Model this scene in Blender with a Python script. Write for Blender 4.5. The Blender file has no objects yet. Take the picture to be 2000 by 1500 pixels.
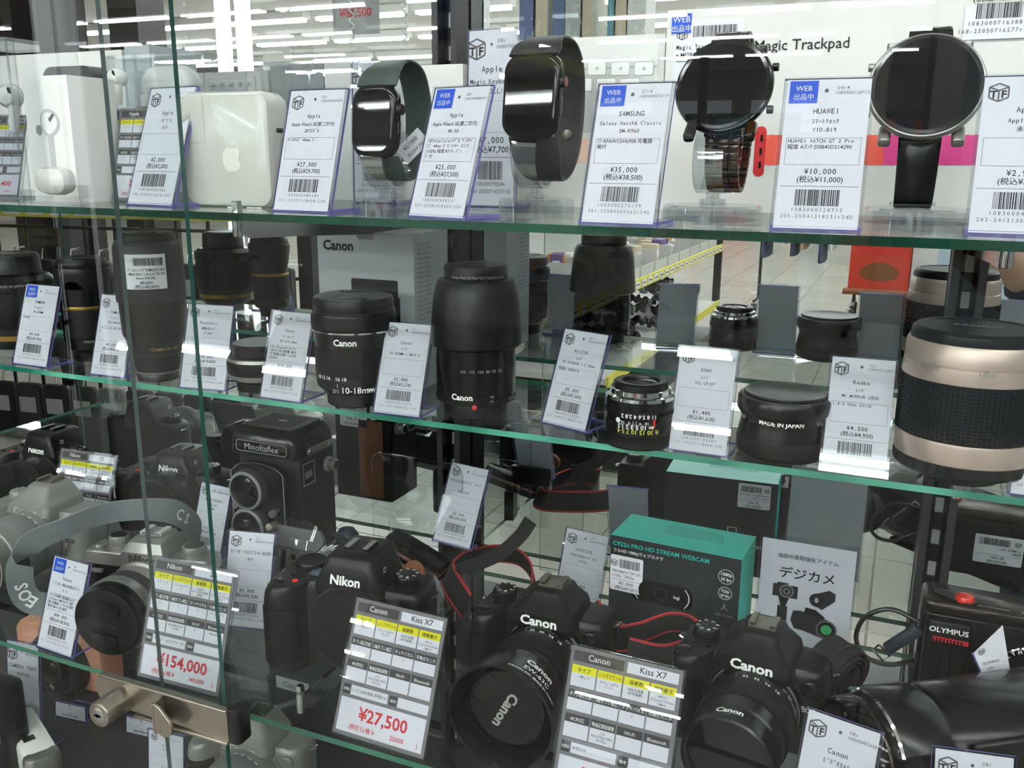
import bpy, math, random
import numpy as np
from mathutils import Matrix, Vector

# ------------------------------------------------------------------ camera
SC = bpy.context.scene
COL = SC.collection
PI = math.pi
F = 1790.0                                   # focal length in pixels of the 2000x1500 frame
AX = np.array([[0.91853925, 0.10039848, -0.38236866],
               [0.39527132, -0.21660365, 0.89266088],
               [0.00679934, -0.97108342, -0.23864359]])   # world x, y, z in camera axes
CZ = 1.30
cam_d = bpy.data.cameras.new('camera')
cam_d.sensor_width = 36.0
cam_d.lens = F / 2000.0 * 36.0
cam_d.clip_start = 0.01
cam_d.clip_end = 100
cam = bpy.data.objects.new('camera', cam_d)
COL.objects.link(cam)
cm = Matrix.Identity(4)
for i in range(3):
    cm[i][0], cm[i][1], cm[i][2] = AX[i][0], -AX[i][1], -AX[i][2]
cm[2][3] = CZ
cam.matrix_world = cm
SC.camera = cam

# ------------------------------------------------------------------ light and exposure
world = bpy.data.worlds.new('world')
SC.world = world
world.use_nodes = True
bg = world.node_tree.nodes['Background']
bg.inputs[0].default_value = (0.93, 0.97, 1.0, 1)
bg.inputs[1].default_value = 0.25
SC.view_settings.view_transform = 'Standard'
SC.view_settings.look = 'None'
SC.view_settings.exposure = 0.02
SC.view_settings.gamma = 1.0
SC.view_settings.use_curve_mapping = False
SC.cycles.use_denoising = True
SC.cycles.max_bounces = 12
SC.cycles.transparent_max_bounces = 48
SC.cycles.glossy_bounces = 5
SC.cycles.diffuse_bounces = 3
SC.cycles.caustics_reflective = True
SC.cycles.caustics_refractive = False
TUBE_POWER = 56.0


def ray(px, py):
    return AX @ np.array([px - 1000.0, py - 750.0, F])


def at(px, py, z):                    # the point of a horizontal plane at height z
    d = ray(px, py); p = d * ((z - CZ) / d[2])
    return Vector((p[0], p[1], z))


def aty(px, py, y):                   # the point of a plane parallel to the shelf fronts
    d = ray(px, py); p = d * (y / d[1])
    return Vector((p[0], y, p[2] + CZ))


def atx(px, py, x):
    d = ray(px, py); p = d * (x / d[0])
    return Vector((x, p[1], p[2] + CZ))


def hz(px, py, x, y):                 # height at which a ray passes the upright axis through (x, y)
    d = ray(px, py); t = (x * x + y * y) / (x * d[0] + y * d[1])
    return d[2] * t + CZ


def depth(p):
    return float(AX[0][2] * p[0] + AX[1][2] * p[1] + AX[2][2] * (p[2] - CZ))


def mpp(p):                           # metres per pixel at a point
    return depth(p) / F


ZT, ZM, ZL, ZB = 1.2638, 1.0834, 0.856, 0.62      # top surfaces of the three glass shelves and the deck
YMIR = 0.883

# ------------------------------------------------------------------ materials
MATS = {}


def lin(h):
    h = h.lstrip('#')
    c = [int(h[i:i + 2], 16) / 255 for i in (0, 2, 4)]
    return tuple(x / 12.92 if x <= .04045 else ((x + .055) / 1.055) ** 2.4 for x in c)


def nn(t, typ, x=0, y=0):
    n = t.nodes.new(typ); n.location = (x, y); return n


def pm(key, col, rough=.5, metal=0.0, spec=.5, var=.06, vs=60.0, bump=0.0, bs=900.0, coat=0.0, emit=0.0):
    """principled material with a little procedural colour variation and grain"""
    m = bpy.data.materials.new(key); m.use_nodes = True
    t = m.node_tree; b = t.nodes['Principled BSDF']
    c = lin(col) if isinstance(col, str) else col
    b.inputs['Roughness'].default_value = rough
    b.inputs['Metallic'].default_value = metal
    b.inputs['Specular IOR Level'].default_value = spec
    b.inputs['Coat Weight'].default_value = coat
    b.inputs['Coat Roughness'].default_value = .08
    tc = nn(t, 'ShaderNodeTexCoord', -900)
    n = nn(t, 'ShaderNodeTexNoise', -700); n.inputs['Scale'].default_value = vs
    n.inputs['Detail'].default_value = 3
    t.links.new(tc.outputs['Object'], n.inputs['Vector'])
    mx = nn(t, 'ShaderNodeMix', -400); mx.data_type = 'RGBA'
    mx.inputs[6].default_value = tuple(x * (1 - var) for x in c) + (1,)
    mx.inputs[7].default_value = tuple(min(1, x * (1 + var)) for x in c) + (1,)
    t.links.new(n.outputs['Fac'], mx.inputs[0])
    t.links.new(mx.outputs[2], b.inputs['Base Color'])
    if bump:
        n2 = nn(t, 'ShaderNodeTexNoise', -700, -300); n2.inputs['Scale'].default_value = bs
        n2.inputs['Detail'].default_value = 2
        t.links.new(tc.outputs['Object'], n2.inputs['Vector'])
        bp = nn(t, 'ShaderNodeBump', -300, -300); bp.inputs['Strength'].default_value = bump
        bp.inputs['Distance'].default_value = .001
        t.links.new(n2.outputs['Fac'], bp.inputs['Height'])
        t.links.new(bp.outputs['Normal'], b.inputs['Normal'])
    if emit:
        b.inputs['Emission Color'].default_value = tuple(c) + (1,)
        b.inputs['Emission Strength'].default_value = emit
    MATS[key] = m
    return m


def clear(key, tint, f0=.04, f1=.9, rough=0.0):
    """clear sheet: see-through with a reflection that grows towards grazing view"""
    m = bpy.data.materials.new(key); m.use_nodes = True
    t = m.node_tree; t.nodes.remove(t.nodes['Principled BSDF'])
    out = t.nodes['Material Output']
    tr = nn(t, 'ShaderNodeBsdfTransparent', -300, 100); tr.inputs[0].default_value = lin(tint) + (1,)
    gl = nn(t, 'ShaderNodeBsdfGlossy', -300, -100); gl.inputs['Roughness'].default_value = rough
    gl.inputs[0].default_value = (1, 1, 1, 1)
    lw = nn(t, 'ShaderNodeLayerWeight', -900); lw.inputs[0].default_value = .5
    pw = nn(t, 'ShaderNodeMath', -700); pw.operation = 'POWER'; pw.inputs[1].default_value = 5
    ml = nn(t, 'ShaderNodeMath', -500); ml.operation = 'MULTIPLY_ADD'
    ml.inputs[1].default_value = f1 - f0; ml.inputs[2].default_value = f0
    mx = nn(t, 'ShaderNodeMixShader', -100)
    t.links.new(lw.outputs['Facing'], pw.inputs[0]); t.links.new(pw.outputs[0], ml.inputs[0])
    t.links.new(ml.outputs[0], mx.inputs[0])
    t.links.new(tr.outputs[0], mx.inputs[1]); t.links.new(gl.outputs[0], mx.inputs[2])
    t.links.new(mx.outputs[0], out.inputs[0])
    MATS[key] = m
    return m


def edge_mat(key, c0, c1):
    """ground green edge of a glass sheet, streaked along its length to paint in refracted light"""
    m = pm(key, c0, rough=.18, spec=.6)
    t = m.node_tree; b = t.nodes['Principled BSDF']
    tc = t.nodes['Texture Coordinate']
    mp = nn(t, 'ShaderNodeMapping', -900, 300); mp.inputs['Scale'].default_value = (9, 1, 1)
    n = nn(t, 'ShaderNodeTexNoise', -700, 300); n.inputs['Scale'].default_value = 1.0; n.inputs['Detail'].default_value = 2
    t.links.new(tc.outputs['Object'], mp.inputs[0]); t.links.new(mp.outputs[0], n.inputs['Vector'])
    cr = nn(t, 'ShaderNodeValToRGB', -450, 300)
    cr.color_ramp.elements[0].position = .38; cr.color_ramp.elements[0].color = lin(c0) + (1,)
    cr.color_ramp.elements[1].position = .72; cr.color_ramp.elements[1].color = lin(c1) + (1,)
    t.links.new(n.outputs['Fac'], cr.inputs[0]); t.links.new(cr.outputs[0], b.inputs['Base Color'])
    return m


def emitter(key, col, s):
    m = bpy.data.materials.new(key); m.use_nodes = True
    t = m.node_tree; t.nodes.remove(t.nodes['Principled BSDF'])
    e = nn(t, 'ShaderNodeEmission'); e.inputs[0].default_value = lin(col) + (1,); e.inputs[1].default_value = s
    t.links.new(e.outputs[0], t.nodes['Material Output'].inputs[0]); MATS[key] = m


pm('black', '0e0e0e', .24, spec=.45)
pm('blackm', '111111', .34, spec=.40)
pm('blackg', '0a0a0b', .10, spec=.45)
pm('rubber', '101010', .5, spec=.28)
pm('leather', '0f0f0e', .5, spec=.25)
pm('screen', '040405', .02, spec=.32)
pm('darkgrey', '343334', .45, spec=.35)
pm('grey', '7d7d7c', .5)
pm('plate_grey', '5a585d', .45)
pm('lgrey', 'b4b4b2', .5)
pm('silver', '9c9b96', .34, metal=.8)
pm('silverp', '8f8e89', .38, metal=.35)
pm('champagne', 'd3beb1', .36, metal=.6)
pm('chrome', 'dcdcda', .08, metal=1.0)
pm('nickel', '9c968a', .32, metal=.95)
pm('gold', 'b08c4a', .3, metal=.9)
pm('rose', 'c08f7e', .25, metal=.8)
pm('gunmetal', '4b443f', .22, metal=.85)
pm('white', 'efefec', .3, var=.02)
pm('whitep', 'e9e8e2', .22, var=.02, coat=.3)
pm('cream', 'c6c5be', .25, var=.02, coat=.3)
pm('paper', 'eceaf0', .6, var=.01, spec=.2)
pm('boxwhite', 'e4e2dd', .45, var=.02, spec=.3)
pm('boxgrey', 'b0b4b6', .42, var=.03)
pm('ink', '222022', .6, spec=.2)
pm('inkgrey', '6a6668', .6, spec=.2)
pm('faint', 'b0afad', .6, spec=.2)
pm('logo', 'f4f3ee', .45)
pm('logod', '9b9a97', .5)
pm('goldink', '9a8350', .5)
pm('yellowink', 'cfc54a', .5)
pm('red', 'c3252a', .45)
pm('redprint', 'd8343c', .6, spec=.2)
pm('crownred', '7a3a34', .4)
pm('redbtn', 'e2341f', .25, coat=.5)
pm('coral', 'ee5b4a', .55)
pm('pink', 'e0458f', .55)
pm('peach', 'f6cfb8', .55)
pm('instax', 'e9a288', .35)
pm('blue', '2f5bd0', .55, spec=.2)
pm('violet', '6f69ad', .25)
pm('yellow', 'f0e81e', .6, spec=.2)
pm('cardgrey', '807b7d', .55)
pm('carddark', '413c3e', .55)
pm('teal', '1fc0ae', .45)
pm('boxdark', '24292b', .42)
pm('watchgreen', '33403a', .5)
pm('watchblack', '232324', .5)
pm('brown', '7d4a24', .5)
pm('strapgrey', '7c8486', .75, bump=.6, bs=1800)
pm('strapblack', '1b1a1a', .8, bump=.6, bs=1800)
pm('strapred', 'a8282c', .7)
pm('navy', '1f2430', .6)
pm('green', '3fae6a', .4)
pm('aluminium', 'c9cac6', .35, metal=.5)
pm('lens_glass', '0a0810', .02, spec=.5)
pm('lcd', '53616d', .15)
pm('mesh_black', '121213', .5)
clear('glass', 'f6faf8', .04, .75)
clear('door_glass', 'f8faf9', .014, .45)
clear('acrylic', 'f6f7f8', .03, .7)
clear('acrylic_edge', 'eef1f2', .22, .9, .05)
clear('film', 'fafbfb', .03, .85, .03)
edge_mat('edge_top', '04271c', '0b4a36')  # same glass on every shelf; this edge painted darker for its dimmer light
edge_mat('edge_mid', '1c6a58', '6fc4a8')  # same glass, painted brighter for the light this edge catches
edge_mat('edge_low', '2c5c4c', '3f7d66')  # same glass again, its light painted into the edge tone
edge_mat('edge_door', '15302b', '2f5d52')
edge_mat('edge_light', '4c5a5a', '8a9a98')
pm('cream2', 'dddbd0', .3, var=.02)
mm = bpy.data.materials.new('mirror'); mm.use_nodes = True
tt = mm.node_tree; tt.nodes.remove(tt.nodes['Principled BSDF'])
g_ = nn(tt, 'ShaderNodeBsdfGlossy'); g_.inputs['Roughness'].default_value = 0; g_.inputs[0].default_value = (.84, .86, .86, 1)
tt.links.new(g_.outputs[0], tt.nodes['Material Output'].inputs[0]); MATS['mirror'] = mm

# ------------------------------------------------------------------ geometry helpers
ID4 = Matrix.Identity(4)
FRONT = Matrix(((1, 0, 0, 0), (0, 0, -1, 0), (0, 1, 0, 0), (0, 0, 0, 1)))      # u, v, out of the page -> x, z, -y
BACK = Matrix(((-1, 0, 0, 0), (0, 0, 1, 0), (0, 1, 0, 0), (0, 0, 0, 1)))
RIGHT = Matrix(((0, 0, 1, 0), (1, 0, 0, 0), (0, 1, 0, 0), (0, 0, 0, 1)))       # faces +x


def T(x=0, y=0, z=0): return Matrix.Translation((x, y, z))
def RX(a): return Matrix.Rotation(a, 4, 'X')
def RY(a): return Matrix.Rotation(a, 4, 'Y')
def RZ(a): return Matrix.Rotation(a, 4, 'Z')


_glyph = {}
_fc = bpy.data.curves.new('lettering', 'FONT')
_fo = bpy.data.objects.new('lettering', _fc)
COL.objects.link(_fo)


def glyph(s, bold=0.0):
    k = (s, bold)
    if k not in _glyph:
        _fc.body = s; _fc.size = 1.0; _fc.offset = bold; _fc.resolution_u = 2
        bpy.context.view_layer.update()
        me = bpy.data.meshes.new_from_object(_fo.evaluated_get(bpy.context.evaluated_depsgraph_get()))
        vs = np.zeros(len(me.vertices) * 3); me.vertices.foreach_get('co', vs)
        fs = [tuple(p.vertices) for p in me.polygons]
        bpy.data.meshes.remove(me)
        _glyph[k] = (vs.reshape(-1, 3), fs)
    return _glyph[k]


def rr(w, h, r, n=4):
    """rounded rectangle, counter-clockwise"""
    r = min(r, w / 2 - 1e-6, h / 2 - 1e-6); o = []
    for cx, cy, a0 in ((w / 2 - r, h / 2 - r, 0), (-w / 2 + r, h / 2 - r, PI / 2), (-w / 2 + r, -h / 2 + r, PI), (w / 2 - r, -h / 2 + r, 1.5 * PI)):
        for i in range(n + 1):
            a = a0 + PI / 2 * i / n
            o.append((cx + r * math.cos(a), cy + r * math.sin(a)))
    return o


def chaikin(p, it=2):
    for _ in range(it):
        q = []
        for i in range(len(p)):
            a, b = p[i], p[(i + 1) % len(p)]
            q += [(a[0] * .75 + b[0] * .25, a[1] * .75 + b[1] * .25), (a[0] * .25 + b[0] * .75, a[1] * .25 + b[1] * .75)]
        p = q
    return p


def spline(pts, n=8):
    """Catmull-Rom through points"""
    P = [Vector(p) for p in pts]; o = []
    for i in range(len(P) - 1):
        a, b, c, d = P[max(i - 1, 0)], P[i], P[i + 1], P[min(i + 2, len(P) - 1)]
        for k in range(n):
            t = k / n
            o.append(.5 * ((2 * b) + (c - a) * t + (2 * a - 5 * b + 4 * c - d) * t * t + (3 * b - a - 3 * c + d) * t ** 3))
    o.append(P[-1]); return o


class MB:
    def __init__(s): s.v = []; s.f = []; s.k = []; s.M = ID4

    def add(s, vs, fs, k):
        off = len(s.v); M = s.M
        s.v += [tuple(M @ Vector(v)) for v in vs]
        s.f += [tuple(i + off for i in f) for f in fs]
        s.k += [k] * len(fs) if isinstance(k, str) else k
        return s

    def box(s, c, d, k, kside=None):
        x, y, z = c; a, b, e = d[0] / 2, d[1] / 2, d[2] / 2
        vs = [(x + i * a, y + j * b, z + l * e) for l in (-1, 1) for j in (-1, 1) for i in (-1, 1)]
        fs = [(0, 2, 3, 1), (4, 5, 7, 6), (0, 1, 5, 4), (2, 6, 7, 3), (0, 4, 6, 2), (1, 3, 7, 5)]
        return s.add(vs, fs, k if kside is None else [k, k] + [kside] * 4)

    def loft(s, loops, k, c0=True, c1=True, closed=True):
        n = len(loops[0]); vs = [p for l in loops for p in l]; fs = []
        for i in range(len(loops) - 1):
            for j in range(n if closed else n - 1):
                a = i * n + j; b = i * n + (j + 1) % n
                fs.append((a, b, b + n, a + n))
        kk = [k] * len(fs) if isinstance(k, str) else [k[i] for i in range(len(loops) - 1) for j in range(n if closed else n - 1)]
        k0 = k if isinstance(k, str) else k[0]; k1 = k if isinstance(k, str) else k[-1]
        if c0: fs.append(tuple(range(n - 1, -1, -1))); kk.append(k0)
        if c1: fs.append(tuple((len(loops) - 1) * n + j for j in range(n))); kk.append(k1)
        return s.add(vs, fs, kk)

    def rbox(s, c, d, r, f, k, n=4):
        """block with rounded plan corners r and filleted top and bottom edges f; c is the centre of its underside"""
        x, y, z = c; w, dp, h = d; L = []
        for dz, i in ((0, f), (f * .3, f * .3), (f, 0), (h - f, 0), (h - f * .3, f * .3), (h, f)):
            L.append([(x + px, y + py, z + dz) for px, py in rr(w - 2 * i, dp - 2 * i, max(r - i, .0003), n)])
        return s.loft(L, k)

    def plan(s, poly, levels, k):
        """outline lofted through (z, inset-scale x, y offset) levels"""
        L = []
        cx = sum(p[0] for p in poly) / len(poly); cy = sum(p[1] for p in poly) / len(poly)
        for z, sc, dy in levels:
            L.append([(cx + (p[0] - cx) * sc, cy + (p[1] - cy) * sc + dy, z) for p in poly])
        return s.loft(L, k)

    def prism(s, poly, z0, z1, k):
        return s.loft([[(p[0], p[1], z0) for p in poly], [(p[0], p[1], z1) for p in poly]], k)

    def lathe(s, prof, k='black', seg=48, caps=True, a0=0.0):
        """profile of (r, z[, material[, rib depth]]) about z"""
        L = []; ks = []
        for i, p in enumerate(prof):
            r, z = p[0], p[1]; rib = p[3] if len(p) > 3 else 0
            L.append([((r - (rib if j % 2 else 0)) * math.cos(a0 + 2 * PI * j / seg), (r - (rib if j % 2 else 0)) * math.sin(a0 + 2 * PI * j / seg), z) for j in range(seg)])
            if i: ks.append(p[2] if len(p) > 2 and p[2] else k)
        return s.loft(L, ks, caps and prof[0][0] > 1e-5, caps and prof[-1][0] > 1e-5)

    def tube(s, pts, r, k, seg=8, caps=True):
        P = [Vector(p) for p in pts]; L = []; up = None
        for i, p in enumerate(P):
            t = (P[min(i + 1, len(P) - 1)] - P[max(i - 1, 0)]).normalized()
            if up is None: up = Vector((0, 0, 1)) if abs(t.z) < .9 else Vector((1, 0, 0))
            b = t.cross(up)
            if b.length < 1e-6: b = t.orthogonal()
            b.normalize(); up = b.cross(t).normalized()
            rad = r[i] if isinstance(r, (list, tuple)) else r
            L.append([tuple(p + b * rad * math.cos(2 * PI * j / seg) + up * rad * math.sin(2 * PI * j / seg)) for j in range(seg)])
        return s.loft(L, k, caps, caps)

    def ribbon(s, pts, sides, w, th, k, kedge=None):
        """flat strap through pts; sides give the direction of its width at each point"""
        P = [Vector(p) for p in pts]; L = []
        for i, p in enumerate(P):
            t = (P[min(i + 1, len(P) - 1)] - P[max(i - 1, 0)]).normalized()
            sd = Vector(sides[i] if isinstance(sides, list) else sides)
            sd = (sd - t * sd.dot(t)).normalized(); nr = t.cross(sd).normalized()
            q = [p + sd * a * w / 2 + nr * b * th / 2 for a, b in ((-1, -1), (1, -1), (1, 1), (-1, 1))]
            if kedge:
                q = [p + sd * a * w / 2 + nr * b * th / 2 for a, b in ((-1, -1), (-.82, -1), (.82, -1), (1, -1), (1, 1), (.82, 1), (-.82, 1), (-1, 1))]
            L.append([tuple(x) for x in q])
        n = len(L[0]); s.loft(L, k)
        if kedge:
            m = len(s.k) - (len(L) - 1) * n - 2
            for i in range(len(L) - 1):
                for j in (0, 2, 3, 4, 6, 7): s.k[m + i * n + j] = kedge
        return s

    def text(s, txt, size, x, y, k='ink', al='l', bold=0.0, sx=1.0, mono=0.0, wrap=None, z=0.0):
        """lettering on the plane z = 0 of the current frame; wrap=(radius, flip) bends it round a barrel about the frame's z axis"""
        vs = []; fs = []
        if mono:
            n = len(txt); adv = mono * size; x0 = {'l': 0, 'c': -n * adv / 2, 'r': -n * adv}[al]
            for i, ch in enumerate(txt):
                if ch == ' ': continue
                V, Fc = glyph(ch, bold)
                if not len(V): continue
                mid = (V[:, 0].min() + V[:, 0].max()) / 2; wd = V[:, 0].max() - V[:, 0].min()
                q = min(1.0, .92 * mono / max(wd, 1e-6)); o = len(vs)
                for v in V: vs.append((x0 + (i + .5) * adv + (v[0] - mid) * q * size, v[1] * size))
                fs += [tuple(a + o for a in f) for f in Fc]
        else:
            V, Fc = glyph(txt, bold)
            if not len(V): return s
            w = V[:, 0].max() * size * sx; x0 = {'l': 0, 'c': -w / 2, 'r': -w}[al]
            vs = [(x0 + v[0] * size * sx, v[1] * size) for v in V]; fs = list(Fc)
        if wrap:
            R_, flip = wrap; o = []
            for u, v in vs:
                if flip: u, v = -u, -v
                a = x + u / R_
                o.append((R_ * math.sin(a), -R_ * math.cos(a), y + v))
            return s.add(o, fs, k)
        return s.add([(x + u, y + v, z) for u, v in vs], fs, k)

    def rect(s, x0, y0, x1, y1, k, z=0.0):
        return s.add([(x0, y0, z), (x1, y0, z), (x1, y1, z), (x0, y1, z)], [(0, 1, 2, 3)], k)

    def frame2(s, x0, y0, x1, y1, t, k, z=0.0):
        s.rect(x0, y0, x1, y0 + t, k, z); s.rect(x0, y1 - t, x1, y1, k, z)
        s.rect(x0, y0, x0 + t, y1, k, z); s.rect(x1 - t, y0, x1, y1, k, z); return s

    def barcode(s, x0, y0, x1, y1, seed, k='ink', z=0.0):
        r = random.Random(seed); n = 58; u = (x1 - x0) / 105; x = x0
        while x < x1 - u * 3:
            b = r.choice((1, 1, 2, 3)) * u; s.rect(x, y0, min(x + b, x1), y1, k, z); x += b + r.choice((1, 1, 2, 2)) * u
        return s

    def build(s, name, parent=None, smooth=35, loc=None, bevel=0):
        me = bpy.data.meshes.new(name)
        me.from_pydata(s.v, [], s.f)
        ks = []
        for k in s.k:
            if k not in ks: ks.append(k)
        for k in ks: me.materials.append(MATS[k])
        ix = {k: i for i, k in enumerate(ks)}
        me.polygons.foreach_set('material_index', [ix[k] for k in s.k])
        if smooth:
            me.polygons.foreach_set('use_smooth', [True] * len(me.polygons))
            me.set_sharp_from_angle(angle=math.radians(smooth))
        me.update()
        o = bpy.data.objects.new(name, me); COL.objects.link(o)
        if parent: o.parent = parent
        if loc is not None: o.location = loc
        if bevel:
            b = o.modifiers.new('edge', 'BEVEL'); b.width = bevel; b.segments = 2; b.limit_method = 'ANGLE'
        return o


def tag(o, label, cat, group=None, kind=None):
    o['label'] = label; o['category'] = cat
    if group: o['group'] = group
    if kind: o['kind'] = kind
    return o


def thing(name, label, cat, loc=(0, 0, 0), rz=0.0, group=None, sc=1.0, rx=0.0, ry=0.0):
    o = bpy.data.objects.new(name, None); COL.objects.link(o); o.empty_display_size = .02
    o.location = loc; o.rotation_euler = (rx, ry, rz); o.scale = (sc, sc, sc)
    return tag(o, label, cat, group)


def copy_thing(root, loc, rz, label=None):
    r = root.copy(); COL.objects.link(r); r.location = loc; r.rotation_euler = (0, 0, rz)
    if label: r['label'] = label
    for ch in list(root.children):
        c = ch.copy(); COL.objects.link(c); c.parent = r
        for g in list(ch.children):
            d = g.copy(); COL.objects.link(d); d.parent = c
    return r


def struct(o):
    o['kind'] = 'structure'; return o

# ------------------------------------------------------------------ the shop: floor, ceiling, far walls
def vy(y): return 2 * YMIR - y        # the mirror at the back of the case shows the aisle: depth in the mirror -> depth in the shop


fm = pm('floor_tile', '9d9788', .25, spec=.35, var=.03, vs=8)
t = fm.node_tree; b = t.nodes['Principled BSDF']
br = nn(t, 'ShaderNodeTexBrick', -500, 400); br.offset = 0
br.inputs['Scale'].default_value = 1.0; br.inputs['Mortar Size'].default_value = .004
br.inputs['Brick Width'].default_value = .45; br.inputs['Row Height'].default_value = .45
br.inputs['Color1'].default_value = lin('a39f95') + (1,); br.inputs['Color2'].default_value = lin('9c978d') + (1,)
br.inputs['Mortar'].default_value = lin('6b665b') + (1,)
t.links.new(t.nodes['Texture Coordinate'].outputs['Object'], br.inputs['Vector'])
t.links.new(br.outputs['Color'], b.inputs['Base Color'])
pm('ceiling_tile', 'dedcd6', .8, var=.03, vs=4)
pm('wall_paint', 'a8a59c', .7, var=.03, vs=3)
pm('wall_dark', '3a3433', .6)
emitter('tube_light', 'f9fbff', TUBE_POWER)
emitter('pillar_light', 'f6fbff', 5.0)
emitter('blind_light', 'c8dae6', .7)  # daylight on the slats put in as emission; the shutter is no lamp
emitter('window_light', 'eaf4ff', 2.2)

struct(MB().box((-4, -7, -.05), (28, 24, .1), 'floor_tile').build('floor', smooth=0))
struct(MB().box((-4, -7, 3.15), (28, 24, .1), 'ceiling_tile').build('ceiling', smooth=0))
struct(MB().box((-4, -19.05, 1.5), (28, .1, 3.2), 'wall_paint').build('wall_far', smooth=0))
struct(MB().box((-17.05, -7, 1.5), (.1, 24, 3.2), 'wall_paint').build('wall_left', smooth=0))

# ceiling light fittings, rows across the shop
def ceiling_light(x, y, lab):
    r = thing('ceiling_light', lab, 'ceiling light', (x, y, 3.0), group='fluorescent ceiling lights over the shop floor')
    MB().box((0, 0, .05), (1.28, .16, .09), 'white').build('housing', r, 0)
    for s_ in (-.045, .045):
        MB().tube([(-.6, s_, -.02), (.6, s_, -.02)], .016, 'tube_light', 8).build('lamp_tube', r)
    return r


first = None
for iy, yv in enumerate((2.5, 4.3, 6.1, 8.0, 10.3, 12.3, 14.6, 17.0)):
    for ix in range(5 if iy < 2 else 9 if iy < 4 else 12):
        x = 3.6 - ix * 1.42 + (.5 if iy % 2 else 0) - (iy - 3) * .15
        if first is None: first = ceiling_light(x, vy(yv), 'double tube fluorescent light on the shop ceiling, one of the reflected rows')
        else: copy_thing(first, (x, vy(yv), 3.0), 0)

# ------------------------------------------------------------------ showcase: mirror, posts, shelves, brackets, doors
r = thing('showcase_plinth', 'dark grey deck at the bottom of the glass showcase', 'cabinet', (0, 0, 0))
MB().box((-.1, .685, ZB - .03), (2.6, .38, .06), 'darkgrey').build('deck', r, 0)
MB().box((-.1, .685, (ZB - .06) / 2), (2.56, .34, ZB - .06), 'carddark').build('plinth', r, 0)
o = MB().box((-.2, YMIR + .004, 1.35), (3.4, .008, 2.2), 'mirror').build('mirror_panel', smooth=0)
o.name = 'mirror_panel'; tag(o, 'large mirror across the back of the showcase reflecting the shop aisle', 'mirror')


def post(x, lab):
    r = thing('shelf_post', lab, 'shelf post', (x, .866, 0), group='slotted posts of the showcase')
    m = MB()
    m.box((-.010, 0, 1.35), (.006, .028, 1.5), 'blackm'); m.box((.010, 0, 1.35), (.006, .028, 1.5), 'blackm')
    m.box((0, .008, 1.35), (.016, .010, 1.5), 'black'); m.box((-.0055, .0016, 1.35), (.004, .003, 1.5), 'black'); m.box((.0055, .0016, 1.35), (.004, .003, 1.5), 'black'); m.box((-.0105, -.0142, 1.35), (.0065, .0008, 1.5), 'darkgrey'); m.box((.0105, -.0142, 1.35), (.0065, .0008, 1.5), 'darkgrey')
    m.build('channel', r, 0)
    m = MB(); n = 50; z0 = .62; pt = .031                     # ladder of slots: light strip crossed by dark rungs
    m.loft([[(-.0034, .0024, z0), (.0034, .0024, z0)], [(-.0034, .0024, z0 + n * pt), (.0034, .0024, z0 + n * pt)]], 'lgrey', False, False, False)
    vs = []; fs = []
    for i in range(n): m.box((0, .0016, z0 + .023 + i * pt), (.014, .0030, .0165), 'black')
    m.build('slot_strip', r, 0)
    return r


post(-.44, 'black slotted shelf post left of the middle of the mirror')
post(.049, 'black slotted shelf post behind the silver mirror lens')


def bracket(x, z, yf, lab):
    r = thing('shelf_bracket', lab, 'shelf bracket', (x, 0, z), group='chrome arms under the glass shelves')
    side = [(.853, -.001), (.853, -.034), (.80, -.030), (yf + .06, -.018), (yf + .012, -.016), (yf, -.010), (yf - .001, .011), (yf + .004, .011), (yf + .006, -.001)]
    MB().loft([[(-.0022, a, b_) for a, b_ in side], [(.0022, a, b_) for a, b_ in side]], 'chrome').build('arm', r, 0)
    MB().lathe([(.0036, -.014), (.0036, .002), (.0028, .005)], 'chrome', 16).build('hook', r, loc=(0, yf + .001, 0))
    return r


E_ = .005
for x, nm in ((-.44, 'left of the middle'), (.049, 'behind the silver mirror lens')):
    bracket(x, ZT - E_, .528 if x < 0 else .56, 'chrome arm under the top glass shelf at the post ' + nm)
    bracket(x, ZM - E_, .70, 'chrome arm under the middle glass shelf at the post ' + nm)
    bracket(x, ZL - E_, .57, 'chrome arm under the lowest glass shelf at the post ' + nm)


def shelf(z, yf, yb, edge, lab):
    o = MB().box((0, (yf + yb) / 2, 0), (2.5, yb - yf, E_), 'glass', edge).build('glass_shelf', smooth=0, loc=(-.1, 0, z - E_ / 2))
    return tag(o, lab, 'glass shelf', 'green edged glass shelves')


shelf(ZT, .495, .84, 'edge_top', 'green edged glass shelf carrying the watches, top of three')
shelf(ZM, .66, .833, 'edge_mid', 'green edged glass shelf carrying the loose lenses, middle of three')
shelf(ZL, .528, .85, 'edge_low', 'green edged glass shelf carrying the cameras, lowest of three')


def door(x0, x1, y, lab, ed='edge_door'):
    o = MB().box(((x0 + x1) / 2, y, 1.30), (x1 - x0, .004, 1.30), 'door_glass')
    o.k = [ed, ed, 'door_glass', 'door_glass', ed, ed]
    return tag(o.build('glass_door', smooth=0), lab, 'glass door', 'sliding glass doors of the showcase')


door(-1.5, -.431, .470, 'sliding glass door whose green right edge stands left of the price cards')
door(-.50, 1.05, .479, 'wide sliding glass door covering the middle and right of the showcase', 'edge_light')

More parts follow.
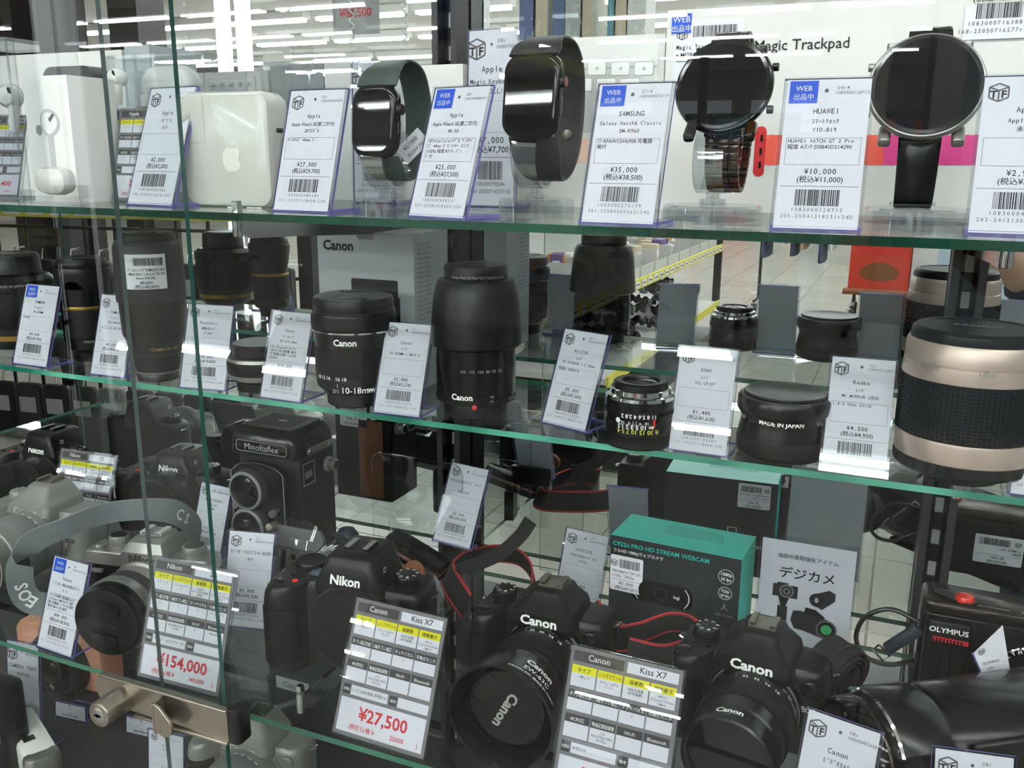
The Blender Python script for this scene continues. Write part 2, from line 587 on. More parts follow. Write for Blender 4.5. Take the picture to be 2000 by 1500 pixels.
# lock clamped on the edge of the left door
pL, pR = aty(187, 1318, .462), aty(446, 1388, .462)
z1 = (pL.z + pR.z) / 2 + .003
r = thing('showcase_lock', 'nickel ratchet lock clamped to the glass door edge at lower left', 'lock', (pR.x, .462, z1))
w = pR.x - pL.x
m = MB(); m.M = FRONT
poly = [(-w + .013, 0), (-w + .004, -.003), (-w, -.0125), (-w + .004, -.022), (-w + .013, -.025), (0, -.0265), (0, 0)]
m.prism(poly, 0, .0022, 'nickel')
m.M = ID4
m.rbox((-w * .5 + .004, -.0015, -.0018), (w - .006, .006, .0022), .001, .0004, 'nickel')
m.rbox((-w * .5 + .02, -.0015, -.0285), (w - .04, .006, .0022), .001, .0004, 'nickel')
m.build('plate', r, bevel=.0004)
m = MB(); m.M = T(-w * .77, -.002, -.016) @ FRONT
m.lathe([(.0102, 0), (.0102, .0235), (.0094, .0248), (.0088, .025)], 'nickel', 40)
m.lathe([(.0062, .0252), (.0056, .0256)], 'silver', 32)
m.build('lock_cylinder', r)
m = MB(); m.M = T(-w * .77, -.0277, -.016) @ FRONT
m.rect(-.0034, -.0009, .0034, .0009, 'blackg', .0002); m.add([(.0016 * math.cos(a) , .0016 * math.sin(a), .0002) for a in np.linspace(0, 2 * PI, 13)[:-1]], [tuple(range(12))], 'blackg')
m.build('keyhole', r, 0)
m = MB(); m.M = T(-w * .455, -.0025, -.003) @ FRONT
m.prism([(0, 0), (0, -.026)] + [(.0085 + .0085 * math.sin(a), -.017 - .009 * math.cos(a)) for a in np.linspace(-.6, PI / 2 + 1.0, 12)] + [(.006, -.002)], .009, .0115, 'nickel')
m.box((0, -.012, .006), (.002, .024, .012), 'nickel')
m.build('locking_tab', r, bevel=.0004)
MB().rbox((.004, .0055, -.027), (.012, .016, .028), .004, .001, 'blackm').build('rubber_cap', r)

# ------------------------------------------------------------------ price tags
def logo_tf(m, x, y, s):
    h = [(-.5, -.32), (0, -.55), (.5, -.32), (.5, .30), (0, .52), (-.5, .30)]
    def ln(a, b, k='inkgrey', w_=.045):
        d = Vector((b[0] - a[0], b[1] - a[1])); n = Vector((-d.y, d.x)).normalized() * w_ * s
        m.add([(x + a[0] * s + n.x, y + a[1] * s + n.y, 0), (x + a[0] * s - n.x, y + a[1] * s - n.y, 0), (x + b[0] * s - n.x, y + b[1] * s - n.y, 0), (x + b[0] * s + n.x, y + b[1] * s + n.y, 0)], [(0, 1, 2, 3)], k)
    for i in range(6): ln(h[i], h[(i + 1) % 6])
    ln((0, -.55), (0, .1)); ln((-.5, .30), (0, .1)); ln((.5, .30), (0, .1))
    m.text('T', .62 * s, x - .26 * s, y - .34 * s, 'ink', 'c', .03); m.text('F', .62 * s, x + .26 * s, y - .34 * s, 'ink', 'c', .03)


def ct(m, s, v, size, maxw, k='ink', mono=.56, x=0, al='c', bold=.008):
    cjk = any(ord(c) > 0x2e80 and not 0xff61 <= ord(c) <= 0xff9f for c in s)
    if mono and not cjk:
        if len(s) * mono * size > maxw: mono = maxw / (len(s) * size)
        m.text(s, size, x, v, k, al, bold, mono=mono)
    else:
        V, _ = glyph(s, bold); w_ = V[:, 0].max() * size if len(V) else 1
        m.text(s, size, x, v, k, al, bold, sx=min(1, maxw / w_))


def holder(r, w, h, lean, foot=.034, ek='violet'):
    """bent clear holder: leaning front sheet and a foot running back"""
    m = MB(); m.M = RX(-lean)
    m.box((0, .0012, h / 2), (w + .003, .0022, h + .002), 'acrylic'); m.k[-6:] = [ek, ek, 'acrylic', 'acrylic', ek, ek]
    m.box((0, -.0016, h / 2), (w + .003, .0008, h + .002), 'acrylic')
    m.M = ID4
    m.box((0, foot / 2, .0012), (w + .003, foot, .0020), 'acrylic'); m.k[-6:] = ['acrylic', 'acrylic', ek, ek, ek, ek]
    return m.build('holder', r, 0)


def price_tag(key, p, label, code, num, brand, lines, box, price, tax, bc, ref, web=False, seed=0, foot=.034):
    x, y, z, rz, w, h, lean = p
    r = thing('price_tag', label, 'price tag', (x, y, z), rz, 'white barcode price tags on clear stands')
    holder(r, w, h, lean, foot)
    A = RX(-lean) @ T(0, 0, .0005)
    m = MB(); m.M = A; m.box((0, -.0003, h / 2), (w - .0006, .0007, h - .001), 'paper'); m.build('card', r, 0)
    m = MB(); m.M = A @ T(0, -.00075, 0) @ FRONT
    q = h / .082
    if not web: logo_tf(m, -w * .33, h * .895, .0088 * q)
    n = 14; m.add([(-w * .02 + .0011 * math.cos(2 * PI * i / n), h * .918 + .0011 * math.sin(2 * PI * i / n), 0) for i in range(n)], [tuple(range(n))], 'inkgrey')
    ct(m, code, h * .925, .0027 * q, w * .3, 'inkgrey', .6, w * .1, 'l', 0)
    ct(m, num, h * .893, .0024 * q, w * .40, 'inkgrey', .6, w * .08, 'l', 0)
    ct(m, brand, h * .765, .0040 * q, w * .9)
    for i, s in enumerate(lines): ct(m, s, h * (.70 - .055 * i), .0032 * q, w * .92, 'ink', .55)
    t_ = .0002
    m.frame2(-w * .44, h * .425, w * .44, h * .605, t_, 'inkgrey')
    for i, s in enumerate(box): ct(m, s, h * (.572 - .04 * i), .0029 * q, w * .84, 'ink', .55, -w * .42, 'l')
    ct(m, price, h * .365, .0042 * q, w * .8, 'ink', .56)
    ct(m, tax, h * .312, .0040 * q, w * .85, 'ink', .56)
    m.rect(-w * .46, h * .282, w * .46, h * .285, 'inkgrey')
    ct(m, bc, h * .118, .0028 * q, w * .62, 'inkgrey', .8, 0, 'c', 0)
    ct(m, ref, h * .075, .0028 * q, w * .86, 'inkgrey', .8, 0, 'c', 0)
    m.build('lettering', r, 0)
    m = MB(); m.M = A @ T(0, -.00075, 0) @ FRONT
    m.barcode(-w * .27, h * .155, w * .27, h * .262, seed + 3); m.build('barcode', r, 0)
    if web:
        m = MB(); m.M = A @ T(0, -.0008, 0) @ FRONT
        m.rect(-w * .46, h * .835, -w * .12, h * .985, 'blue')
        st = m.build('web_sticker', r, 0)
        m = MB(); m.M = A @ T(0, -.00095, 0) @ FRONT
        m.text('WEB', .0040 * q, -w * .29, h * .918, 'logo', 'c'); m.text('出品中', .0036 * q, -w * .29, h * .862, 'logo', 'c')
        m.build('sticker_lettering', st, 0)
    return r


TP = {
    'T0': (-0.7273, 0.5670, 1.2638, 0.2423, 0.0384, 0.0738, 0.3409), 'T1': (-0.5257, 0.5346, 1.2638, -0.1371, 0.0500, 0.0915, 0.3427),
    'T2': (-0.3821, 0.5246, 1.2638, -0.0707, 0.0470, 0.0842, 0.2976), 'T3': (-0.2708, 0.5099, 1.2638, -0.2467, 0.0448, 0.0835, 0.3332),
    'T4': (-0.1539, 0.5088, 1.2638, -0.0485, 0.0434, 0.0821, 0.3110), 'T5': (-0.0470, 0.5169, 1.2638, 0.0360, 0.0435, 0.0828, 0.3192),
    'T6': (0.0490, 0.5300, 1.2638, -0.0200, 0.0440, 0.0840, 0.3500),
    'M1': (-0.8430, 0.6694, 1.0834, -0.0103, 0.0493, 0.0867, 0.3259), 'M2': (-0.7321, 0.6680, 1.0834, 0.0279, 0.0431, 0.0826, 0.3135),
    'M3': (-0.6074, 0.6650, 1.0834, 0.1363, 0.0489, 0.0816, 0.3102), 'M4': (-0.5154, 0.6630, 1.0834, -0.0361, 0.0453, 0.0818, 0.3163),
    'M5': (-0.3930, 0.6630, 1.0834, 0.0287, 0.0444, 0.0809, 0.3457), 'M6': (-0.2483, 0.6885, 1.0834, -0.3148, 0.0450, 0.0820, 0.3644),
    'M7': (-0.1321, 0.6657, 1.0834, -0.0322, 0.0442, 0.0807, 0.2766), 'M8': (-0.0203, 0.6650, 1.0834, 0.0330, 0.0438, 0.0845, 0.42),
    'M9': (0.1010, 0.6647, 1.0834, -0.0521, 0.0440, 0.0800, 0.3),
    'L1': (-0.6850, 0.5330, 0.8560, -0.0511, 0.0453, 0.0845, 0.3513), 'L2': (-0.5410, 0.5345, 0.8560, 0.0357, 0.0871, 0.1058, 0.3324),
    'L3': (-0.3405, 0.5330, 0.8560, -0.0224, 0.0834, 0.1069, 0.3966), 'L4': (-0.1556, 0.5345, 0.8560, -0.0249, 0.0834, 0.1069, 0.3600),
    'L5': (-0.8702, 0.7239, 0.8560, 0.0634, 0.0834, 0.1069, 0.3300), 'L6': (-0.7040, 0.7539, 0.8560, -0.0648, 0.0450, 0.0820, 0.3300),
    'L7': (-0.5554, 0.6400, 0.8560, 0.2241, 0.0470, 0.0920, 0.3300), 'L8': (-0.3941, 0.7666, 0.9204, -0.1466, 0.0450, 0.0820, 0.4500),
    'L9': (-0.2682, 0.7842, 0.8560, -0.1209, 0.0460, 0.0880, 0.3300), 'L10': (-0.0141, 0.5350, 0.8560, -0.2165, 0.0460, 0.0980, 0.3300),
    'L11': (0.0742, 0.5360, 0.8560, 0.1879, 0.0450, 0.0960, 0.3300)}

for a in (
    ('T1', 'white price tag reading 2,000 yen leaning before the rounded white power adapter', '02r', '1083000504386', 'Apple', ['ｱﾀﾞﾌﾟﾀ', '61W'], [], '¥2,000', '(税込¥2,200)', '1083000504386', '148-25082416318r25H', False),
    ('T2', 'white price tag reading 27,000 yen left of the green-strapped watch', '02r', '1083000585385', 'Apple', ['Apple Watch SE(第二世代)', 'GPSﾓﾃﾞﾙ'], ['ｹｰｽｻｲｽﾞ 40mm ○ -'], '¥27,000', '(税込¥29,700)', '1083000585385', '351-25021118408r25B', False),
    ('T3', 'white price tag with blue WEB sticker reading 25,000 yen beside the green-strapped watch', '08r', '1083000888547', 'Apple', ['Apple Watch SE(第二世代)', 'WR-50'], ['GPS+Cellularﾓﾃﾞﾙ ｹｰｽｻｲ', 'ｽﾞ 44mm ○ ﾊﾞｯﾃﾘｰ Sﾗﾝｸ', '(100%) 程度 Bﾗﾝｸ - ﾊﾞﾝ', 'ﾄﾞ付'], '¥25,000', '(税込¥27,500)', '1083000888547', '321-25081018403r25H', True),
    ('T4', 'price tag with blue WEB sticker reading 35,000 yen before the keyboard box', '07r★', '1083000276179', 'SAMSUNG', ['Galaxy Watch6 Classic', 'SM-R960'], ['○ RFAWC0VKP5B 充電器･', '箱付'], '¥35,000', '(税込¥38,500)', '1083000276179', '381-25080300362r24G', True),
    ('T5', 'white price tag with blue WEB sticker reading 10,000 yen between the two round watches', '04r★', '1083000128713', 'HUAWEI', ['ｽﾏｰﾄｳｫｯﾁ', 'VID-B19'], ['HUAWEI WATCH GT 2 Pro', '程度 Aﾗﾝｸ D0B4SD214290'], '¥10,000', '(税込¥11,000)', '1083000128713', '205-25041218531r24D', True),
    ('T6', 'white price tag reading 2,980 yen cut by the right edge on the top shelf', '02r', '1083000471300', 'Apple', ['Applewatch', '未使用'], [], '¥2,980', '(税込¥3,278)', '1083000471300', '203-24121300382r24C', False),
    ('M1', 'white price tag with blue WEB sticker reading 9,000 yen by the left frame edge', '02r', '1083000713384', 'TAMRON', ['ｽﾞｰﾑﾚﾝｽﾞ', '70-300MM'], ['900382'], '¥9,000', '(税込¥9,900)', '1083000713384', '142-25081318405r25A', True),
    ('M2', 'white price tag reading 8,000 yen before the petal-hooded zoom lens', '01r', '1083000734987', 'TAMRON', ['ｽﾞｰﾑﾚﾝｽﾞ', 'TELE-MACRO'], ['1:4-5.6 70-300 9008', '2'], '¥8,000', '(税込¥8,800)', '1083000734987', '131-25101918416r25C', False),
    ('M3', 'white price tag reading 18,000 yen at the tall hooded zoom carrying a barcode label', '01r', '1083000515640', 'Panasonic', ['単焦点ﾚﾝｽﾞ', 'H-H20'], ['- LUMIX'], '¥18,000', '(税込¥19,800)', '1083000515640', '287-25081118405r25A', False),
    ('M4', 'white price tag reading 18,000 yen in front of the small pancake lens', '02r', '1083000821180', 'Canon', ['ｽﾞｰﾑﾚﾝｽﾞ', 'EF-S10-18mm'], ['10～18 mm F4.5-5.6 ｷﾔﾉ', 'ﾝEFﾏｳﾝﾄ系 説明書･箱付', 'き 程度B.広角ｽﾞｰﾑ 6142', '000855'], '¥18,000', '(税込¥19,800)', '1083000821180', '206-25051818577r25C', False),
    ('M5', 'white price tag reading 2,980 yen between the 10-18mm zoom and the tall hooded zoom', '01r', '1083000521872', 'Canon', ['ﾚﾝｽﾞ', '55-200MM 1.2M/4.0'], [], '¥2,980', '(税込¥3,278)', '1083000521872', '124-25010800382r25A', False),
    ('M6', 'white price tag reading 5,000 yen turned towards the chrome-mount lens', '08r', '1083000354939', 'RIICOH', ['ﾚﾝｽﾞ', 'XR RIKENON 1:2 50mm'], ['程度B - 本体のみ'], '¥5,000', '(税込¥5,500)', '1083000354939', '201-24092418405r24I', False),
    ('M7', 'white price tag reading 1,480 yen beside the black converter lens', '05r', '1083000182087', 'SONY', ['ﾚﾝｽﾞ', 'VCL-CPJ07'], [], '¥1,480', '(税込¥1,628)', '1083000182087', '151-25032118408r24E', False),
    ('M8', 'white price tag reading 4,500 yen beside the silver mirror lens', '05r', '1083000724870', 'Kenko', ['ﾚﾝｽﾞ', 'MC MIRROR LENS'], ['1:8.0 500m 23118'], '¥4,500', '(税込¥4,950)', '1083000724870', '281-25051018918r25E', False),
    ('M9', 'white price tag only a sliver of which shows right of the silver mirror lens', '05r', '1083000724870', 'Kenko', ['ﾚﾝｽﾞ'], [], '¥3,000', '(税込¥3,300)', '1083000724870', '281-25051018918r25E', False),
    ('L1', 'white price tag with blue WEB sticker reading 99,000 yen on the lowest shelf', '08r', '1083000821008', 'Nikon', ['ﾃﾞｼﾞﾀﾙ一眼(2本焦点ﾚﾝｽﾞ)', 'Z fc'], ['2151万画素 (総画素) 23.5', 'x15.7mm CMOSｾﾝｻ 元箱', '箱･充電器･ﾊﾞｯﾃﾘｰ付 標準', '電池 EBH1 付2 標準'], '¥99,000', '(税込¥108,900)', '1083000821008', '317-25070818317r25I', True),
    ('L6', 'white price tag standing behind the glass edge beside the twin-lens camera', '06r', '1083000184089', 'MINOLTAFLEX', ['2眼ﾚﾌｶﾒﾗ', '程度C'], [], '¥13,000', '(税込¥14,300)', '1083000184089', '204-25041218531r24D', False),
    ('L7', 'white price tag before the bagged holster plate and behind the large mirrorless camera', '05r', '1083000742486', 'ｽﾊﾟｲﾀﾞｰﾗｲﾄﾌﾟﾚｰﾄ･ﾎﾙｽﾀ', ['ｰｾｯﾄ'], [], '¥5,000', '(税込¥5,500)', '1083000742486', '204-25041218531r24D', False),
    ('L8', 'white price tag reading 3,500 yen set high against the clear blister pack', '04r', '1083000864287', 'ﾜｲﾔﾚｽｼｬｯﾀｰﾚﾘｰｽﾞ ﾚｼｰﾊﾞ', ['', 'RFN-4 RX'], [], '¥3,500', '(税込¥3,850)', '1083000864287', '201-25040800382r25D', False),
    ('L9', 'white price tag reading 5,000 yen standing left of the webcam box', '07r', '1083000780855', 'LOGICOOL', ['ﾌﾙHD1080pｳｪﾌﾞｶﾒﾗ', 'C922n'], [], '¥5,000', '(税込¥5,500)', '1083000780855', '301-25080800382r25H', False),
    ('L10', 'white price tag cut by the lower edge in front of the camcorder barrel', '08r', '1083000875438', 'Canon', ['ﾋﾞﾃﾞｵｶﾒﾗ'], [], '¥9,000', '(税込¥9,900)', '1083000875438', '301-25080800382r25H', False),
    ('L11', 'white price tag at the lower right corner under the camcorder body', '08r', '1083000871430', 'Panasonic', ['ﾋﾞﾃﾞｵｶﾒﾗ'], [], '¥9,000', '(税込¥9,900)', '1083000871430', '301-25080800382r25H', False)):
    price_tag(a[0], TP[a[0]], a[1], *a[2:11], web=a[11], seed=sum(map(ord, a[0])), foot=.012 if a[0] == 'L8' else .034)


def spec_card(p, label, maker, model, cells, note, price, net, cat='price card', small=False):
    x, y, z, rz, w, h, lean = p
    r = thing('spec_card', label, cat, (x, y, z), rz, 'dark grey specification price cards')
    holder(r, w, h, lean, .03, 'acrylic_edge')
    A = RX(-lean) @ T(0, 0, .0005)
    m = MB(); m.M = A; m.box((0, -.0003, h / 2), (w - .0006, .0007, h - .001), 'cardgrey'); m.build('card', r, 0)
    m = MB(); m.M = A @ T(0, -.0008, 0) @ FRONT
    n = MB(); n.M = A @ T(0, -.00095, 0) @ FRONT
    H = lambda v: h * (1 - v)
    q = w / .083
    m.rect(-w * .465, H(.10), -w * .01, H(.03), 'carddark'); m.rect(w * .02, H(.10), w * .465, H(.03), 'paper')
    ct(n, maker, H(.082), .0062 * q, w * .4, 'logo', 0, -w * .235); ct(n, model, H(.082), .0062 * q, w * .4, 'ink', 0, w * .245)
    rows = ((.125, .178, .265, 'yellow', 'ink'), (.29, .345, .425, 'carddark', 'logo'), (.45, .505, .60, 'carddark', 'logo'))
    for i, (a, b_, c, kh, kt) in enumerate(rows):
        for j in range(4):
            x0 = -w * .465 + j * w * .2345; x1 = x0 + w * .222
            m.rect(x0, H(b_), x1, H(a), kh); m.rect(x0, H(c), x1, H(b_), 'paper')
            hd, vl = cells[i][j]
            ct(n, hd, H((a + b_) / 2 + .014), .0034 * q, w * .20, kt, 0, (x0 + x1) / 2)
            for q_, s in enumerate(vl.split('/')):
                if s: ct(n, s, H(b_ + .03 + .024 * q_), .0024 * q, w * .2, 'inkgrey', 0, (x0 + x1) / 2)
    m.rect(-w * .465, H(.70), -w * .385, H(.63), 'carddark'); m.rect(-w * .375, H(.70), w * .03, H(.63), 'paper')
    m.rect(w * .05, H(.70), w * .13, H(.63), 'carddark'); m.rect(w * .14, H(.70), w * .465, H(.63), 'paper')
    ct(n, '付属品', H(.675), .0026 * q, w * .07, 'logo', 0, -w * .425); ct(n, '備考', H(.675), .0026 * q, w * .07, 'logo', 0, w * .09)
    ct(n, note, H(.672), .0028 * q, w * .38, 'inkgrey', 0, -w * .365, 'l')
    m.rect(-w * .465, H(.965), w * .465, H(.725), 'paper')
    ct(n, price, H(.86), .0135 * q, w * .66, 'redprint', 0, w * .02, 'c', .02)
    ct(n, '(税抜価格￥', H(.935), .0046 * q, w * .4, 'redprint', 0, -w * .33, 'l', .01); ct(n, net, H(.935), .0050 * q, w * .3, 'redprint', 0, w * .12, 'l', .01); ct(n, ')', H(.935), .0050 * q, w * .3, 'redprint', 0, w * .41)
    m.build('table_grid', r, 0); n.build('lettering', r, 0)
    return r


C1 = (('タイプ', '一眼レフ'), ('レンズマウント', 'キヤノンEFマ/ウント'), ('画素数', '1800万画素/(有効画素)'), ('撮像素子', 'APS-C/22.3mm×14.9mm/CMOS'))
C2 = (('手ブレ補正機構', ''), ('5軸手ブレ補正', ''), ('タッチパネル', '○'), ('可動式モニタ', ''))
C3 = (('4K対応', ''), ('動画記録画素数', 'フル/HD(1920x1080)/29.97fps'), ('Wi-Fi', ''), ('Bluetooth', ''))
spec_card(TP['L3'], 'dark grey price card reading 27,500 yen in front of the capped black camera', 'Canon', 'Kiss X7', (C1, C2, C3), 'レンズ, 汎用充電器, 説明書のみ', '¥27,500', '25000')
spec_card(TP['L4'], 'dark grey price card for a second camera, its price below the lower edge', 'Canon', 'Kiss X7', (C1, C2, C3), '本体のみ', '¥22,000', '20000')
D1 = (('タイプ', 'ミラーレス'), ('レンズマウント', 'ニコンZマウン/ト'), ('画素数', '2088万/4571万有効画素/(最高)'), ('撮像素子', 'DXサイズ/23.5mm×15.7mm/CMOS'))
D2 = (('手ブレ補正機構', '○'), ('5軸手ブレ補正', '○'), ('タッチパネル', '○'), ('可動式モニタ', 'バリアングル'))
D3 = (('4K対応', '○'), ('動画記録画素数', '4K(3840x2160)/119.88p'), ('Wi-Fi', '○'), ('Bluetooth', 'Bluetooth'))
spec_card(TP['L2'], 'dark grey price card reading 154,000 yen behind the two glass door edges', 'Nikon', 'Z6', (D1, D2, D3), 'バッテリー・ACアダプター付き', '¥154,000', '140,000')
spec_card(TP['L5'], 'dark grey price card at the back left between the two black cameras', 'Nikon', 'Z5', (D1, D2, D3), '', '¥98,000', '89,000')
spec_card(TP['T0'], 'dark price card reading 15,400 yen cut by the left edge', 'Apple', 'AirPods Pro(第1世代) A2083', (D1, D2, D3), '', '¥15,400', '14000')
spec_card((-.600, .595, ZT, .05, .058, .076, .25), 'yellow-headed grey price card under the clear earbud box, the left of two', 'Apple', 'AirPods', (D1, D2, D3), '', '¥12,000', '10900')
spec_card((-.575, .575, ZT, .05, .056, .076, .25), 'yellow-headed grey price card under the clear earbud box, the right of two', 'Apple', 'AirPods', (D1, D2, D3), '', '¥8,800', '8000')

# ------------------------------------------------------------------ top shelf: watches on clear stands
def watch_stand(p, ring_r, zc, yc, wid, lab, dr=.027):
    r = thing('watch_stand', lab, 'watch stand', (p.x, p.y, ZT), 0, 'clear round-based watch stands')
    MB().lathe([(dr, 0), (dr, .0075), (dr - .0015, .009, 'acrylic_edge'), (.004, .009, 'acrylic')], 'acrylic_edge', 48).build('base_disc', r)
    m = MB(); m.M = T(0, 0, .009)
    h = max(zc - ring_r - .009, .008)
    m.lathe([(.0085, 0), (.0085, h * .45), (.006, h * .5), (.0045, h * .55), (.0045, h)], 'acrylic_edge', 24); m.build('column', r)
    m = MB(); L = []
    for i in range(33):
        a = -PI / 2 - 2.6 + 5.2 * i / 32
        q = []
        for s_, d in ((-1, 0), (1, 0), (1, 1), (-1, 1)):
            R_ = ring_r - d * .0022
            q.append((s_ * wid / 2, yc + R_ * math.cos(a), zc + R_ * math.sin(a)))
        L.append(q)
    m.loft(L, 'acrylic_edge'); m.build('holder_ring', r)
    return r


def strap_path(pts, n=8): return spline([(0, a, b) for a, b in pts], n)


def square_watch(p, face, w, h, rz, lean, loop, strap, label, crown):
    """p = stand base, face = offset of the case centre, loop = (y, z) points of the strap behind it"""
    r = thing('smart_watch', label, 'smart watch', (p.x + face[0], p.y + face[1], ZT + face[2]), rz, 'smart watches on clear stands')
    A = RX(-lean)
    m = MB(); m.M = A @ FRONT; d = .0105
    L = []
    for zz, i in ((-d * .5, .006), (-d * .42, .002), (-d * .15, 0), (d * .15, 0), (d * .36, .0012), (d * .48, .0032)):
        L.append([(a, b, zz) for a, b in rr(w - 2 * i, h - 2 * i, .0115 - i * .6, 6)])
    m.loft(L, 'blackg'); m.build('case', r)
    m = MB(); m.M = A @ T(0, -d * .49, 0) @ FRONT
    m.loft([[(a, b, 0) for a, b in rr(w - .0066, h - .0066, .0092, 6)], [(a, b, .0006) for a, b in rr(w - .0078, h - .0078, .0088, 6)]], 'screen'); m.build('screen', r, 0)
    m = MB(); m.M = A @ T(w / 2, 0, h * .16) @ RIGHT
    m.lathe([(.0036, -.0005, None), (.0036, .0022, 'blackm', .0002), (.0030, .0028, 'blackm'), (.0024, .0029, crown)], 'blackm', 36); m.build('crown', r)
    m = MB(); m.M = A @ T(w / 2, 0, -h * .12) @ RIGHT; m.rbox((0, 0, -.0003), (.003, .013, .0009), .0014, .0002, 'blackg'); m.build('side_button', r)
    pts = strap_path(loop)
    n = len(pts); m = MB()
    L = []
    for i, q in enumerate(pts):
        t = (pts[min(i + 1, n - 1)] - pts[max(i - 1, 0)]).normalized(); nr = t.cross(Vector((1, 0, 0))).normalized()
        u = i / (n - 1); ww = (w * .86 if u < .06 or u > .94 else w * .86 - (w * .86 - .022) * min(1, (min(u, 1 - u) - .06) / .14))
        L.append([tuple(q + Vector((s_ * ww / 2, 0, 0)) + nr * e * .0011) for s_, e in ((-1, -.5), (-.9, -1), (.9, -1), (1, -.5), (1, .5), (.9, 1), (-.9, 1), (-1, .5))])
    m.loft(L, strap); m.build('strap', r, 50)
    k = int(n * .60); q = pts[k]
    m = MB(); m.M = T(q.x, q.y - .0018, q.z) @ RX(-.1) @ FRONT; m.lathe([(.0036, 0), (.0036, .001), (.003, .0013)], 'nickel', 24); m.build('pin', r)
    return r


W1, W2, W3, W4 = at(765, 413, ZT), at(1047, 413, ZT), at(1390, 428, ZT), at(1787, 435, ZT)
watch_stand(W1, .021, .036, -.004, .016, 'clear watch stand under the green-strapped square watch')
watch_stand(W2, .022, .038, -.004, .018, 'clear watch stand under the black-strapped square watch')
watch_stand(W3, .020, .036, -.004, .018, 'clear watch stand under the round watch with link bracelet', .031)
watch_stand(W4, .016, .043, -.004, .018, 'clear watch stand under the round watch with plain black strap', .031)


def place_face(px, py, W, dy):
    q = aty(px, py, W.y + dy); return (q.x - W.x, dy, q.z - ZT)


square_watch(W1, place_face(735, 238, W1, -.020), .0365, .047, -.08, .08,
             [(.001, .0225), (.010, .034), (.026, .040), (.042, .034), (.050, .014), (.050, -.010), (.043, -.026), (.030, -.036), (.014, -.036), (.002, -.0225)],
             'watchgreen', 'square black smart watch on a dark green rubber strap', 'blackm')
square_watch(W2, place_face(1040, 188, W2, -.022), .0425, .0545, -.08, .12,
             [(.001, .026), (.012, .036), (.030, .040), (.048, .036), (.060, .020), (.061, -.012), (.052, -.040), (.034, -.054), (.014, -.050), (.001, -.026)],
             'watchblack', 'large square black smart watch on a black rubber strap with a red crown dot', 'crownred')


def round_watch(p, face, rad, rz, lean, loop, label, rim, strapmat, links, side):
    r = thing('smart_watch', label, 'smart watch', (p.x + face[0], p.y + face[1], ZT + face[2]), rz, 'smart watches on clear stands')
    A = RX(-lean)
    m = MB(); m.M = A @ FRONT
    m.lathe([(rad * .70, -.0075), (rad * .88, -.006), (rad * .96, -.002), (rad, .001), (rad, .003), (rad * .97, .0048), (rad * .90, .0054)], rim, 72); m.build('case', r)
    m = MB(); m.M = A @ FRONT
    m.lathe([(rad * .955, .0046, None), (rad * .93, .0056, 'blackg'), (rad * .86, .0058, 'blackg'), (rad * .84, .0052, 'blackg')], 'blackg', 96, False); m.build('bezel', r)
    m = MB(); m.M = A @ FRONT
    m.lathe([(rad * .88, .0046), (rad * .855, .0055)], 'screen', 64); m.build('screen', r, 0)
    for s_ in (-1, 1):
        m = MB()
        for sx in (-1, 1):
            m.M = A @ T(sx * rad * .62, .003, s_ * rad * .84) @ RX(s_ * .45)
            m.rbox((0, .001, -.0065 if s_ < 0 else -.006), (rad * .22, .006, .012 if s_ < 0 else .0085), .002, .001, rim)
        m.build('lug', r)
    for s_ in (.32, -.32):
        m = MB(); m.M = A @ T(side * rad * .985 * math.cos(s_), .002, rad * math.sin(s_) * 1.4) @ (RIGHT if side > 0 else RY(PI) @ RIGHT)
        m.lathe([(.0024, -.001), (.0024, .0022), (.0019, .0026)], rim, 20); m.build('push_button', r)
    pts = spline([(0, a, b) for a, b in loop], 6 if links else 8)
    n = len(pts)
    if links:
        for i in range(0, n - 1, 2):
            q = (pts[i] + pts[min(i + 2, n - 1)]) / 2; t = (pts[min(i + 2, n - 1)] - pts[i]); ln = t.length; t.normalize()
            nr = t.cross(Vector((1, 0, 0))).normalized(); wd = .0205 if 3 < i < n - 5 else .023
            Mx = Matrix(((1, nr.x, t.x, q.x), (0, nr.y, t.y, q.y), (0, nr.z, t.z, q.z), (0, 0, 0, 1)))
            m = MB(); m.M = Mx
            for c_, w_, d_ in ((-.36, .26, .0032), (0, .42, .0036), (.36, .26, .0032)):
                m.rbox((c_ * wd, 0, -ln * .47), (w_ * wd, d_, ln * .94), .0006, .0005, 'gunmetal', 2)
            m.build('bracelet_link', r)
    else:
        m = MB(); L = []
        for i, q in enumerate(pts):
            t = (pts[min(i + 1, n - 1)] - pts[max(i - 1, 0)]).normalized(); nr = t.cross(Vector((1, 0, 0))).normalized(); ww = .0235 - .003 * math.sin(PI * i / (n - 1))
            L.append([tuple(q + Vector((s_ * ww / 2, 0, 0)) + nr * e * .0014) for s_, e in ((-1, -.5), (-.9, -1), (.9, -1), (1, -.5), (1, .5), (.9, 1), (-.9, 1), (-1, .5))])
        m.loft(L, strapmat); m.build('strap', r, 50)
        k = int(n * .30); q = pts[k]
        m = MB(); m.M = T(q.x, q.y, q.z)
        m.tube([(-.0125, -.0022, 0), (.0125, -.0022, 0), (.0125, .0022, .001), (-.0125, .0022, .001), (-.0125, -.0022, 0)], .0007, 'acrylic_edge', 6); m.build('keeper', r)
    return r


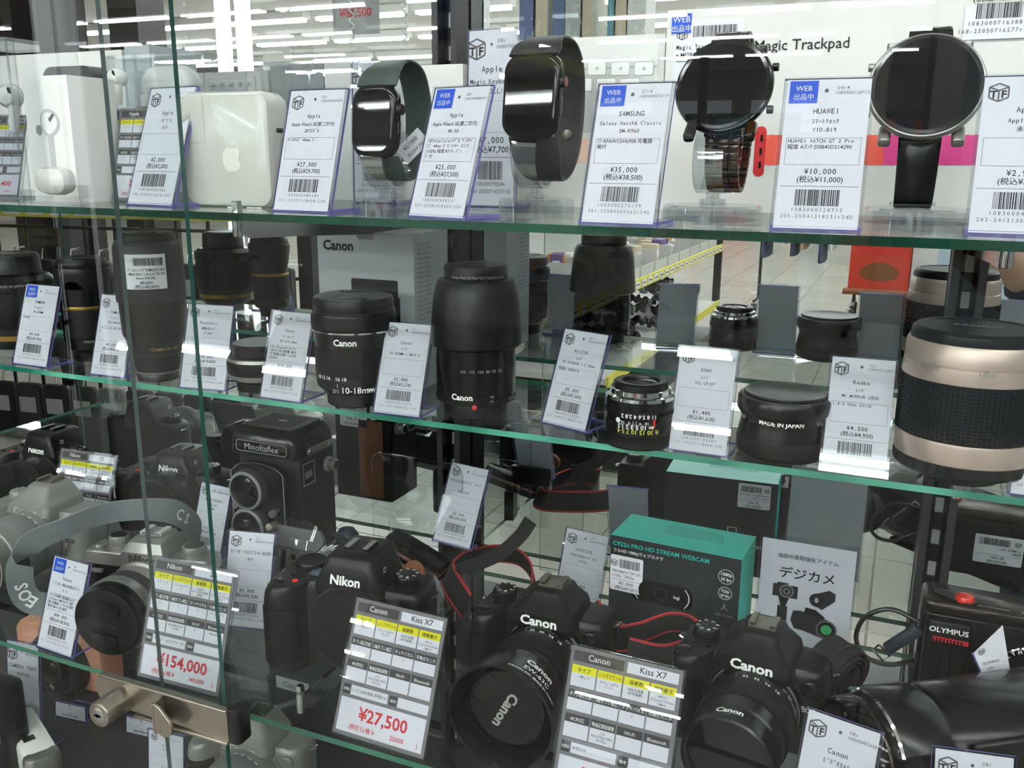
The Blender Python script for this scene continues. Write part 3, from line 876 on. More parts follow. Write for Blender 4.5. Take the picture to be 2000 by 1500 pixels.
round_watch(W3, place_face(1415, 172, W3, -.022), .0288, -.05, .34,
            [(.004, -.021), (.002, -.032), (.004, -.046), (.011, -.057), (.022, -.058), (.032, -.046), (.038, -.026), (.040, -.004), (.034, .016), (.024, .029), (.013, .031), (.006, .024)],
            'round black smart watch with a dark steel link bracelet', 'blackg', 'black', True, 1)
round_watch(W4, place_face(1808, 172, W4, -.022), .0312, .03, .34,
            [(.004, -.023), (.002, -.036), (.003, -.052), (.010, -.064), (.022, -.066), (.034, -.054), (.041, -.030), (.042, -.004), (.036, .018), (.026, .031), (.014, .033), (.006, .026)],
            'round smart watch with steel rim on a plain black strap', 'silver', 'black', False, -1)
# small hang tag on the green-strapped watch
r = thing('hang_tag', 'small white paper tag looped on the green watch strap', 'hang tag', tuple(aty(806, 285, W1.y + .012)), .3)
m = MB(); m.M = RY(-.75) @ FRONT; m.box((0, 0, 0), (.022, .013, .0004), 'paper'); m.build('paper', r, 0)
m = MB(); m.M = RY(-.75) @ T(0, -.0006, 0) @ FRONT
m.text('¥27,000', .0038, 0, .001, 'ink', 'c'); m.text('(税込¥29,700)', .0026, 0, -.004, 'ink', 'c'); m.build('lettering', r, 0)

# ------------------------------------------------------------------ top shelf: adapter, earbuds, clear cases
aL, aR = at(357, 402, ZT), at(538, 406, ZT)
w = (aR - aL).length; h = hz(360, 180, aL.x, aL.y) - ZT
r = thing('power_adapter', 'large rounded white power adapter standing upright on the top shelf', 'power adapter', ((aL.x + aR.x) / 2, (aL.y + aR.y) / 2, ZT), .05)
m = MB(); m.M = T(0, 0, h / 2) @ FRONT
L = []
for zz, i in ((-.028, .004), (-.0265, .0012), (-.023, 0), (-.004, 0), (-.001, .0012), (.0, .003)):
    L.append([(a, b, zz) for a, b in rr(w - 2 * i, h - 2 * i, .0105 - i * .6, 7)])
m.loft(L, 'cream'); m.build('body', r)
apple = [(0, .30), (.18, .36), (.38, .30), (.47, .14), (.36, -.02), (.36, -.22), (.50, -.36), (.36, -.62), (.16, -.74), (0, -.67), (-.16, -.74), (-.36, -.62), (-.52, -.30), (-.50, .06), (-.34, .32), (-.16, .36)]
m = MB(); m.M = T(.006, -.0003, h * .45) @ FRONT
m.add([(a * .016, b * .016, 0) for a, b in chaikin(apple, 2)], [tuple(range(len(apple) * 4))], 'cream2'); m.add([(a * .016, b * .016, 0) for a, b in chaikin([(0, .40), (.04, .60), (.22, .72), (.20, .50)], 2)], [tuple(range(16))], 'cream2')
m.build('embossed_mark', r, 0)
m = MB(); m.M = T(-w / 2 + .012, -.0002, h * .78) @ FRONT; m.frame2(-.010, -.018, .010, .018, .0003, 'lgrey'); m.build('plug_outline', r, 0)
m = MB(); m.M = T(w / 2 - .0002, .014, h * .67) @ RIGHT; m.rbox((0, 0, -.001), (.009, .0034, .0014), .0016, .0002, 'blackg'); m.build('charging_port', r)

q0, q1, q2 = at(155, 396, ZT), at(60, 392, ZT), at(222, 388, ZT)
bh = hz(155, 147, q0.x, q0.y) - ZT
yb = atx(222, 153, q0.x).y
r = thing('earbud_box', 'tall white earbud box with a printed earbud on the top shelf', 'product box', (q0.x - .024, q0.y, ZT))
MB().box((0, (yb - q0.y) / 2, bh / 2), (.048, yb - q0.y, bh), 'boxwhite').build('carton', r, 0)
m = MB(); m.M = T(0, -.0003, bh * .62) @ FRONT
m.add([(.0105 * math.cos(a) * (1 + .25 * math.cos(a - .8)), .0105 * math.sin(a) * (1 + .15 * math.sin(a)), 0) for a in np.linspace(0, 2 * PI, 25)[:-1]], [tuple(range(24))], 'lgrey')
m.rect(-.002, -.034, .0035, -.006, 'lgrey', .0001)
m.add([(.0082 * math.cos(a) * (1 + .25 * math.cos(a - .8)), .001 + .0082 * math.sin(a), .0002) for a in np.linspace(0, 2 * PI, 25)[:-1]], [tuple(range(24))], 'whitep')
m.add([(.003 + x_ * .9, .006 + y_ * .9, .0003) for x_, y_ in ((-.003, -.002), (.003, .003), (.005, .001), (-.001, -.005))], [(3, 2, 1, 0)], 'darkgrey')
m.add([(-.011 + .003 * math.cos(a), -.004 + .004 * math.sin(a), .0003) for a in np.linspace(0, 2 * PI, 13)[:-1]], [tuple(range(12))], 'grey')
m.build('printed_earbud', r, 0)


def clear_box(x0, x1, y0, y1, z0, z1, lab, name='clear_case'):
    r = thing(name, lab, 'clear case', ((x0 + x1) / 2, (y0 + y1) / 2, z0), 0)
    w, d, h, t_ = x1 - x0, y1 - y0, z1 - z0, .0025
    for nm, c, s_ in (('front_panel', (0, -d / 2, h / 2), (w, t_, h)), ('side_panel', (-w / 2 + t_ / 2, 0, h / 2), (t_, d - t_, h)), ('side_panel', (w / 2 - t_ / 2, 0, h / 2), (t_, d - t_, h)), ('top_panel', (0, 0, h - t_ / 2), (w - 2 * t_, d - t_, t_))):
        m = MB(); m.box(c, s_, 'acrylic')
        ax = min(range(3), key=lambda i: s_[i])
        keep = {2: (0, 1), 1: (2, 3), 0: (4, 5)}[ax]
        m.k = ['acrylic' if i in keep else 'acrylic_edge' for i in range(6)]
        m.build(nm, r, 0)
    return r


a = at(-60, 392, ZT); b = at(74, 396, ZT)
zt_ = hz(74, 78, b.x, b.y)
clear_box(a.x, b.x, b.y - .012, b.y + .055, ZT, zt_, 'clear acrylic case cut by the left edge on the top shelf')
a = at(214, 384, ZT); b = at(408, 388, ZT)
YB = .625
xa, xb = aty(212, 250, YB).x, aty(404, 250, YB).x
zi, ztp = aty(300, 208, YB).z, aty(300, 104, YB).z
clear_box(xa, xb, YB, YB + .06, ZT, zi, 'clear acrylic riser under the open earbud case', 'clear_riser')
clear_box(xa + .001, xb - .001, YB + .002, YB + .058, zi + .0005, ztp, 'clear acrylic cover around the open earbud case')
xa, xb = aty(512, 200, .625).x, aty(706, 200, .625).x
clear_box(xa, xb, .625, .690, ZT, aty(600, 118, .625).z, 'wide clear acrylic case behind the power adapter')

# charging cases and earbuds
p = aty(90, 354, .512); hw = 42 * mpp(p)
r = thing('earbud_case', 'closed cream earbud case lying low in front of the earbud box', 'earbud case', (p.x, p.y, p.z - 27 * mpp(p)))
m = MB(); hh = 54 * mpp(p)
m.M = T(0, 0, hh / 2) @ FRONT
m.loft([[(a_, b_, zz) for a_, b_ in rr(2 * hw - 2 * i, hh - 2 * i, hh * .45 - i, 8)] for zz, i in ((-.018, .006), (-.014, .0015), (-.009, 0), (-.003, .0015), (0, .006))], 'cream'); m.build('shell', r)
q = p.z - 27 * mpp(p) - ZT
r = thing('clear_riser', 'thin clear plate under the closed cream earbud case', 'riser', (p.x, p.y + .009, ZT))
MB().box((0, 0, q / 2 - .0002), (.05, .022, q - .0006), 'acrylic').build('block', r, 0)
p = aty(334, 158, YB + .03)
hw = 64 * mpp(p)
r = thing('earbud_case', 'open white earbud case standing inside the clear cover', 'earbud case', (p.x, p.y, zi + .001))
hh = ztp - zi - .008
m = MB(); m.M = T(0, 0, hh / 2) @ FRONT
m.loft([[(a_, b_, zz) for a_, b_ in rr(2 * hw - 2 * i, hh - 2 * i, .016 - i * .5, 8)] for zz, i in ((-.011, .006), (-.008, .0015), (-.004, 0), (.004, 0), (.008, .0015), (.0105, .005))], 'whitep'); m.build('lid', r)
m = MB(); m.M = T(0, 0, 0); m.rbox((0, -.0108, 0), (2 * hw * .9, .002, hh * .30), .0009, .0008, 'whitep'); m.build('rim', r)


def earbud(p, lab, s=1.0, rz=0):
    r = thing('earbud', lab, 'earbud', tuple(p), rz, 'white wireless earbuds', s)
    m = MB(); m.M = FRONT
    m.lathe([(.0005, -.008), (.006, -.0065), (.0085, -.002), (.008, .003), (.0055, .0065), (.0005, .008)], 'whitep', 28); m.build('bud', r)
    m = MB(); m.M = T(.003, -.002, -.006) @ RY(.12)
    m.lathe([(.0031, -.017), (.0033, -.014), (.0036, 0)], 'whitep', 18); m.build('stem', r)
    m = MB(); m.M = T(.0035, -.0068, .003) @ RX(.4) @ FRONT; m.rbox((0, 0, 0), (.0022, .0055, .0008), .001, .0002, 'blackg'); m.build('sensor', r)
    return r


e = aty(232, 188, YB - .012); earbud(Vector((e.x, e.y, zi + .023)), 'white earbud resting at the left end of the clear riser', .95)
e = aty(20, 188, .585); earbud(e, 'white earbud at the left edge propped in the clear case', 1.25, .4)
# black case behind the earbud box
p = aty(148, 140, .665)
r = thing('black_earbud_case', 'dark rounded case rising behind the white earbud box', 'earbud case', (p.x, .665, ZT))
m = MB(); hh = p.z - ZT + .004; m.M = T(0, 0, hh / 2) @ FRONT
m.loft([[(a_, b_, zz) for a_, b_ in rr(.064 - 2 * i, hh - 2 * i, .012, 8)] for zz, i in ((-.012, .004), (-.010, 0), (.010, 0), (.012, .004))], 'darkgrey'); m.build('shell', r)
# white cartons along the mirror
def carton(x0, x1, y0, y1, z1, lab, k='boxwhite'):
    r = thing('white_carton', lab, 'product box', ((x0 + x1) / 2, y0, ZT), 0, 'white cartons at the back of the top shelf')
    MB().box((0, (y1 - y0) / 2, (z1 - ZT) / 2), (x1 - x0, y1 - y0, z1 - ZT), k).build('carton', r, 0)
    return r


Y0 = .735
carton(aty(-80, 200, Y0).x, aty(246, 200, Y0).x, Y0, .80, aty(120, 103, Y0).z, 'low white carton behind the earbud box at the left')
carton(aty(252, 200, Y0).x, aty(300, 200, Y0).x, Y0, .80, aty(270, 88, Y0).z, 'short white carton whose top shows above the clear cover', 'boxgrey')
r = thing('icon_card', 'grey card printed with a grid of key icons behind the power adapter', 'card', tuple(aty(455, 205, .70)), 0)
u = mpp(aty(455, 155, .70))
MB().box((0, .001, 26 * u), (112 * u, .002, 52 * u), 'faint').build('card', r, 0)
m = MB(); m.M = FRONT
for i in range(5):
    for j in range(2):
        x0 = (-54 + i * 22) * u; y0 = (30 - j * 20) * u; m.frame2(x0, y0, x0 + 19 * u, y0 + 16 * u, .6 * u, 'paper', .0002); m.text(('esc', 'F1', 'tab', '⌘', 'fn')[i], 8 * u, x0 + 9 * u, y0 + 5 * u, 'ink', 'c', z=.0002)
m.text('キーボード配列 JIS 日本語', 6 * u, 0, 2 * u, 'inkgrey', 'c', z=.0002); m.build('printing', r, 0)
# keyboard boxes
YK = .70
def key(m, x0, y0, x1, y1, s, u):
    m.add([(a_ + (x0 + x1) / 2, b_ + (y0 + y1) / 2, .0004) for a_, b_ in rr(x1 - x0, y1 - y0, 4 * u, 4)], [tuple(range(20))], 'faint')
    m.add([(a_ + (x0 + x1) / 2, b_ + (y0 + y1) / 2, .0006) for a_, b_ in rr(x1 - x0 - 3 * u, y1 - y0 - 3 * u, 3 * u, 4)], [tuple(range(20))], 'white')
    m.text(s, 8 * u, (x0 + x1) / 2, (y0 + y1) / 2 - 3 * u, 'inkgrey', 'c', z=.0008)


A0, A1 = aty(640, 300, YK), aty(905, 300, YK); zt_ = aty(800, 90, YK).z
r = thing('keyboard_box', 'plain cream box with an escape key printed at its corner behind the green-strapped watch', 'product box', (A0.x, YK, ZT))
u = mpp(A0); w = A1.x - A0.x
MB().box((w / 2, .03, (aty(700, 132, YK).z - ZT) / 2), (w, .06, aty(700, 132, YK).z - ZT), 'boxwhite').build('carton', r, 0)
m = MB(); m.M = FRONT; zk = aty(712, 152, YK).z - ZT; xk = aty(712, 152, YK).x - A0.x
m.rect(xk - 26 * u, zk - 60 * u, xk + 30 * u, zk + 18 * u, 'aluminium', .0002); key(m, xk - 18 * u, zk - 16 * u, xk + 18 * u, zk + 14 * u, 'esc', u); m.build('printed_keyboard', r, 0)
B0, B1 = aty(917, 300, .69), aty(1290, 300, .69); zb = aty(1200, 70, .69).z
r = thing('keyboard_box', 'white keyboard box with printed keys and a peach band behind the black-strapped watch', 'product box', (B0.x, .69, ZT))
u = mpp(aty(1100, 200, .69)); w = B1.x - B0.x
MB().box((w / 2, .035, (zb - ZT) / 2), (w, .07, zb - ZT), 'boxwhite').build('carton', r, 0)
def lx(px, py): q = aty(px, py, .69); return (q.x - B0.x, q.z - ZT)
m = MB(); m.M = FRONT
x0, y0 = lx(1100, 260); x1, y1 = lx(1287, 76)
m.add([(a_ + (x0 + x1) / 2 , b_ + (y0 + y1) / 2, .0002) for a_, b_ in rr(x1 - x0, y1 - y0, 8 * u, 5)], [tuple(range(24))], 'aluminium')
m.rect(x0, y1 - 50 * u, x1, y1 - 46 * u, 'faint', .0003)
for i, s in enumerate(('esc', '☼', '☼', '⊞')):
    a_ = lx(1120 + i * 46, 134); key(m, a_[0] - 19 * u, a_[1] - 13 * u, a_[0] + 19 * u, a_[1] + 13 * u, s, u)
for i, s in enumerate(('!', '"', '#')):
    a_ = lx(1138 + i * 46, 166); key(m, a_[0] - 20 * u, a_[1] - 13 * u, a_[0] + 20 * u, a_[1] + 13 * u, s, u)
m.build('printed_keyboard', r, 0)
m = MB(); m.M = FRONT
P_ = [lx(*q) for q in ((926, 252), (945, 264), (1000, 270), (1150, 270), (1150, 318), (1000, 318), (950, 318), (926, 330))]
m.add([(a_, b_, .0003) for a_, b_ in P_], [tuple(range(8))], 'peach')
for q in ((937, 275), (934, 292), (931, 309)):
    a_ = lx(*q); m.add([(a_[0] + c * 2.2 * u, a_[1] + d_ * 7 * u, .0005) for c, d_ in ((-1, -1), (1, -1), (1, 1), (-1, 1))], [(0, 1, 2, 3)], 'coral')
m.build('printed_band', r, 0)
C0 = aty(1292, 300, .68); zc = aty(1600, 4, .68).z; x_r = .14
r = thing('trackpad_box', 'large white trackpad box with a coral and pink printed band', 'product box', (C0.x, .68, ZT))
MB().box(((x_r - C0.x) / 2, .04, (zc - ZT) / 2), (x_r - C0.x, .08, zc - ZT), 'boxwhite').build('carton', r, 0)
def lx(px, py): q = aty(px, py, .68); return (q.x - C0.x, q.z - ZT)
u = mpp(aty(1600, 200, .68))
m = MB(); m.M = FRONT; a_ = lx(1472, 100); b_ = lx(1658, 97)
V_, _ = glyph('Magic Trackpad', .006); sz = (b_[0] - a_[0]) / V_[:, 0].max()
m.text('Magic Trackpad', sz, a_[0], a_[1], 'ink', 'l', .006, z=.0004); m.build('lettering', r, 0)
m = MB(); m.M = FRONT
n = 24; xs = np.linspace(1492, 2000, n + 1)
def mixk(i): return 'coral' if i < 11 else 'pink'
for i in range(n):
    p0, p1, p2, p3 = lx(xs[i], 322), lx(xs[i + 1], 323), lx(xs[i + 1], 263), lx(xs[i], 264)
    m.add([(q[0], q[1], .0003) for q in (p0, p1, p2, p3)], [(0, 1, 2, 3)], mixk(i))
a_, b_ = lx(1484, 296), lx(1484, 296)
m.add([(a_[0] + x_, a_[1] + y_, .0005) for x_, y_ in rr(22 * u, 98 * u, 10 * u, 5)], [tuple(range(24))], 'red')
for q in ((1488, 270), (1486, 296), (1484, 322)):
    c = lx(*q); m.add([(c[0] + x_, c[1] + y_, .0007) for x_, y_ in rr(5 * u, 14 * u, 2.4 * u, 4)], [tuple(range(20))], 'blackm')
m.build('printed_band', r, 0)


def sticker(r, x, z, w, h, M, lines, price, tax, seed, web=False, mirror=False):
    m = MB(); m.M = M @ T(x, z, .0006)
    m.add([(a_, b_, 0) for a_, b_ in rr(w, h, min(w, h) * .06, 4)], [tuple(range(20))], 'paper')
    s_ = m.build('barcode_sticker', r, 0)
    m = MB(); m.M = M @ T(x, z, .0008)
    logo_tf(m, -w * .38, h * .28, h * .18)
    m.barcode(-w * .22, h * .16, w * .42, h * .40, seed)
    for i, s in enumerate(lines): ct(m, s, h * (.02 - .13 * i), h * .105, w * .9, 'ink', .55, -w * .46, 'l')
    m.rect(-w * .46, -h * .185, w * .46, -h * .175, 'ink')
    ct(m, price, -h * .315, h * .12, w * .7); ct(m, tax, -h * .45, h * .115, w * .8)
    m.build('lettering', s_, 0)
    return s_


a_, b_ = lx(1313, 158), lx(1456, 34)
sticker(r, (a_[0] + b_[0]) / 2, (a_[1] + b_[1]) / 2, b_[0] - a_[0], b_[1] - a_[1], FRONT, ['Magic Trackpad2 Appl', 'e MJ2R2J/A 程度S'], '¥10,000', '(税込¥11,000)', 5)
m = MB(); m.M = FRONT; a_, b_ = lx(1312, 66), lx(1352, 26)
m.rect(a_[0], a_[1], b_[0], b_[1], 'blue', .0010); cx_, cz_ = (a_[0] + b_[0]) / 2, (a_[1] + b_[1]) / 2
m.text('WEB', 17 * u, cx_, cz_ + 2 * u, 'logo', 'c', z=.0012); m.text('出品中', 14 * u, cx_, cz_ - 15 * u, 'logo', 'c', z=.0012); m.build('web_sticker', r, 0)
a_, b_ = lx(1878, 82), lx(2010, 6)
m = MB(); m.M = FRONT; m.rect(a_[0], a_[1], b_[0], b_[1], 'paper', .0006); s_ = m.build('barcode_sticker', r, 0)
m = MB(); m.M = FRONT @ T((a_[0] + b_[0]) / 2, a_[1], .0008)
ct(m, '(税込¥2,200)', 68 * u, 15 * u, 110 * u); m.barcode(-32 * u, 38 * u, 44 * u, 64 * u, 9); ct(m, '1083000716388', 27 * u, 10 * u, 90 * u, 'inkgrey', .8); ct(m, '168-25050716577r25', 14 * u, 10 * u, 120 * u, 'inkgrey', .8)
m.rect(-66 * u, 1 * u, 66 * u, 3 * u, 'inkgrey'); m.build('lettering', s_, 0)
# keyboard tag standing behind the black-strapped watch
p = aty(968, 205, .665)
price_tag('T9', (p.x, .655, ZT, -.03, .040, aty(968, 62, .67).z - ZT, .04), 'white price tag for the boxed keyboard, half hidden left of the black-strapped watch', '08r', '1083000793584', 'Apple', ['Magic Keyboard', 'MLA22LL/A'], ['程度S'], '¥7,000', '(税込¥7,700)', '1083000793584', '166-25050716577r25', False, 7)
p = aty(756, 205, .685)
price_tag('T10', (p.x, .660, ZT, 0, .036, aty(756, 122, .665).z - ZT, .03), 'white price tag behind the dark green strap, only its top left showing', '02r', '1083000412156', 'Apple', ['Magic Keyboard'], [], '¥6,000', '(税込¥6,600)', '1083000412156', '166-24121300382r24', False, 11)

# ------------------------------------------------------------------ middle shelf: loose lenses standing on end
LENSES = 'loose camera lenses on the middle shelf'


class Lens:
    """upright lens built from silhouette half-widths and heights read off along its axis"""

    def __init__(s, bx, by, label, z0=ZM):
        s.p = at(bx, by, z0); s.bx = bx; s.z0 = z0
        s.rz = math.atan2(-s.p.x, s.p.y)
        s.r = thing('camera_lens', label, 'camera lens', tuple(s.p), s.rz, LENSES)

    def h(s, y): return max(0.0, hz(s.bx, y, s.p.x, s.p.y) - s.z0)

    def rad(s, hw, y): return hw * mpp(Vector((s.p.x, s.p.y, s.z0 + s.h(y)))) * .985

    def part(s, name, lv, mat='black', seg=64, smooth=35, caps=True):
        m = MB(); m.lathe([(s.rad(a[0], a[1]), s.h(a[1])) + tuple(a[2:]) for a in lv], mat, seg, caps)
        return m.build(name, s.r, smooth)

    def words(s, items):
        m = MB()
        for txt, hw, y, px_off, size_px, k, flip, bold in items:
            R_ = s.rad(hw, y) + .0006; u = mpp(Vector((s.p.x, s.p.y, s.z0 + s.h(y))))
            a = math.asin(max(-.98, min(.98, px_off / hw)))
            V, _ = glyph(txt, bold); w_ = V[:, 0].max() * size_px * u / R_ if len(V) else 0
            m.text(txt, size_px * u, a + (w_ if flip else 0), s.h(y) + (size_px * u * .7 if flip else 0), k, 'l', bold, wrap=(R_, flip))
        return m.build('lettering', s.r, 0)

    def top_text(s, txt, y, size, k='logod', off=(0, 0), rot=0.0):
        m = MB(); m.M = T(0, 0, s.h(y) + .0003) @ RZ(rot); m.text(txt, size, off[0], off[1], k, 'c', .01); return m.build('cap_lettering', s.r, 0)

    def cap(s, lv, clips=True):
        o = s.part('front_cap', lv, 'blackm', 96)
        hw, y = lv[-1][0], lv[-1][1]; R_ = s.rad(hw, y)
        if clips:
            m = MB()
            for sg in (-1, 1):
                m.M = T(0, sg * R_ * .72, s.h(y) - .0002) @ RZ(0 if sg < 0 else PI)
                m.rbox((0, 0, 0), (R_ * .75, R_ * .34, .0009), .001, .0003, 'black')
            m.build('cap_grip', s.r)
        return o


# tall zoom cut by the left edge
l = Lens(45, 690, 'black zoom lens cut by the left edge, wide stepped front cap on top')
l.part('rear_cap', [(40, 690), (42, 688), (42, 674), (40, 672)], 'grey')
l.part('barrel', [(52, 672), (60, 664), (64, 655), (66, 648, 'gold'), (66, 645, 'gold'), (67, 642), (67, 636), (68, 632)], 'black')
l.part('zoom_ring', [(70, 632), (71, 630), (71, 566, 'rubber', .0008), (70, 564)], 'rubber', 120)
l.part('front_barrel', [(71, 564), (73, 560), (73, 543), (70, 540), (62, 533)], 'black')
l.cap([(50, 533), (52, 530), (50, 498), (48, 494), (46, 493)])
l.words([('MADE IN JAPAN', 73, 552, -30, 7, 'logod', False, 0)])
# petal-hooded zoom
l = Lens(178, 700, 'black zoom lens with a petal hood and a thin gold ring')
l.part('rear_cap', [(28, 712), (30, 709), (31, 690), (29, 688)], 'blackm')
l.part('barrel', [(30, 690), (33, 682), (42, 676), (44, 668), (44, 654)], 'black')
l.part('zoom_ring', [(45, 654), (45, 602, 'rubber', .0007), (44, 600)], 'rubber', 110)
l.part('gold_ring', [(44, 600), (45.5, 598, 'gold'), (45.5, 595, 'gold'), (44, 593, 'gold')], 'gold')
l.part('front_barrel', [(44, 593), (44, 560)], 'black')
m = MB(); n = 96; lo = []; up = []; lo2 = []; up2 = []
for i in range(n):
    a = 2 * PI * i / n
    yv = 566 + 22 * math.cos(2 * a + .9)
    for Lx, hw, y in ((lo, 48 + (566 - yv) * .02, yv), (up, 53, 528), (up2, 50, 519), (lo2, 46, yv)):
        R_ = l.rad(hw, y); Lx.append((R_ * math.cos(a), R_ * math.sin(a), l.h(y)))
m.loft([lo2, lo, up, up2], 'blackm', False, False); m.build('hood', l.r)
l.cap([(47, 519), (48, 516), (46, 506), (43, 502)])
l.words([('MADE IN JAPAN', 44, 662, -10, 7, 'logod', False, 0)])
# tall tele zoom with label
l = Lens(310, 738, 'tall black zoom lens with a barcode label on its reversed hood')
l.part('rear_cap', [(37, 747), (39, 745), (39, 726), (37, 723)], 'black')
l.part('mount_ring', [(40, 724), (41, 722, 'silver'), (41, 720, 'silver'), (40, 719, 'silver')], 'silver')
l.part('barrel', [(42, 719), (46, 700), (47, 688), (50, 684, 'darkgrey'), (50, 681), (54, 660), (58, 652), (60, 648), (62, 594), (63, 576)], 'blackm')
l.part('hood', [(64, 584), (66, 580), (65, 480), (61, 470), (58, 468)], 'darkgrey')
l.cap([(54, 470), (55, 467), (54, 456), (51, 452)])
l.words([('TAMRON', 53, 676, -10, 9, 'goldink', False, .01), ('AF', 53, 676, 30, 9, 'goldink', False, .01)])
R_ = l.rad(66, 520); u = mpp(l.p)
st = MB(); vs = []; N = 14
a0, a1 = math.asin(-42 / 66), math.asin(30 / 66); z0_, z1_ = l.h(556), l.h(490)
for j in range(2):
    for i in range(N + 1):
        a = a0 + (a1 - a0) * i / N; vs.append(((R_ + .0004) * math.sin(a), -(R_ + .0004) * math.cos(a), z0_ if j == 0 else z1_))
st.add(vs, [(i, i + 1, N + 2 + i, N + 1 + i) for i in range(N)], 'paper'); s_ = st.build('barcode_label', l.r)
m = MB(); ac = (a0 + a1) / 2; W_ = (R_ + .0007)
def wl(txt, v, size, k='ink', off=None, mono=None):
    V, _ = glyph(txt, 0.008); ww = V[:, 0].max() * size; mx = (a1 - a0) * W_ * .92; q = min(1, mx / ww)
    m.text(txt, size, (ac - ww * q / 2 / W_) if off is None else off, z0_ + v * (z1_ - z0_), k, 'l', .008, sx=q, wrap=(W_, False))
wl('ズームレンズ TAMRON TELE', .52, .0036); wl('-MACRO 1:4-5.6 70-30', .40, .0036); wl('0mm 900382', .29, .0034); wl('¥8,000', .15, .0042); wl('(税込¥8,800)', .03, .0042)
rr_ = random.Random(4); a = a0 + (a1 - a0) * .22
while a < a1 - .1:
    b_ = rr_.choice((.008, .008, .016, .024)); m.add([(W_ * math.sin(t_), -W_ * math.cos(t_), z0_ + v * (z1_ - z0_)) for t_, v in ((a, .68), (a + b_, .68), (a + b_, .90), (a, .90))], [(0, 1, 2, 3)], 'ink'); a += b_ + rr_.choice((.008, .016))
a = a0 + .015; m.add([(W_ * math.sin(t_), -W_ * math.cos(t_), z0_ + v * (z1_ - z0_)) for t_, v in ((a, .255), (a1 - .015, .255), (a1 - .015, .265), (a, .265))], [(0, 1, 2, 3)], 'ink')
m.build('lettering', s_, 0)
# pancake
l = Lens(513, 757, 'small black pancake lens capped at both ends, half behind a price tag')
l.part('rear_cap', [(46, 762), (48, 760), (49, 741, 'blackm', .0006), (49, 738)], 'blackm', 80)
l.part('barrel', [(56, 738), (62, 733), (64, 728, 'silver'), (65, 724, 'silver'), (65, 721)], 'black')
l.part('focus_ring', [(65, 721), (66, 719), (66, 702, 'rubber', .0006), (65, 699)], 'rubber', 110)
l.part('front_barrel', [(65, 699), (63, 693, 'silver'), (62, 691), (56, 688)], 'black')
l.cap([(54, 688), (54, 669), (52, 667)], False)
l.words([('H-H020 LUMIX G 1:1.7/20', 64.5, 733, -40, 6, 'logod', False, 0)])
# 10-18 zoom
l = Lens(697, 783, 'black 10-18mm zoom lens with silver ring in front of the grey carton')
l.part('rear_cap', [(55, 783), (57, 781), (57, 762, 'blackm', .0012), (56, 758)], 'blackm', 60)
l.part('barrel', [(60, 758), (66, 754), (74, 747), (77, 738), (77, 722)], 'black')
l.part('zoom_ring', [(77.5, 722), (78, 720), (78.5, 672, 'rubber', .0009), (78, 670)], 'rubber', 130)
l.part('front_barrel', [(77.5, 670), (79, 650), (80, 642), (83, 640, 'chrome'), (83.5, 637, 'chrome'), (82, 635)], 'black')
l.part('focus_ring', [(83, 635), (84, 632), (84, 612, 'rubber', .0007), (83, 609)], 'rubber', 150)
l.part('filter_rim', [(82, 609), (81, 606), (82, 601), (80, 599)], 'black')
l.cap([(79, 599), (79.5, 597), (79, 582), (77, 577), (70, 575)])
l.words([('Canon', 78.2, 661, -40, 17, 'logo', False, .03), ('EFS', 77, 750, -44, 10, 'logod', False, .01), ('10-18mm', 77, 750, -29, 17, 'logo', False, .005), ('IMAGE STABILIZER', 77, 748, 20, 9, 'logo', False, .02),
         ('10 12 14    16 18', 77.5, 727, -70, 10, 'logo', False, .01), ('|', 77.5, 738, -36, 8, 'logo', False, 0)])
l.top_text('Canon', 575, .010)
# 55-200 with hood
l = Lens(930, 803, 'tall black zoom lens with a scuffed flared hood, beside the slotted post')
l.part('rear_cap', [(60, 803), (63, 801), (64, 779, 'blackm', .0012), (62, 777)], 'blackm', 60)
l.part('barrel', [(68, 777), (75, 772), (78, 764), (78.5, 735), (79, 700), (78, 680), (79, 640)], 'black')
l.part('grip_ring', [(78.6, 774), (79, 772), (79, 764, 'rubber', .0008), (78.5, 763)], 'rubber', 130)
l.part('hood', [(86, 672), (91, 668), (91, 660), (89, 630), (85, 580), (80, 556), (76, 546), (70, 543)], 'blackm', 80)
l.part('protector_ring', [(63, 545), (63, 543), (63, 536)], 'black', 80)
l.cap([(62, 536), (63.5, 534), (63.5, 520, 'blackm', .0004), (61, 516), (54, 515)])
l.words([('Canon', 78.6, 763, -46, 16, 'logo', False, .03), ('PROTECTOR(W) 52mm', 63.2, 538, -8, 7, 'logod', False, .01), ('Kenko', 63.2, 538, -46, 7, 'logod', False, .02), ('PRO1D', 63.2, 538, -30, 7, 'logod', False, .02),
         ('AF', 78.6, 768, 26, 7, 'logod', False, 0), ('MF', 78.6, 760, 26, 7, 'logod', False, 0), ('55-200', 78.6, 770, 62, 10, 'logod', False, .01), ('200  135  100  80  70  55', 79.2, 712, -30, 8, 'logod', False, 0)])
m = MB(); R_ = l.rad(79, 776); a = math.asin(-3 / 79); m.M = RZ(a) @ T(0, -R_, l.h(776)) @ FRONT
m.lathe([(.0022, -.001), (.0022, .0006), (.0012, .0012)], 'red', 20); m.build('mount_dot', l.r)
m = MB(); a = math.asin(14 / 79); m.M = RZ(a) @ T(0, -l.rad(78.6, 768), l.h(772)) @ FRONT; m.rbox((0, .003, 0), (.007, .009, .0012), .002, .0004, 'blackg'); m.build('focus_switch', l.r)
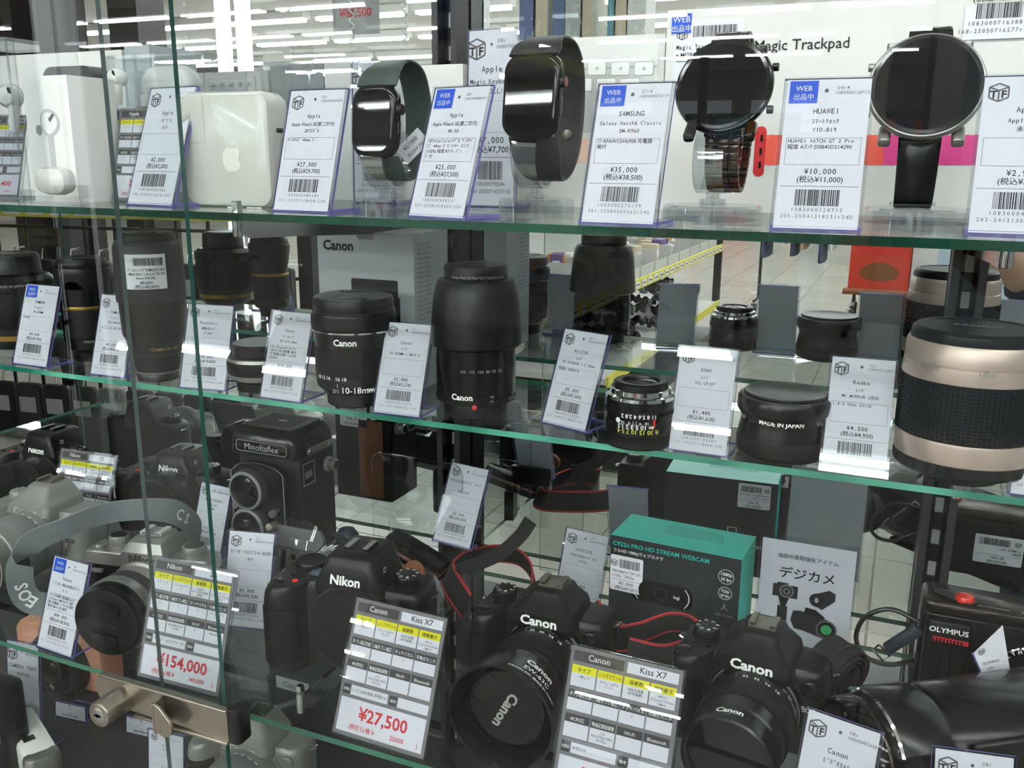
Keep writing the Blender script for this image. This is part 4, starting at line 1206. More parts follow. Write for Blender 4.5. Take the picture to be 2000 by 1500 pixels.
# small manual lens standing on its front
l = Lens(1247, 862, 'small manual lens standing face down, chrome mount and red mark on top')
l.part('focus_ring', [(60, 864), (67, 861), (70, 857), (70.5, 838, 'rubber', .0012), (70, 836)], 'rubber', 64)
l.part('scale_ring', [(70, 836), (70, 812), (69, 810), (70, 808), (70, 799), (71, 797), (71, 789, 'rubber', .0008), (70, 786), (69, 772)], 'black', 100)
l.part('mount', [(69, 772), (68, 766, 'chrome'), (61, 763, 'chrome'), (60, 755, 'chrome'), (56, 753, 'chrome')], 'chrome')
l.part('rear_rim', [(55, 753), (54, 744), (50, 741), (38, 742), (36, 747)], 'blackm', 64, 35, False)
l.part('rear_glass', [(36, 746), (24, 743), (.01, 741)], 'lens_glass')
l.words([('11 8 5.6 4 2.8 2', 70.6, 800, -34, 11, 'logo', True, .015), ('16   4  |  |  4   16', 70.6, 811, -34, 8, 'logo', True, 0), ('∞ 10 5 3 2 1.5', 70.6, 820, -40, 12, 'logo', True, .015), ('ft 30 15 10 7 5 4', 70.6, 829, -40, 12, 'yellowink', True, .015)])
m = MB(); R_ = l.rad(70.6, 800); a = math.asin(28 / 70); m.M = RZ(a) @ T(0, -R_ - .0002, l.h(808)) @ FRONT; m.rect(-.0009, -.003, .0009, .003, 'red'); m.rect(-.0022, -.0045, -.0002, -.002, 'red')
m.M = RZ(math.asin(-40 / 70)) @ T(0, -R_ - .0002, l.h(806)) @ FRONT; m.add([(.0021 * math.cos(t_), .0021 * math.sin(t_), 0) for t_ in np.linspace(0, 2 * PI, 17)[:-1]], [tuple(range(16))], 'logo'); m.build('index_marks', l.r, 0)
# converter lens
l = Lens(1525, 886, 'squat black converter lens with a deep waist and flat round cap')
l.part('base_ring', [(72, 888), (78, 884), (86, 878), (88, 872), (89, 852), (88, 846)], 'blackm', 80)
l.part('barrel', [(87, 846), (86, 838), (85, 832), (84, 826)], 'black')
l.part('waist', [(84, 826), (82, 816), (83, 808), (86, 802)], 'black')
l.part('front_ring', [(87, 802), (91, 796), (91.5, 790), (91, 774), (88, 769), (82, 767)], 'black', 80)
l.cap([(80, 768), (81, 765), (79, 762), (72, 763), (70, 764)], False)
l.words([('MADE IN JAPAN', 82.6, 812, -44, 12, 'logo', False, .02), ('CPJ07', 82.6, 812, -80, 11, 'logod', False, .015), ('VCL', 82.6, 812, 60, 11, 'logod', False, .015)])
# silver mirror lens
l = Lens(1872, 927, 'large silver and black mirror lens with studded rubber grip')
l.part('rear_cap', [(66, 932), (72, 928), (74, 914), (72, 906)], 'blackm', 80)
l.part('mount_ring', [(112, 907), (122, 903), (126, 898), (127, 882, 'black', .0022), (125, 879)], 'black', 96)
l.part('lower_band', [(125, 879), (126, 877), (127, 842), (126, 838)], 'champagne', 80)
m = MB(); R0 = l.rad(128, 780); z0_, z1_ = l.h(838), l.h(728)
m.lathe([(R0 - .0008, z0_), (R0 - .0006, z0_ + .0004), (R0 - .0006, z1_ - .0004), (R0 - .0008, z1_)], 'rubber', 96)
rows, cols = 17, 84; vs = []; fs = []
for i in range(rows):
    for j in range(cols):
        a = 2 * PI * j / cols; zc_ = z0_ + (z1_ - z0_) * (i + .5) / rows; da = 2 * PI / cols * .36; dz = (z1_ - z0_) / rows * .36; o = len(vs)
        for rr__, f_ in ((R0 - .0007, 1), (R0 + .0007, .6)):
            for sa, sz_ in ((-1, -1), (1, -1), (1, 1), (-1, 1)):
                vs.append((rr__ * math.sin(a + sa * da * f_), -rr__ * math.cos(a + sa * da * f_), zc_ + sz_ * dz * f_))
        fs += [(o + 4, o + 5, o + 6, o + 7)] + [(o + k_, o + (k_ + 1) % 4, o + 4 + (k_ + 1) % 4, o + 4 + k_) for k_ in range(4)]
m.add(vs, fs, 'rubber'); m.build('focus_grip', l.r, 20)
l.part('upper_band', [(128, 728), (129, 725), (127, 700), (125, 698), (127, 696), (126, 664), (122, 657)], 'champagne', 80)
l.cap([(119, 658), (120, 654), (118, 640), (112, 634), (104, 634), (102, 636)], False)
l.words([('LENS', 127.6, 706, 12, 14, 'logod', False, .01), ('MIRROR', 127.6, 706, -92, 13, 'logod', False, .01), ('1:8', 127.6, 706, 88, 14, 'logod', False, .01)])
l.top_text('KENKO', 635, .009, 'logod', (0, -.002))
# grey lens carton
p0, p1 = aty(619, 452, .742), aty(807, 455, .742)
w = p1.x - p0.x; h = (p0.z + p1.z) / 2 - ZM; dp = atx(853, 450, p1.x).y - .742 + .022
r = thing('lens_carton', 'grey lens carton with black lettering behind the 10-18mm zoom', 'product box', ((p0.x + p1.x) / 2, .742, ZM))
MB().box((0, dp / 2, h / 2), (w, dp, h), 'boxgrey').build('carton', r, 0)
u = mpp(p0)
m = MB(); m.M = FRONT
m.text('Canon', 26 * u, -w / 2 + 13 * u, h - 36 * u, 'ink', 'l', .035, z=.0003)
m.add([(q[0] * u, h - q[1] * u, .0003) for q in ((-20, 2), (26, 2), (18, 14), (-12, 14))], [(3, 2, 1, 0)], 'grey'); m.build('lettering', r, 0)
m = MB(); m.M = FRONT
m.add([(a_ + (30 - 10) * u, b_ + h - 106 * u, .0003) for a_, b_ in rr(104 * u, 34 * u, 4 * u, 4)], [tuple(range(20))], 'blackm')
m.add([(a_ + (30 - 10) * u, b_ + h - 165 * u, .0003) for a_, b_ in rr(112 * u, 90 * u, 6 * u, 4)], [tuple(range(20))], 'black')
m.rect(-32 * u, h - 108 * u, 72 * u, h - 106 * u, 'darkgrey', .0005); m.build('printed_lens', r, 0)
m = MB(); m.M = T(w / 2, 0, 0) @ RIGHT
for i in range(17):
    m.text(('Elevating standard', 'Optical zoom system', 'Objectif grand angle', 'Weitwinkel Objektiv')[i % 4], 6 * u, .006, h - (22 + i * 9) * u, 'inkgrey', 'l', sx=1.1, z=.0003)
for i, s in enumerate('OBK'): m.frame2(.006 + i * 16 * u, 26 * u, .006 + (i * 16 + 13) * u, 44 * u, .6 * u, 'inkgrey', .0003); m.text(s, 12 * u, .006 + (i * 16 + 6.5) * u, 31 * u, 'inkgrey', 'c', z=.0003)
m.build('small_print', r, 0)

# ------------------------------------------------------------------ lowest shelf: cameras
def slab(m, poly, levels, k): return m.plan(poly, levels, k)


def canon_word(m, size, x, y, k='logo', z=0.0, rot=0):
    """bold serif-like wordmark"""
    m.text('Canon', size, x, y, k, 'c', .035, sx=1.12, z=z)


def slr(name, label, loc, rz, w=.117, hs=.070, htop=.091, kind='kiss', body='blackm', trim='black', logo='Canon', logok='logo', cat='camera', group='cameras on the lowest shelf', sc=1.0, rx=0.0):
    """single-lens body: x to the viewer's right, lens along -y"""
    r = thing(name, label, cat, loc, rz, group, sc, rx)
    ol = chaikin([(-.47 * w, .020), (-.50 * w, .014), (-.505 * w, -.026), (-.485 * w, -.040), (-.42 * w, -.045), (-.33 * w, -.042), (-.275 * w, -.030), (-.235 * w, -.021), (.30 * w, -.022), (.44 * w, -.020), (.495 * w, -.008), (.50 * w, .012), (.47 * w, .020)], 2)
    m = MB(); m.plan(ol, [(0, .965, 0), (.0015, .985, 0), (.005, 1, 0), (hs * .5, 1.0, 0), (hs - .012, 1.0, 0), (hs - .005, .985, .0008), (hs - .0015, .955, .002), (hs, .92, .003)], body); m.build('body', r, 40)
    m = MB(); ol2 = chaikin([(-.508 * w, -.012), (-.512 * w, -.028), (-.49 * w, -.0415), (-.42 * w, -.0465), (-.325 * w, -.0432), (-.262 * w, -.030), (-.30 * w, -.012)], 2)
    m.plan(ol2, [(.008, .98, 0), (.010, 1, 0), (hs - .020, 1, 0), (hs - .018, .98, 0)], 'leather'); m.build('grip', r, 40)
    # finder hump
    m = MB(); L = []
    if kind == 'kiss':
        lv = ((hs - .012, .031, -.026, .020), (hs - .006, .0305, -.0325, .020), (hs - .002, .030, -.0355, .020), (hs + .0075, .0275, -.0345, .020), (hs + .0095, .0255, -.032, .020), (htop - .006, .0175, -.020, .019), (htop - .002, .0155, -.017, .018), (htop, .013, -.014, .016))
    else:
        lv = ((hs - .012, .032, -.022, .020), (hs - .002, .031, -.026, .022), (hs + .003, .0295, -.027, .024), (htop - .008, .022, -.024, .026), (htop - .002, .0205, -.022, .026), (htop, .018, -.019, .024))
    for z, hw, yf, yb in lv:
        L.append([(.004 + a, (yf + yb) / 2 + b_, z) for a, b_ in rr(2 * hw, yb - yf, .006, 5)])
    m.loft(L, body); m.build('finder_hump', r, 40)
    # hot shoe
    m = MB(); zt = htop
    m.box((.004, .002, zt + .0004), (.021, .020, .0012), 'nickel' if kind == 'kiss' else 'blackm')
    for s_ in (-1, 1):
        m.box((.004 + s_ * .0098, .002, zt + .0018), (.0016, .018, .0028), 'nickel' if kind == 'kiss' else 'blackm'); m.box((.004 + s_ * .0082, .002, zt + .0032), (.0046, .018, .0008), 'nickel' if kind == 'kiss' else 'grey')
    m.build('hot_shoe', r, 0)
    # front lettering on the hump
    if kind == 'kiss':
        a, b_ = Vector((0, -.0361, hs - .0015)), Vector((0, -.0349, hs + .0055)); tl = math.atan2(b_.y - a.y, b_.z - a.z)
        m = MB(); m.M = T(.004, -.0362, hs - .0012) @ RX(-.10) @ FRONT; canon_word(m, .0108, 0, 0, logok)
    else:
        m = MB(); m.M = T(.003, -.0272, hs + .0045) @ RX(-.25) @ FRONT; m.text(logo, .0105, 0, 0, logok, 'c', .03, sx=1.02)
    m.build('name_lettering', r, 0)
    # dials, buttons
    if kind == 'kiss':
        dx, dy, dr = -.040, -.001, .0105
    else:
        dx, dy, dr = .046, .0, .0105
    m = MB(); m.M = T(dx, dy, hs - .002)
    m.lathe([(dr + .001, 0), (dr + .001, .003, trim), (dr, .0035), (dr, .010, trim, .0006), (dr - .001, .0112), (dr * .55, .0114)], trim, 72); m.build('mode_dial', r)
    m = MB(); m.M = T(dx, dy, hs + .0096)
    for i, s in enumerate(('M', 'Av', 'Tv', 'P', '◻', '☺', '▲', 'A+')):
        a = i * PI / 4 + .4; m.text(s, .0032, dr * .74 * math.cos(a), dr * .74 * math.sin(a) - .001, 'logo', 'c', .01)
    m.build('dial_lettering', r, 0)
    m = MB(); m.M = T(-.42 * w, -.030, hs - .006) @ RX(.35)
    m.lathe([(.0085, -.003), (.0085, .0035), (.0072, .0052), (.0060, .0046), (.0058, .0056), (.004, .0062)], trim, 32); m.build('shutter_button', r)
    m = MB(); m.M = T(-.375 * w, -.014, hs - .003); m.lathe([(.0028, 0), (.0028, .0032), (.002, .0036)], trim, 18); m.M = T(-.29 * w, -.018, hs - .003); m.lathe([(.0024, 0), (.0024, .003), (.0016, .0034)], trim, 18); m.build('top_button', r)
    m = MB()
    for s_ in (-1, 1):
        m.M = T(s_ * w * .5, .004, hs - .010); m.tube([(0, -.004, .002), (s_ * .004, -.003, .003), (s_ * .0045, .003, .003), (0, .004, .002)], .0011, 'chrome', 8)
    m.build('strap_lug', r)
    if kind == 'kiss':
        m = MB(); m.M = T(.385 * w, -.0225, hs * .83) @ FRONT
        m.lathe([(.0065, -.002), (.0062, .0004), (.0048, .0010), (.0046, .0002), (.0020, .0006)], trim, 32); m.build('lamp_window', r)
        m = MB(); m.M = T(.345 * w, -.0234, hs * .83 - .019) @ FRONT; m.text('EOS', .0062, 0, 0, logok if body != 'silverp' else 'darkgrey', 'l', .02); m.build('model_lettering', r, 0)
        m = MB(); m.M = T(.325 * w, -.022, hs * .52) @ FRONT; m.lathe([(.0036, -.001), (.0036, .0024), (.003, .003)], trim, 24); m.build('release_button', r)
    else:
        m = MB(); m.M = T(-.215 * w, -.004, hs - .0004) @ RX(.10); m.rbox((0, 0, -.001), (.026, .016, .0016), .0016, .0003, 'blackg'); m.build('display_frame', r)
        m = MB(); m.M = T(-.215 * w, -.004, hs + .0005) @ RX(.10); m.rbox((0, 0, 0), (.021, .0115, .0004), .0008, .0001, 'lcd'); m.build('top_display', r)
        m = MB(); m.M = T(-.345 * w, .008, hs - .002); m.lathe([(.0135, 0), (.0135, .006, trim, .0005), (.0125, .0068), (.0005, .0070)], trim, 80); m.build('command_dial', r)
        m = MB(); m.M = T(.030, -.010, htop - .011) @ RIGHT; m.frame2(-.0022, -.0022, .0022, .0022, .0007, 'logo', .0006); m.build('focus_mark', r, 0)
        m = MB(); m.M = T(-.325 * w, -.024, hs - .002); m.lathe([(.0026, 0), (.0026, .0028), (.0018, .0032)], 'redbtn', 18); m.build('record_button', r)
    return r


def mount(r, x=.006, z=.0345, y0=-.020, rad=.0335, k='black', ring='grey'):
    m = MB(); m.M = T(x, y0, z) @ FRONT
    m.lathe([(rad + .0035, -.004), (rad + .003, .002), (rad + .0022, .0055), (rad + .0015, .0065, k), (rad, .0066, ring), (rad - .003, .0066, ring)], k, 72); m.build('lens_mount', r)


def kit_lens(r, x=.006, z=.0345, y0=-.0265, hood=True, capped=True, k='black', ringk='rubber', s=1.0):
    """zoom lens on a camera, its parts inside the camera"""
    M0 = T(x, y0, z) @ FRONT
    lens = bpy.data.objects.new('lens', None); COL.objects.link(lens); lens.parent = r
    def lt(nm, prof, mat, seg=80, caps=True):
        m = MB(); m.M = M0; m.lathe([(a[0] * s, a[1] * s) + tuple(a[2:]) for a in prof], mat, seg, caps); return m.build(nm, lens)
    lt('barrel', [(.0335, 0), (.0345, .002), (.0345, .014), (.0338, .016), (.0338, .0185)], k)
    lt('zoom_ring', [(.0342, .0185), (.0350, .020), (.0350, .040, ringk, .0007), (.0344, .042)], ringk, 150)
    lt('front_barrel', [(.0334, .042), (.0334, .056), (.0322, .0575), (.0322, .068)], k)
    ZF = .068
    if hood:
        lt('hood', [(.0345, .050), (.0372, .054), (.0392, .066), (.0432, .090), (.0436, .0935), (.0415, .0935), (.0385, .080), (.0352, .069)], k, 96, False)
    lt('filter_rim', [(.0322, ZF), (.0338, ZF + .001), (.0338, ZF + .006), (.0326, ZF + .0066), (.0305, ZF + .005)], k, 80, False)
    if capped:
        lt('front_cap', [(.0318, ZF + .004), (.0318, ZF + .009), (.0305, ZF + .0108), (.0200, ZF + .0104), (.0005, ZF + .0104)], 'blackm', 80)
        m = MB(); m.M = M0
        for sg in (-1, 1):
            m.M = M0 @ RZ(.95 + (PI if sg > 0 else 0)) @ T(0, -.0225 * s, (ZF + .0102) * s); m.rbox((0, 0, 0), (.026 * s, .011 * s, .0016 * s), .003, .0005, 'black')
        m.build('cap_grip', lens)
        m = MB(); m.M = M0 @ T(0, 0, (ZF + .0108) * s) @ RZ(-2.05); canon_word(m, .0115 * s, .003, -.004, 'logod'); m.build('cap_lettering', lens, 0)
    else:
        lt('front_glass', [(.0300, ZF + .003), (.026, ZF - .002), (.015, ZF - .008), (.0005, ZF - .004)], 'lens_glass')
    m = MB(); m.M = M0
    for txt, sz, a, zz, R_, fl, kk, bd in (('EFS 18-55mm', .0052, PI + .02, .0045, .03465, True, 'logod', .01), ('55   35   24   18', .0046, PI - .25, .0160, .0340, True, 'logo', .01), ('AF MF', .0042, PI - .85, .008, .03465, True, 'logod', .01), ('STABILIZER', .0034, PI - 1.12, .010, .03465, True, 'logod', .01)):
        R_ += .0004; V, _ = glyph(txt, bd); w_ = V[:, 0].max() * sz * s / (R_ * s)
        m.text(txt, sz * s, a + w_ / 2, (zz + sz * .7) * s, kk, 'l', bd, wrap=(R_ * s, True))
    m.build('scale_lettering', lens, 0)
    if hood:
        m = MB(); m.M = M0; R1, R2 = .0395 * s, .0432 * s
        for txt, sz, a, zz, bd in (('Canon', .0095, PI - .62, .074, .035), ('EW-63C', .0070, PI - .62, .083, .005), ('CANON INC. MADE IN CHINA', .0034, PI - .62, .089, .01)):
            V, _ = glyph(txt, bd); rr_ = (.0392 + (.0432 - .0392) * (zz - .066) / .024 + .0015) * s; w_ = V[:, 0].max() * sz * s / rr_
            m.text(txt, sz * s, a - w_ / 2, 0, 'logo', 'l', bd, wrap=(rr_, False))
            n0 = len(V)
            o = len(m.v) - n0
            # the line above is written along the barrel, heads towards the camera body
            inv = M0.inverted()
            for i in range(o, len(m.v)):
                q = inv @ Vector(m.v[i]); t_ = math.atan2(q.x, -q.y); v_ = q.z
                rr2 = rr_ - (v_ * .17)
                m.v[i] = tuple(M0 @ Vector((rr2 * math.sin(2 * a - t_), -rr2 * math.cos(2 * a - t_), zz * s - v_)))
        m.build('hood_lettering', lens, 0)
    return lens


K1 = (-.2545, .678, ZL)
k1 = slr('slr_camera', 'black single-lens camera with hooded capped zoom, between the two price cards', K1, .01)
mount(k1); kit_lens(k1)
K2 = (-.0785, .679, ZL)
k2 = slr('slr_camera', 'black single-lens camera with bare zoom in front of the white camera poster', K2, -.08)
mount(k2); kit_lens(k2, hood=False, capped=False)
l2 = k2.children[-1]
m = MB(); m.M = T(.006, -.0265, .0345) @ FRONT
m.lathe([(.0338, .0735), (.0335, .0765), (.0322, .078)], 'black', 80, False); m.build('front_ring', l2)
m = MB(); m.M = T(.006, -.0265, .0345) @ FRONT
V, _ = glyph('Canon', .03); w_ = V[:, 0].max() * .0075 / .0330; m.text('Canon', .0075, PI + w_ / 2 + .1, .062 + .005, 'logo', 'l', .03, wrap=(.0330, True)); m.build('ring_lettering', l2, 0)
# large mirrorless camera
kz = slr('mirrorless_camera', 'large black mirrorless camera with a plain body cap, left of the 27,500 yen card', (-.424, .640, ZL), .10, w=.134, hs=.0745, htop=.1000, kind='z', logo='Nikon', sc=1.08)
mount(kz, .008, .042, -.020, .036, 'black', 'darkgrey')
m = MB(); m.M = T(.008, -.0262, .042) @ FRONT; m.lathe([(.0350, 0), (.0362, .001), (.0362, .006, 'blackm', .0006), (.0350, .0072), (.0335, .0068), (.0330, .0075), (.0005, .0078)], 'blackm', 100); m.build('body_cap', kz)
# dark cameras at the back left
k4 = slr('mirrorless_camera', 'black mirrorless camera seen through the overlap of the glass doors', (-.795, .822, ZL), .10, w=.134, hs=.072, htop=.097, kind='z', logo='Nikon')
mount(k4, .008, .042, -.020, .036, 'black', 'darkgrey')
kl = bpy.data.objects.new('lens', None); COL.objects.link(kl); kl.parent = k4
m = MB(); m.M = T(.008, -.026, .042) @ FRONT; m.lathe([(.036, 0), (.037, .004), (.037, .016), (.038, .018), (.038, .030, 'rubber', .0007), (.036, .034)], 'black', 120); m.build('barrel', kl)
m = MB(); m.M = T(.008, -.060, .042) @ FRONT; m.lathe([(.036, 0), (.0355, .004), (.0005, .0045)], 'blackm', 60); m.build('front_cap', kl)
k5 = slr('slr_camera', 'black single-lens camera behind the silver camera at the far left', (-.985, .800, ZL), .0, w=.132, hs=.076, htop=.105, kind='z', logo='Nikon')
mount(k5, .006, .044, -.020, .034, 'black', 'darkgrey')
m = MB(); m.M = T(.006, -.026, .044) @ FRONT; m.lathe([(.033, 0), (.034, .004), (.034, .022), (.035, .024), (.035, .040, 'rubber', .0007), (.033, .044), (.030, .044), (.0005, .042)], 'black', 96); m.build('lens', k5)
m = MB(); m.M = T(-.062, -.042, .066) @ FRONT; m.tube([(-.004, 0, 0), (.004, .002, 0), (.012, .003, 0)], .0012, 'red', 8); m.build('red_accent', k5)
# silver camera with grey strap
K3 = (-.842, .672, ZL)
k3 = slr('slr_camera', 'silver single-lens camera with grey woven strap at the left edge', K3, .06, w=.128, hs=.073, htop=.0985, body='silverp', trim='silverp', logok='lgrey')
mount(k3, .006, .042, -.020, .034, 'silverp', 'chrome')
kit_lens(k3, .006, .042, hood=False, capped=False, k='silverp', ringk='grey', s=1.02)
# classic silver-topped camera
ZF_ = (-.643, .621, ZL)
r = thing('mirrorless_camera', 'small silver and black retro camera with capped lens behind the 154,000 yen card', 'camera', ZF_, .19, 'cameras on the lowest shelf')
W_ = .134
m = MB(); ol = chaikin([(-.47 * W_, .014), (-.5 * W_, .010), (-.5 * W_, -.010), (-.47 * W_, -.016), (.47 * W_, -.016), (.5 * W_, -.010), (.5 * W_, .010), (.47 * W_, .014)], 2)
m.plan(ol, [(0, .98, 0), (.001, .99, 0), (.008, 1, 0), (.0085, 1, 0)], 'silver'); m.build('base_plate', r, 40)
m = MB(); m.plan(ol, [(.0085, .995, 0), (.009, 1, 0), (.060, 1, 0), (.0602, .99, 0)], 'leather'); m.build('leatherette', r, 40)
m = MB(); m.plan(ol, [(.0602, 1.0, 0), (.066, 1.0, 0), (.0715, .995, 0), (.073, .975, 0), (.0735, .955, 0)], 'silver'); m.build('top_plate', r, 40)
m = MB(); L = []
for z, hw, yf, yb in ((.060, .026, -.019, .016), (.073, .0245, -.022, .017), (.079, .0225, -.022, .018), (.087, .0175, -.016, .018), (.0905, .0135, -.010, .017)):
    L.append([(a + .002, (yf + yb) / 2 + b_, z) for a, b_ in rr(2 * hw, yb - yf, .002, 2)])
m.loft(L, 'silver'); m.build('finder_hump', r, 20)
m = MB(); m.M = T(.002, -.0222, .069) @ FRONT; m.text('Nikon', .0115, 0, 0, 'ink', 'c', .02); m.build('name_lettering', r, 0)
m = MB(); m.box((.002, .004, .0912), (.020, .018, .0014), 'grey')
for s_ in (-1, 1): m.box((.002 + s_ * .0085, .004, .0935), (.0055, .018, .0009), 'lgrey'); m.box((.002 + s_ * .0105, .004, .0922), (.0014, .018, .0026), 'lgrey')
m.build('hot_shoe', r, 0)
for nm, x_, R_, h_ in (('speed_dial', -.037, .0098, .011), ('iso_dial', .044, .0115, .008)):
    m = MB(); m.M = T(x_, .001, .0735); m.lathe([(R_ + .0008, 0), (R_ + .0008, .003, 'silver'), (R_, .0034), (R_, h_, 'silver', .0006), (R_ - .0008, h_ + .0012), (R_ * .5, h_ + .0012)], 'silver', 72)
    m.lathe([(R_ * .8, h_ + .0013), (R_ * .78, h_ + .0018, 'blackm'), (.001, h_ + .0018, 'blackm')], 'blackm', 40); m.build(nm, r)
m = MB(); m.M = T(-.055, -.006, .0735); m.lathe([(.007, 0), (.007, .002), (.0055, .003), (.0045, .0042), (.001, .004)], 'silver', 32); m.build('shutter_button', r)
m = MB(); m.M = T(-.020, -.004, .0735); m.lathe([(.0075, 0), (.0075, .0055, 'silver', .0005), (.0065, .0065)], 'silver', 48); m.build('exposure_dial', r)
m = MB(); m.M = T(-.050, -.0165, .055) @ FRONT; m.rbox((0, 0, 0), (.012, .004, .0028), .0018, .0006, 'silver'); m.build('function_button', r)
kl = bpy.data.objects.new('lens', None); COL.objects.link(kl); kl.parent = r
for nm, pr, kk, sg in (('barrel', [(.033, 0), (.034, .003), (.034, .008), (.0315, .010), (.0315, .022), (.0325, .023)], 'silver', 64), ('zoom_ring', [(.0325, .023), (.0335, .024), (.0335, .034, 'darkgrey', .0007), (.0325, .0355)], 'darkgrey', 120), ('front_ring', [(.0325, .0355), (.0345, .037), (.0352, .046), (.0345, .048)], 'silver', 80), ('front_rim', [(.0340, .048), (.0335, .054), (.032, .056)], 'black', 64)):
    m = MB(); m.M = T(.002, -.018, .038) @ FRONT; m.lathe(pr, kk, sg); m.build(nm, kl)
cp = m
m = MB(); m.M = T(.002, -.0745, .038) @ FRONT; m.lathe([(.0325, 0), (.0325, .005), (.0315, .0065), (.0300, .007), (.0005, .007)], 'blackm', 72); m.build('front_cap', kl)
m = MB(); m.M = T(.002, -.082, .038) @ FRONT @ RZ(-.15); m.rbox((0, .015, 0), (.026, .012, .0012), .002, .0004, 'black'); m.rbox((0, -.016, 0), (.026, .010, .0012), .002, .0004, 'black'); m.build('cap_grip', kl)
m = MB(); m.M = T(.002, -.0818, .038) @ FRONT @ RZ(-.15); m.text('NIKKOR', .006, 0, -.004, 'darkgrey', 'c', .02); m.build('cap_lettering', kl, 0)

# grey woven strap arching from the silver camera
def strap_thing(name, label, pts, sides, w, th, k, kedge=None, n=10, cat='camera strap', letters=None):
    o = pts[0]; P = spline([tuple(Vector(p) - Vector(o)) for p in pts], n)
    if isinstance(sides, list):
        S = spline(sides, n)
    else: S = sides
    r = thing(name, label, cat, tuple(o))
    m = MB(); m.ribbon(P, [tuple(s) for s in S] if isinstance(S, list) else S, w, th, k, kedge); m.build('webbing', r, 50)
    return r, P, S


pts = [aty(150, 1005, .640), aty(200, 1010, .600), aty(300, 995, .600), aty(372, 1010, .64), aty(386, 1060, .700)]
g0 = [aty(152, 1180, .600), aty(62, 1175, .572), aty(38, 1120, .562), aty(62, 1062, .566), aty(130, 1030, .582), aty(205, 1003, .610), aty(290, 995, .635), aty(350, 1004, .665), aty(384, 1040, .70), aty(378, 1090, .73)]
sd = [(0, .3, 1), (.2, .3, 1), (.5, .2, .9), (.4, -.1, .9), (.25, -.3, .95), (.1, -.3, 1), (0, -.3, 1), (0, -.2, 1), (.2, .2, 1), (.3, .3, 1)]
rs, P, S = strap_thing('camera_strap', 'grey woven camera strap arching from the silver camera over the retro camera', g0, sd, .024, .0016, 'strapgrey')
m = MB()
def strap_text(m, P, S, i0, txt, size, flip=False):
    """letters laid along a strap, one glyph each"""
    i = i0
    for ch in txt:
        p = P[i]; t_ = (P[i + 1] - P[i - 1]).normalized(); sdv = Vector(S[i]); sdv = (sdv - t_ * sdv.dot(t_)).normalized(); nr = t_.cross(sdv).normalized()
        if nr.dot(p + Vector(g0[0]) - Vector((0, 0, CZ))) > 0: nr = -nr
        ux, uy = (t_, nr.cross(t_)) if not flip else (-t_, nr.cross(-t_))
        Mx = Matrix(((ux.x, uy.x, nr.x, p.x), (ux.y, uy.y, nr.y, p.y), (ux.z, uy.z, nr.z, p.z), (0, 0, 0, 1)))
        m.M = Mx; m.text(ch, size, 0, -size * .35, 'logo', 'c', .02, z=.0012); i += 3
strap_text(m, P, S, 10, 'EOS', .016); strap_text(m, P, S, 70, 'CS', .015)
m.build('lettering', rs, 0)

# twin-lens camera on a clear riser
zb = 1.30 - .425
tx0, tx1, ty0, ty1 = -.651, -.568, .748, .822
r = thing('clear_riser', 'low clear acrylic block under the twin-lens camera', 'riser', (-.61, .785, ZL), 0)
MB().box((0, 0, (zb - ZL) / 2), (.10, .080, zb - ZL - .0004), 'acrylic').build('block', r, 0)
hT = 1.30 - .279 - zb
r = thing('twin_lens_camera', 'old black twin-lens reflex camera with chrome name plate outline', 'camera', ((tx0 + tx1) / 2, ty0, zb))
w = tx1 - tx0; d = ty1 - ty0
m = MB(); m.rbox((0, d / 2 + .006, 0), (w, d - .012, hT * .80), .004, .002, 'leather'); m.build('body', r)
m = MB(); L = [[(a, d / 2 + b_, z) for a, b_ in rr(w - 2 * i, d - 2 * i, .005, 4)] for z, i in ((hT * .79, .0), (hT * .80, 0), (hT - .012, .001), (hT - .006, .004), (hT - .002, .007))]
m.loft(L, 'blackg'); m.build('finder_hood', r)
m = MB(); m.box((0, d / 2, hT - .0014), (w - .020, d - .022, .0016), 'leather'); m.build('hood_lid', r, 0)
m = MB(); m.M = T(0, d / 2, hT); m.frame2(-w / 2 + .009, -d / 2 + .010, w / 2 - .009, d / 2 - .010, .0012, 'silver', -.0003); m.frame2(-w / 2 + .014, -d / 2 + .015, w / 2 - .014, d / 2 - .015, .0008, 'silver', -.0002)
m.add([(.006 * math.cos(a) * (1 + .4 * math.cos(a)), .003 * math.sin(a), .0002) for a in np.linspace(0, 2 * PI, 17)[:-1]], [tuple(range(16))], 'silver'); m.build('lid_trim', r, 0)
m = MB(); m.rbox((0, .004, hT * .80), (w - .006, .008, hT * .115), .003, .001, 'blackg'); m.build('name_panel', r)
m = MB(); m.M = T(0, -.0003, hT * .858) @ FRONT
for i, s_ in ((0, 1),):
    o_ = rr(w * .80, hT * .088, .004, 5); i_ = rr(w * .80 - .0022, hT * .088 - .0022, .003, 5); n = len(o_)
    m.add([(a, b_, 0) for a, b_ in o_ + i_], [(k, (k + 1) % n, n + (k + 1) % n, n + k) for k in range(n)], 'silver')
m.text('Minoltaflex', .0098, 0, -.0034, 'lgrey', 'c', -.004, sx=1.02); m.build('name_plate', r, 0)
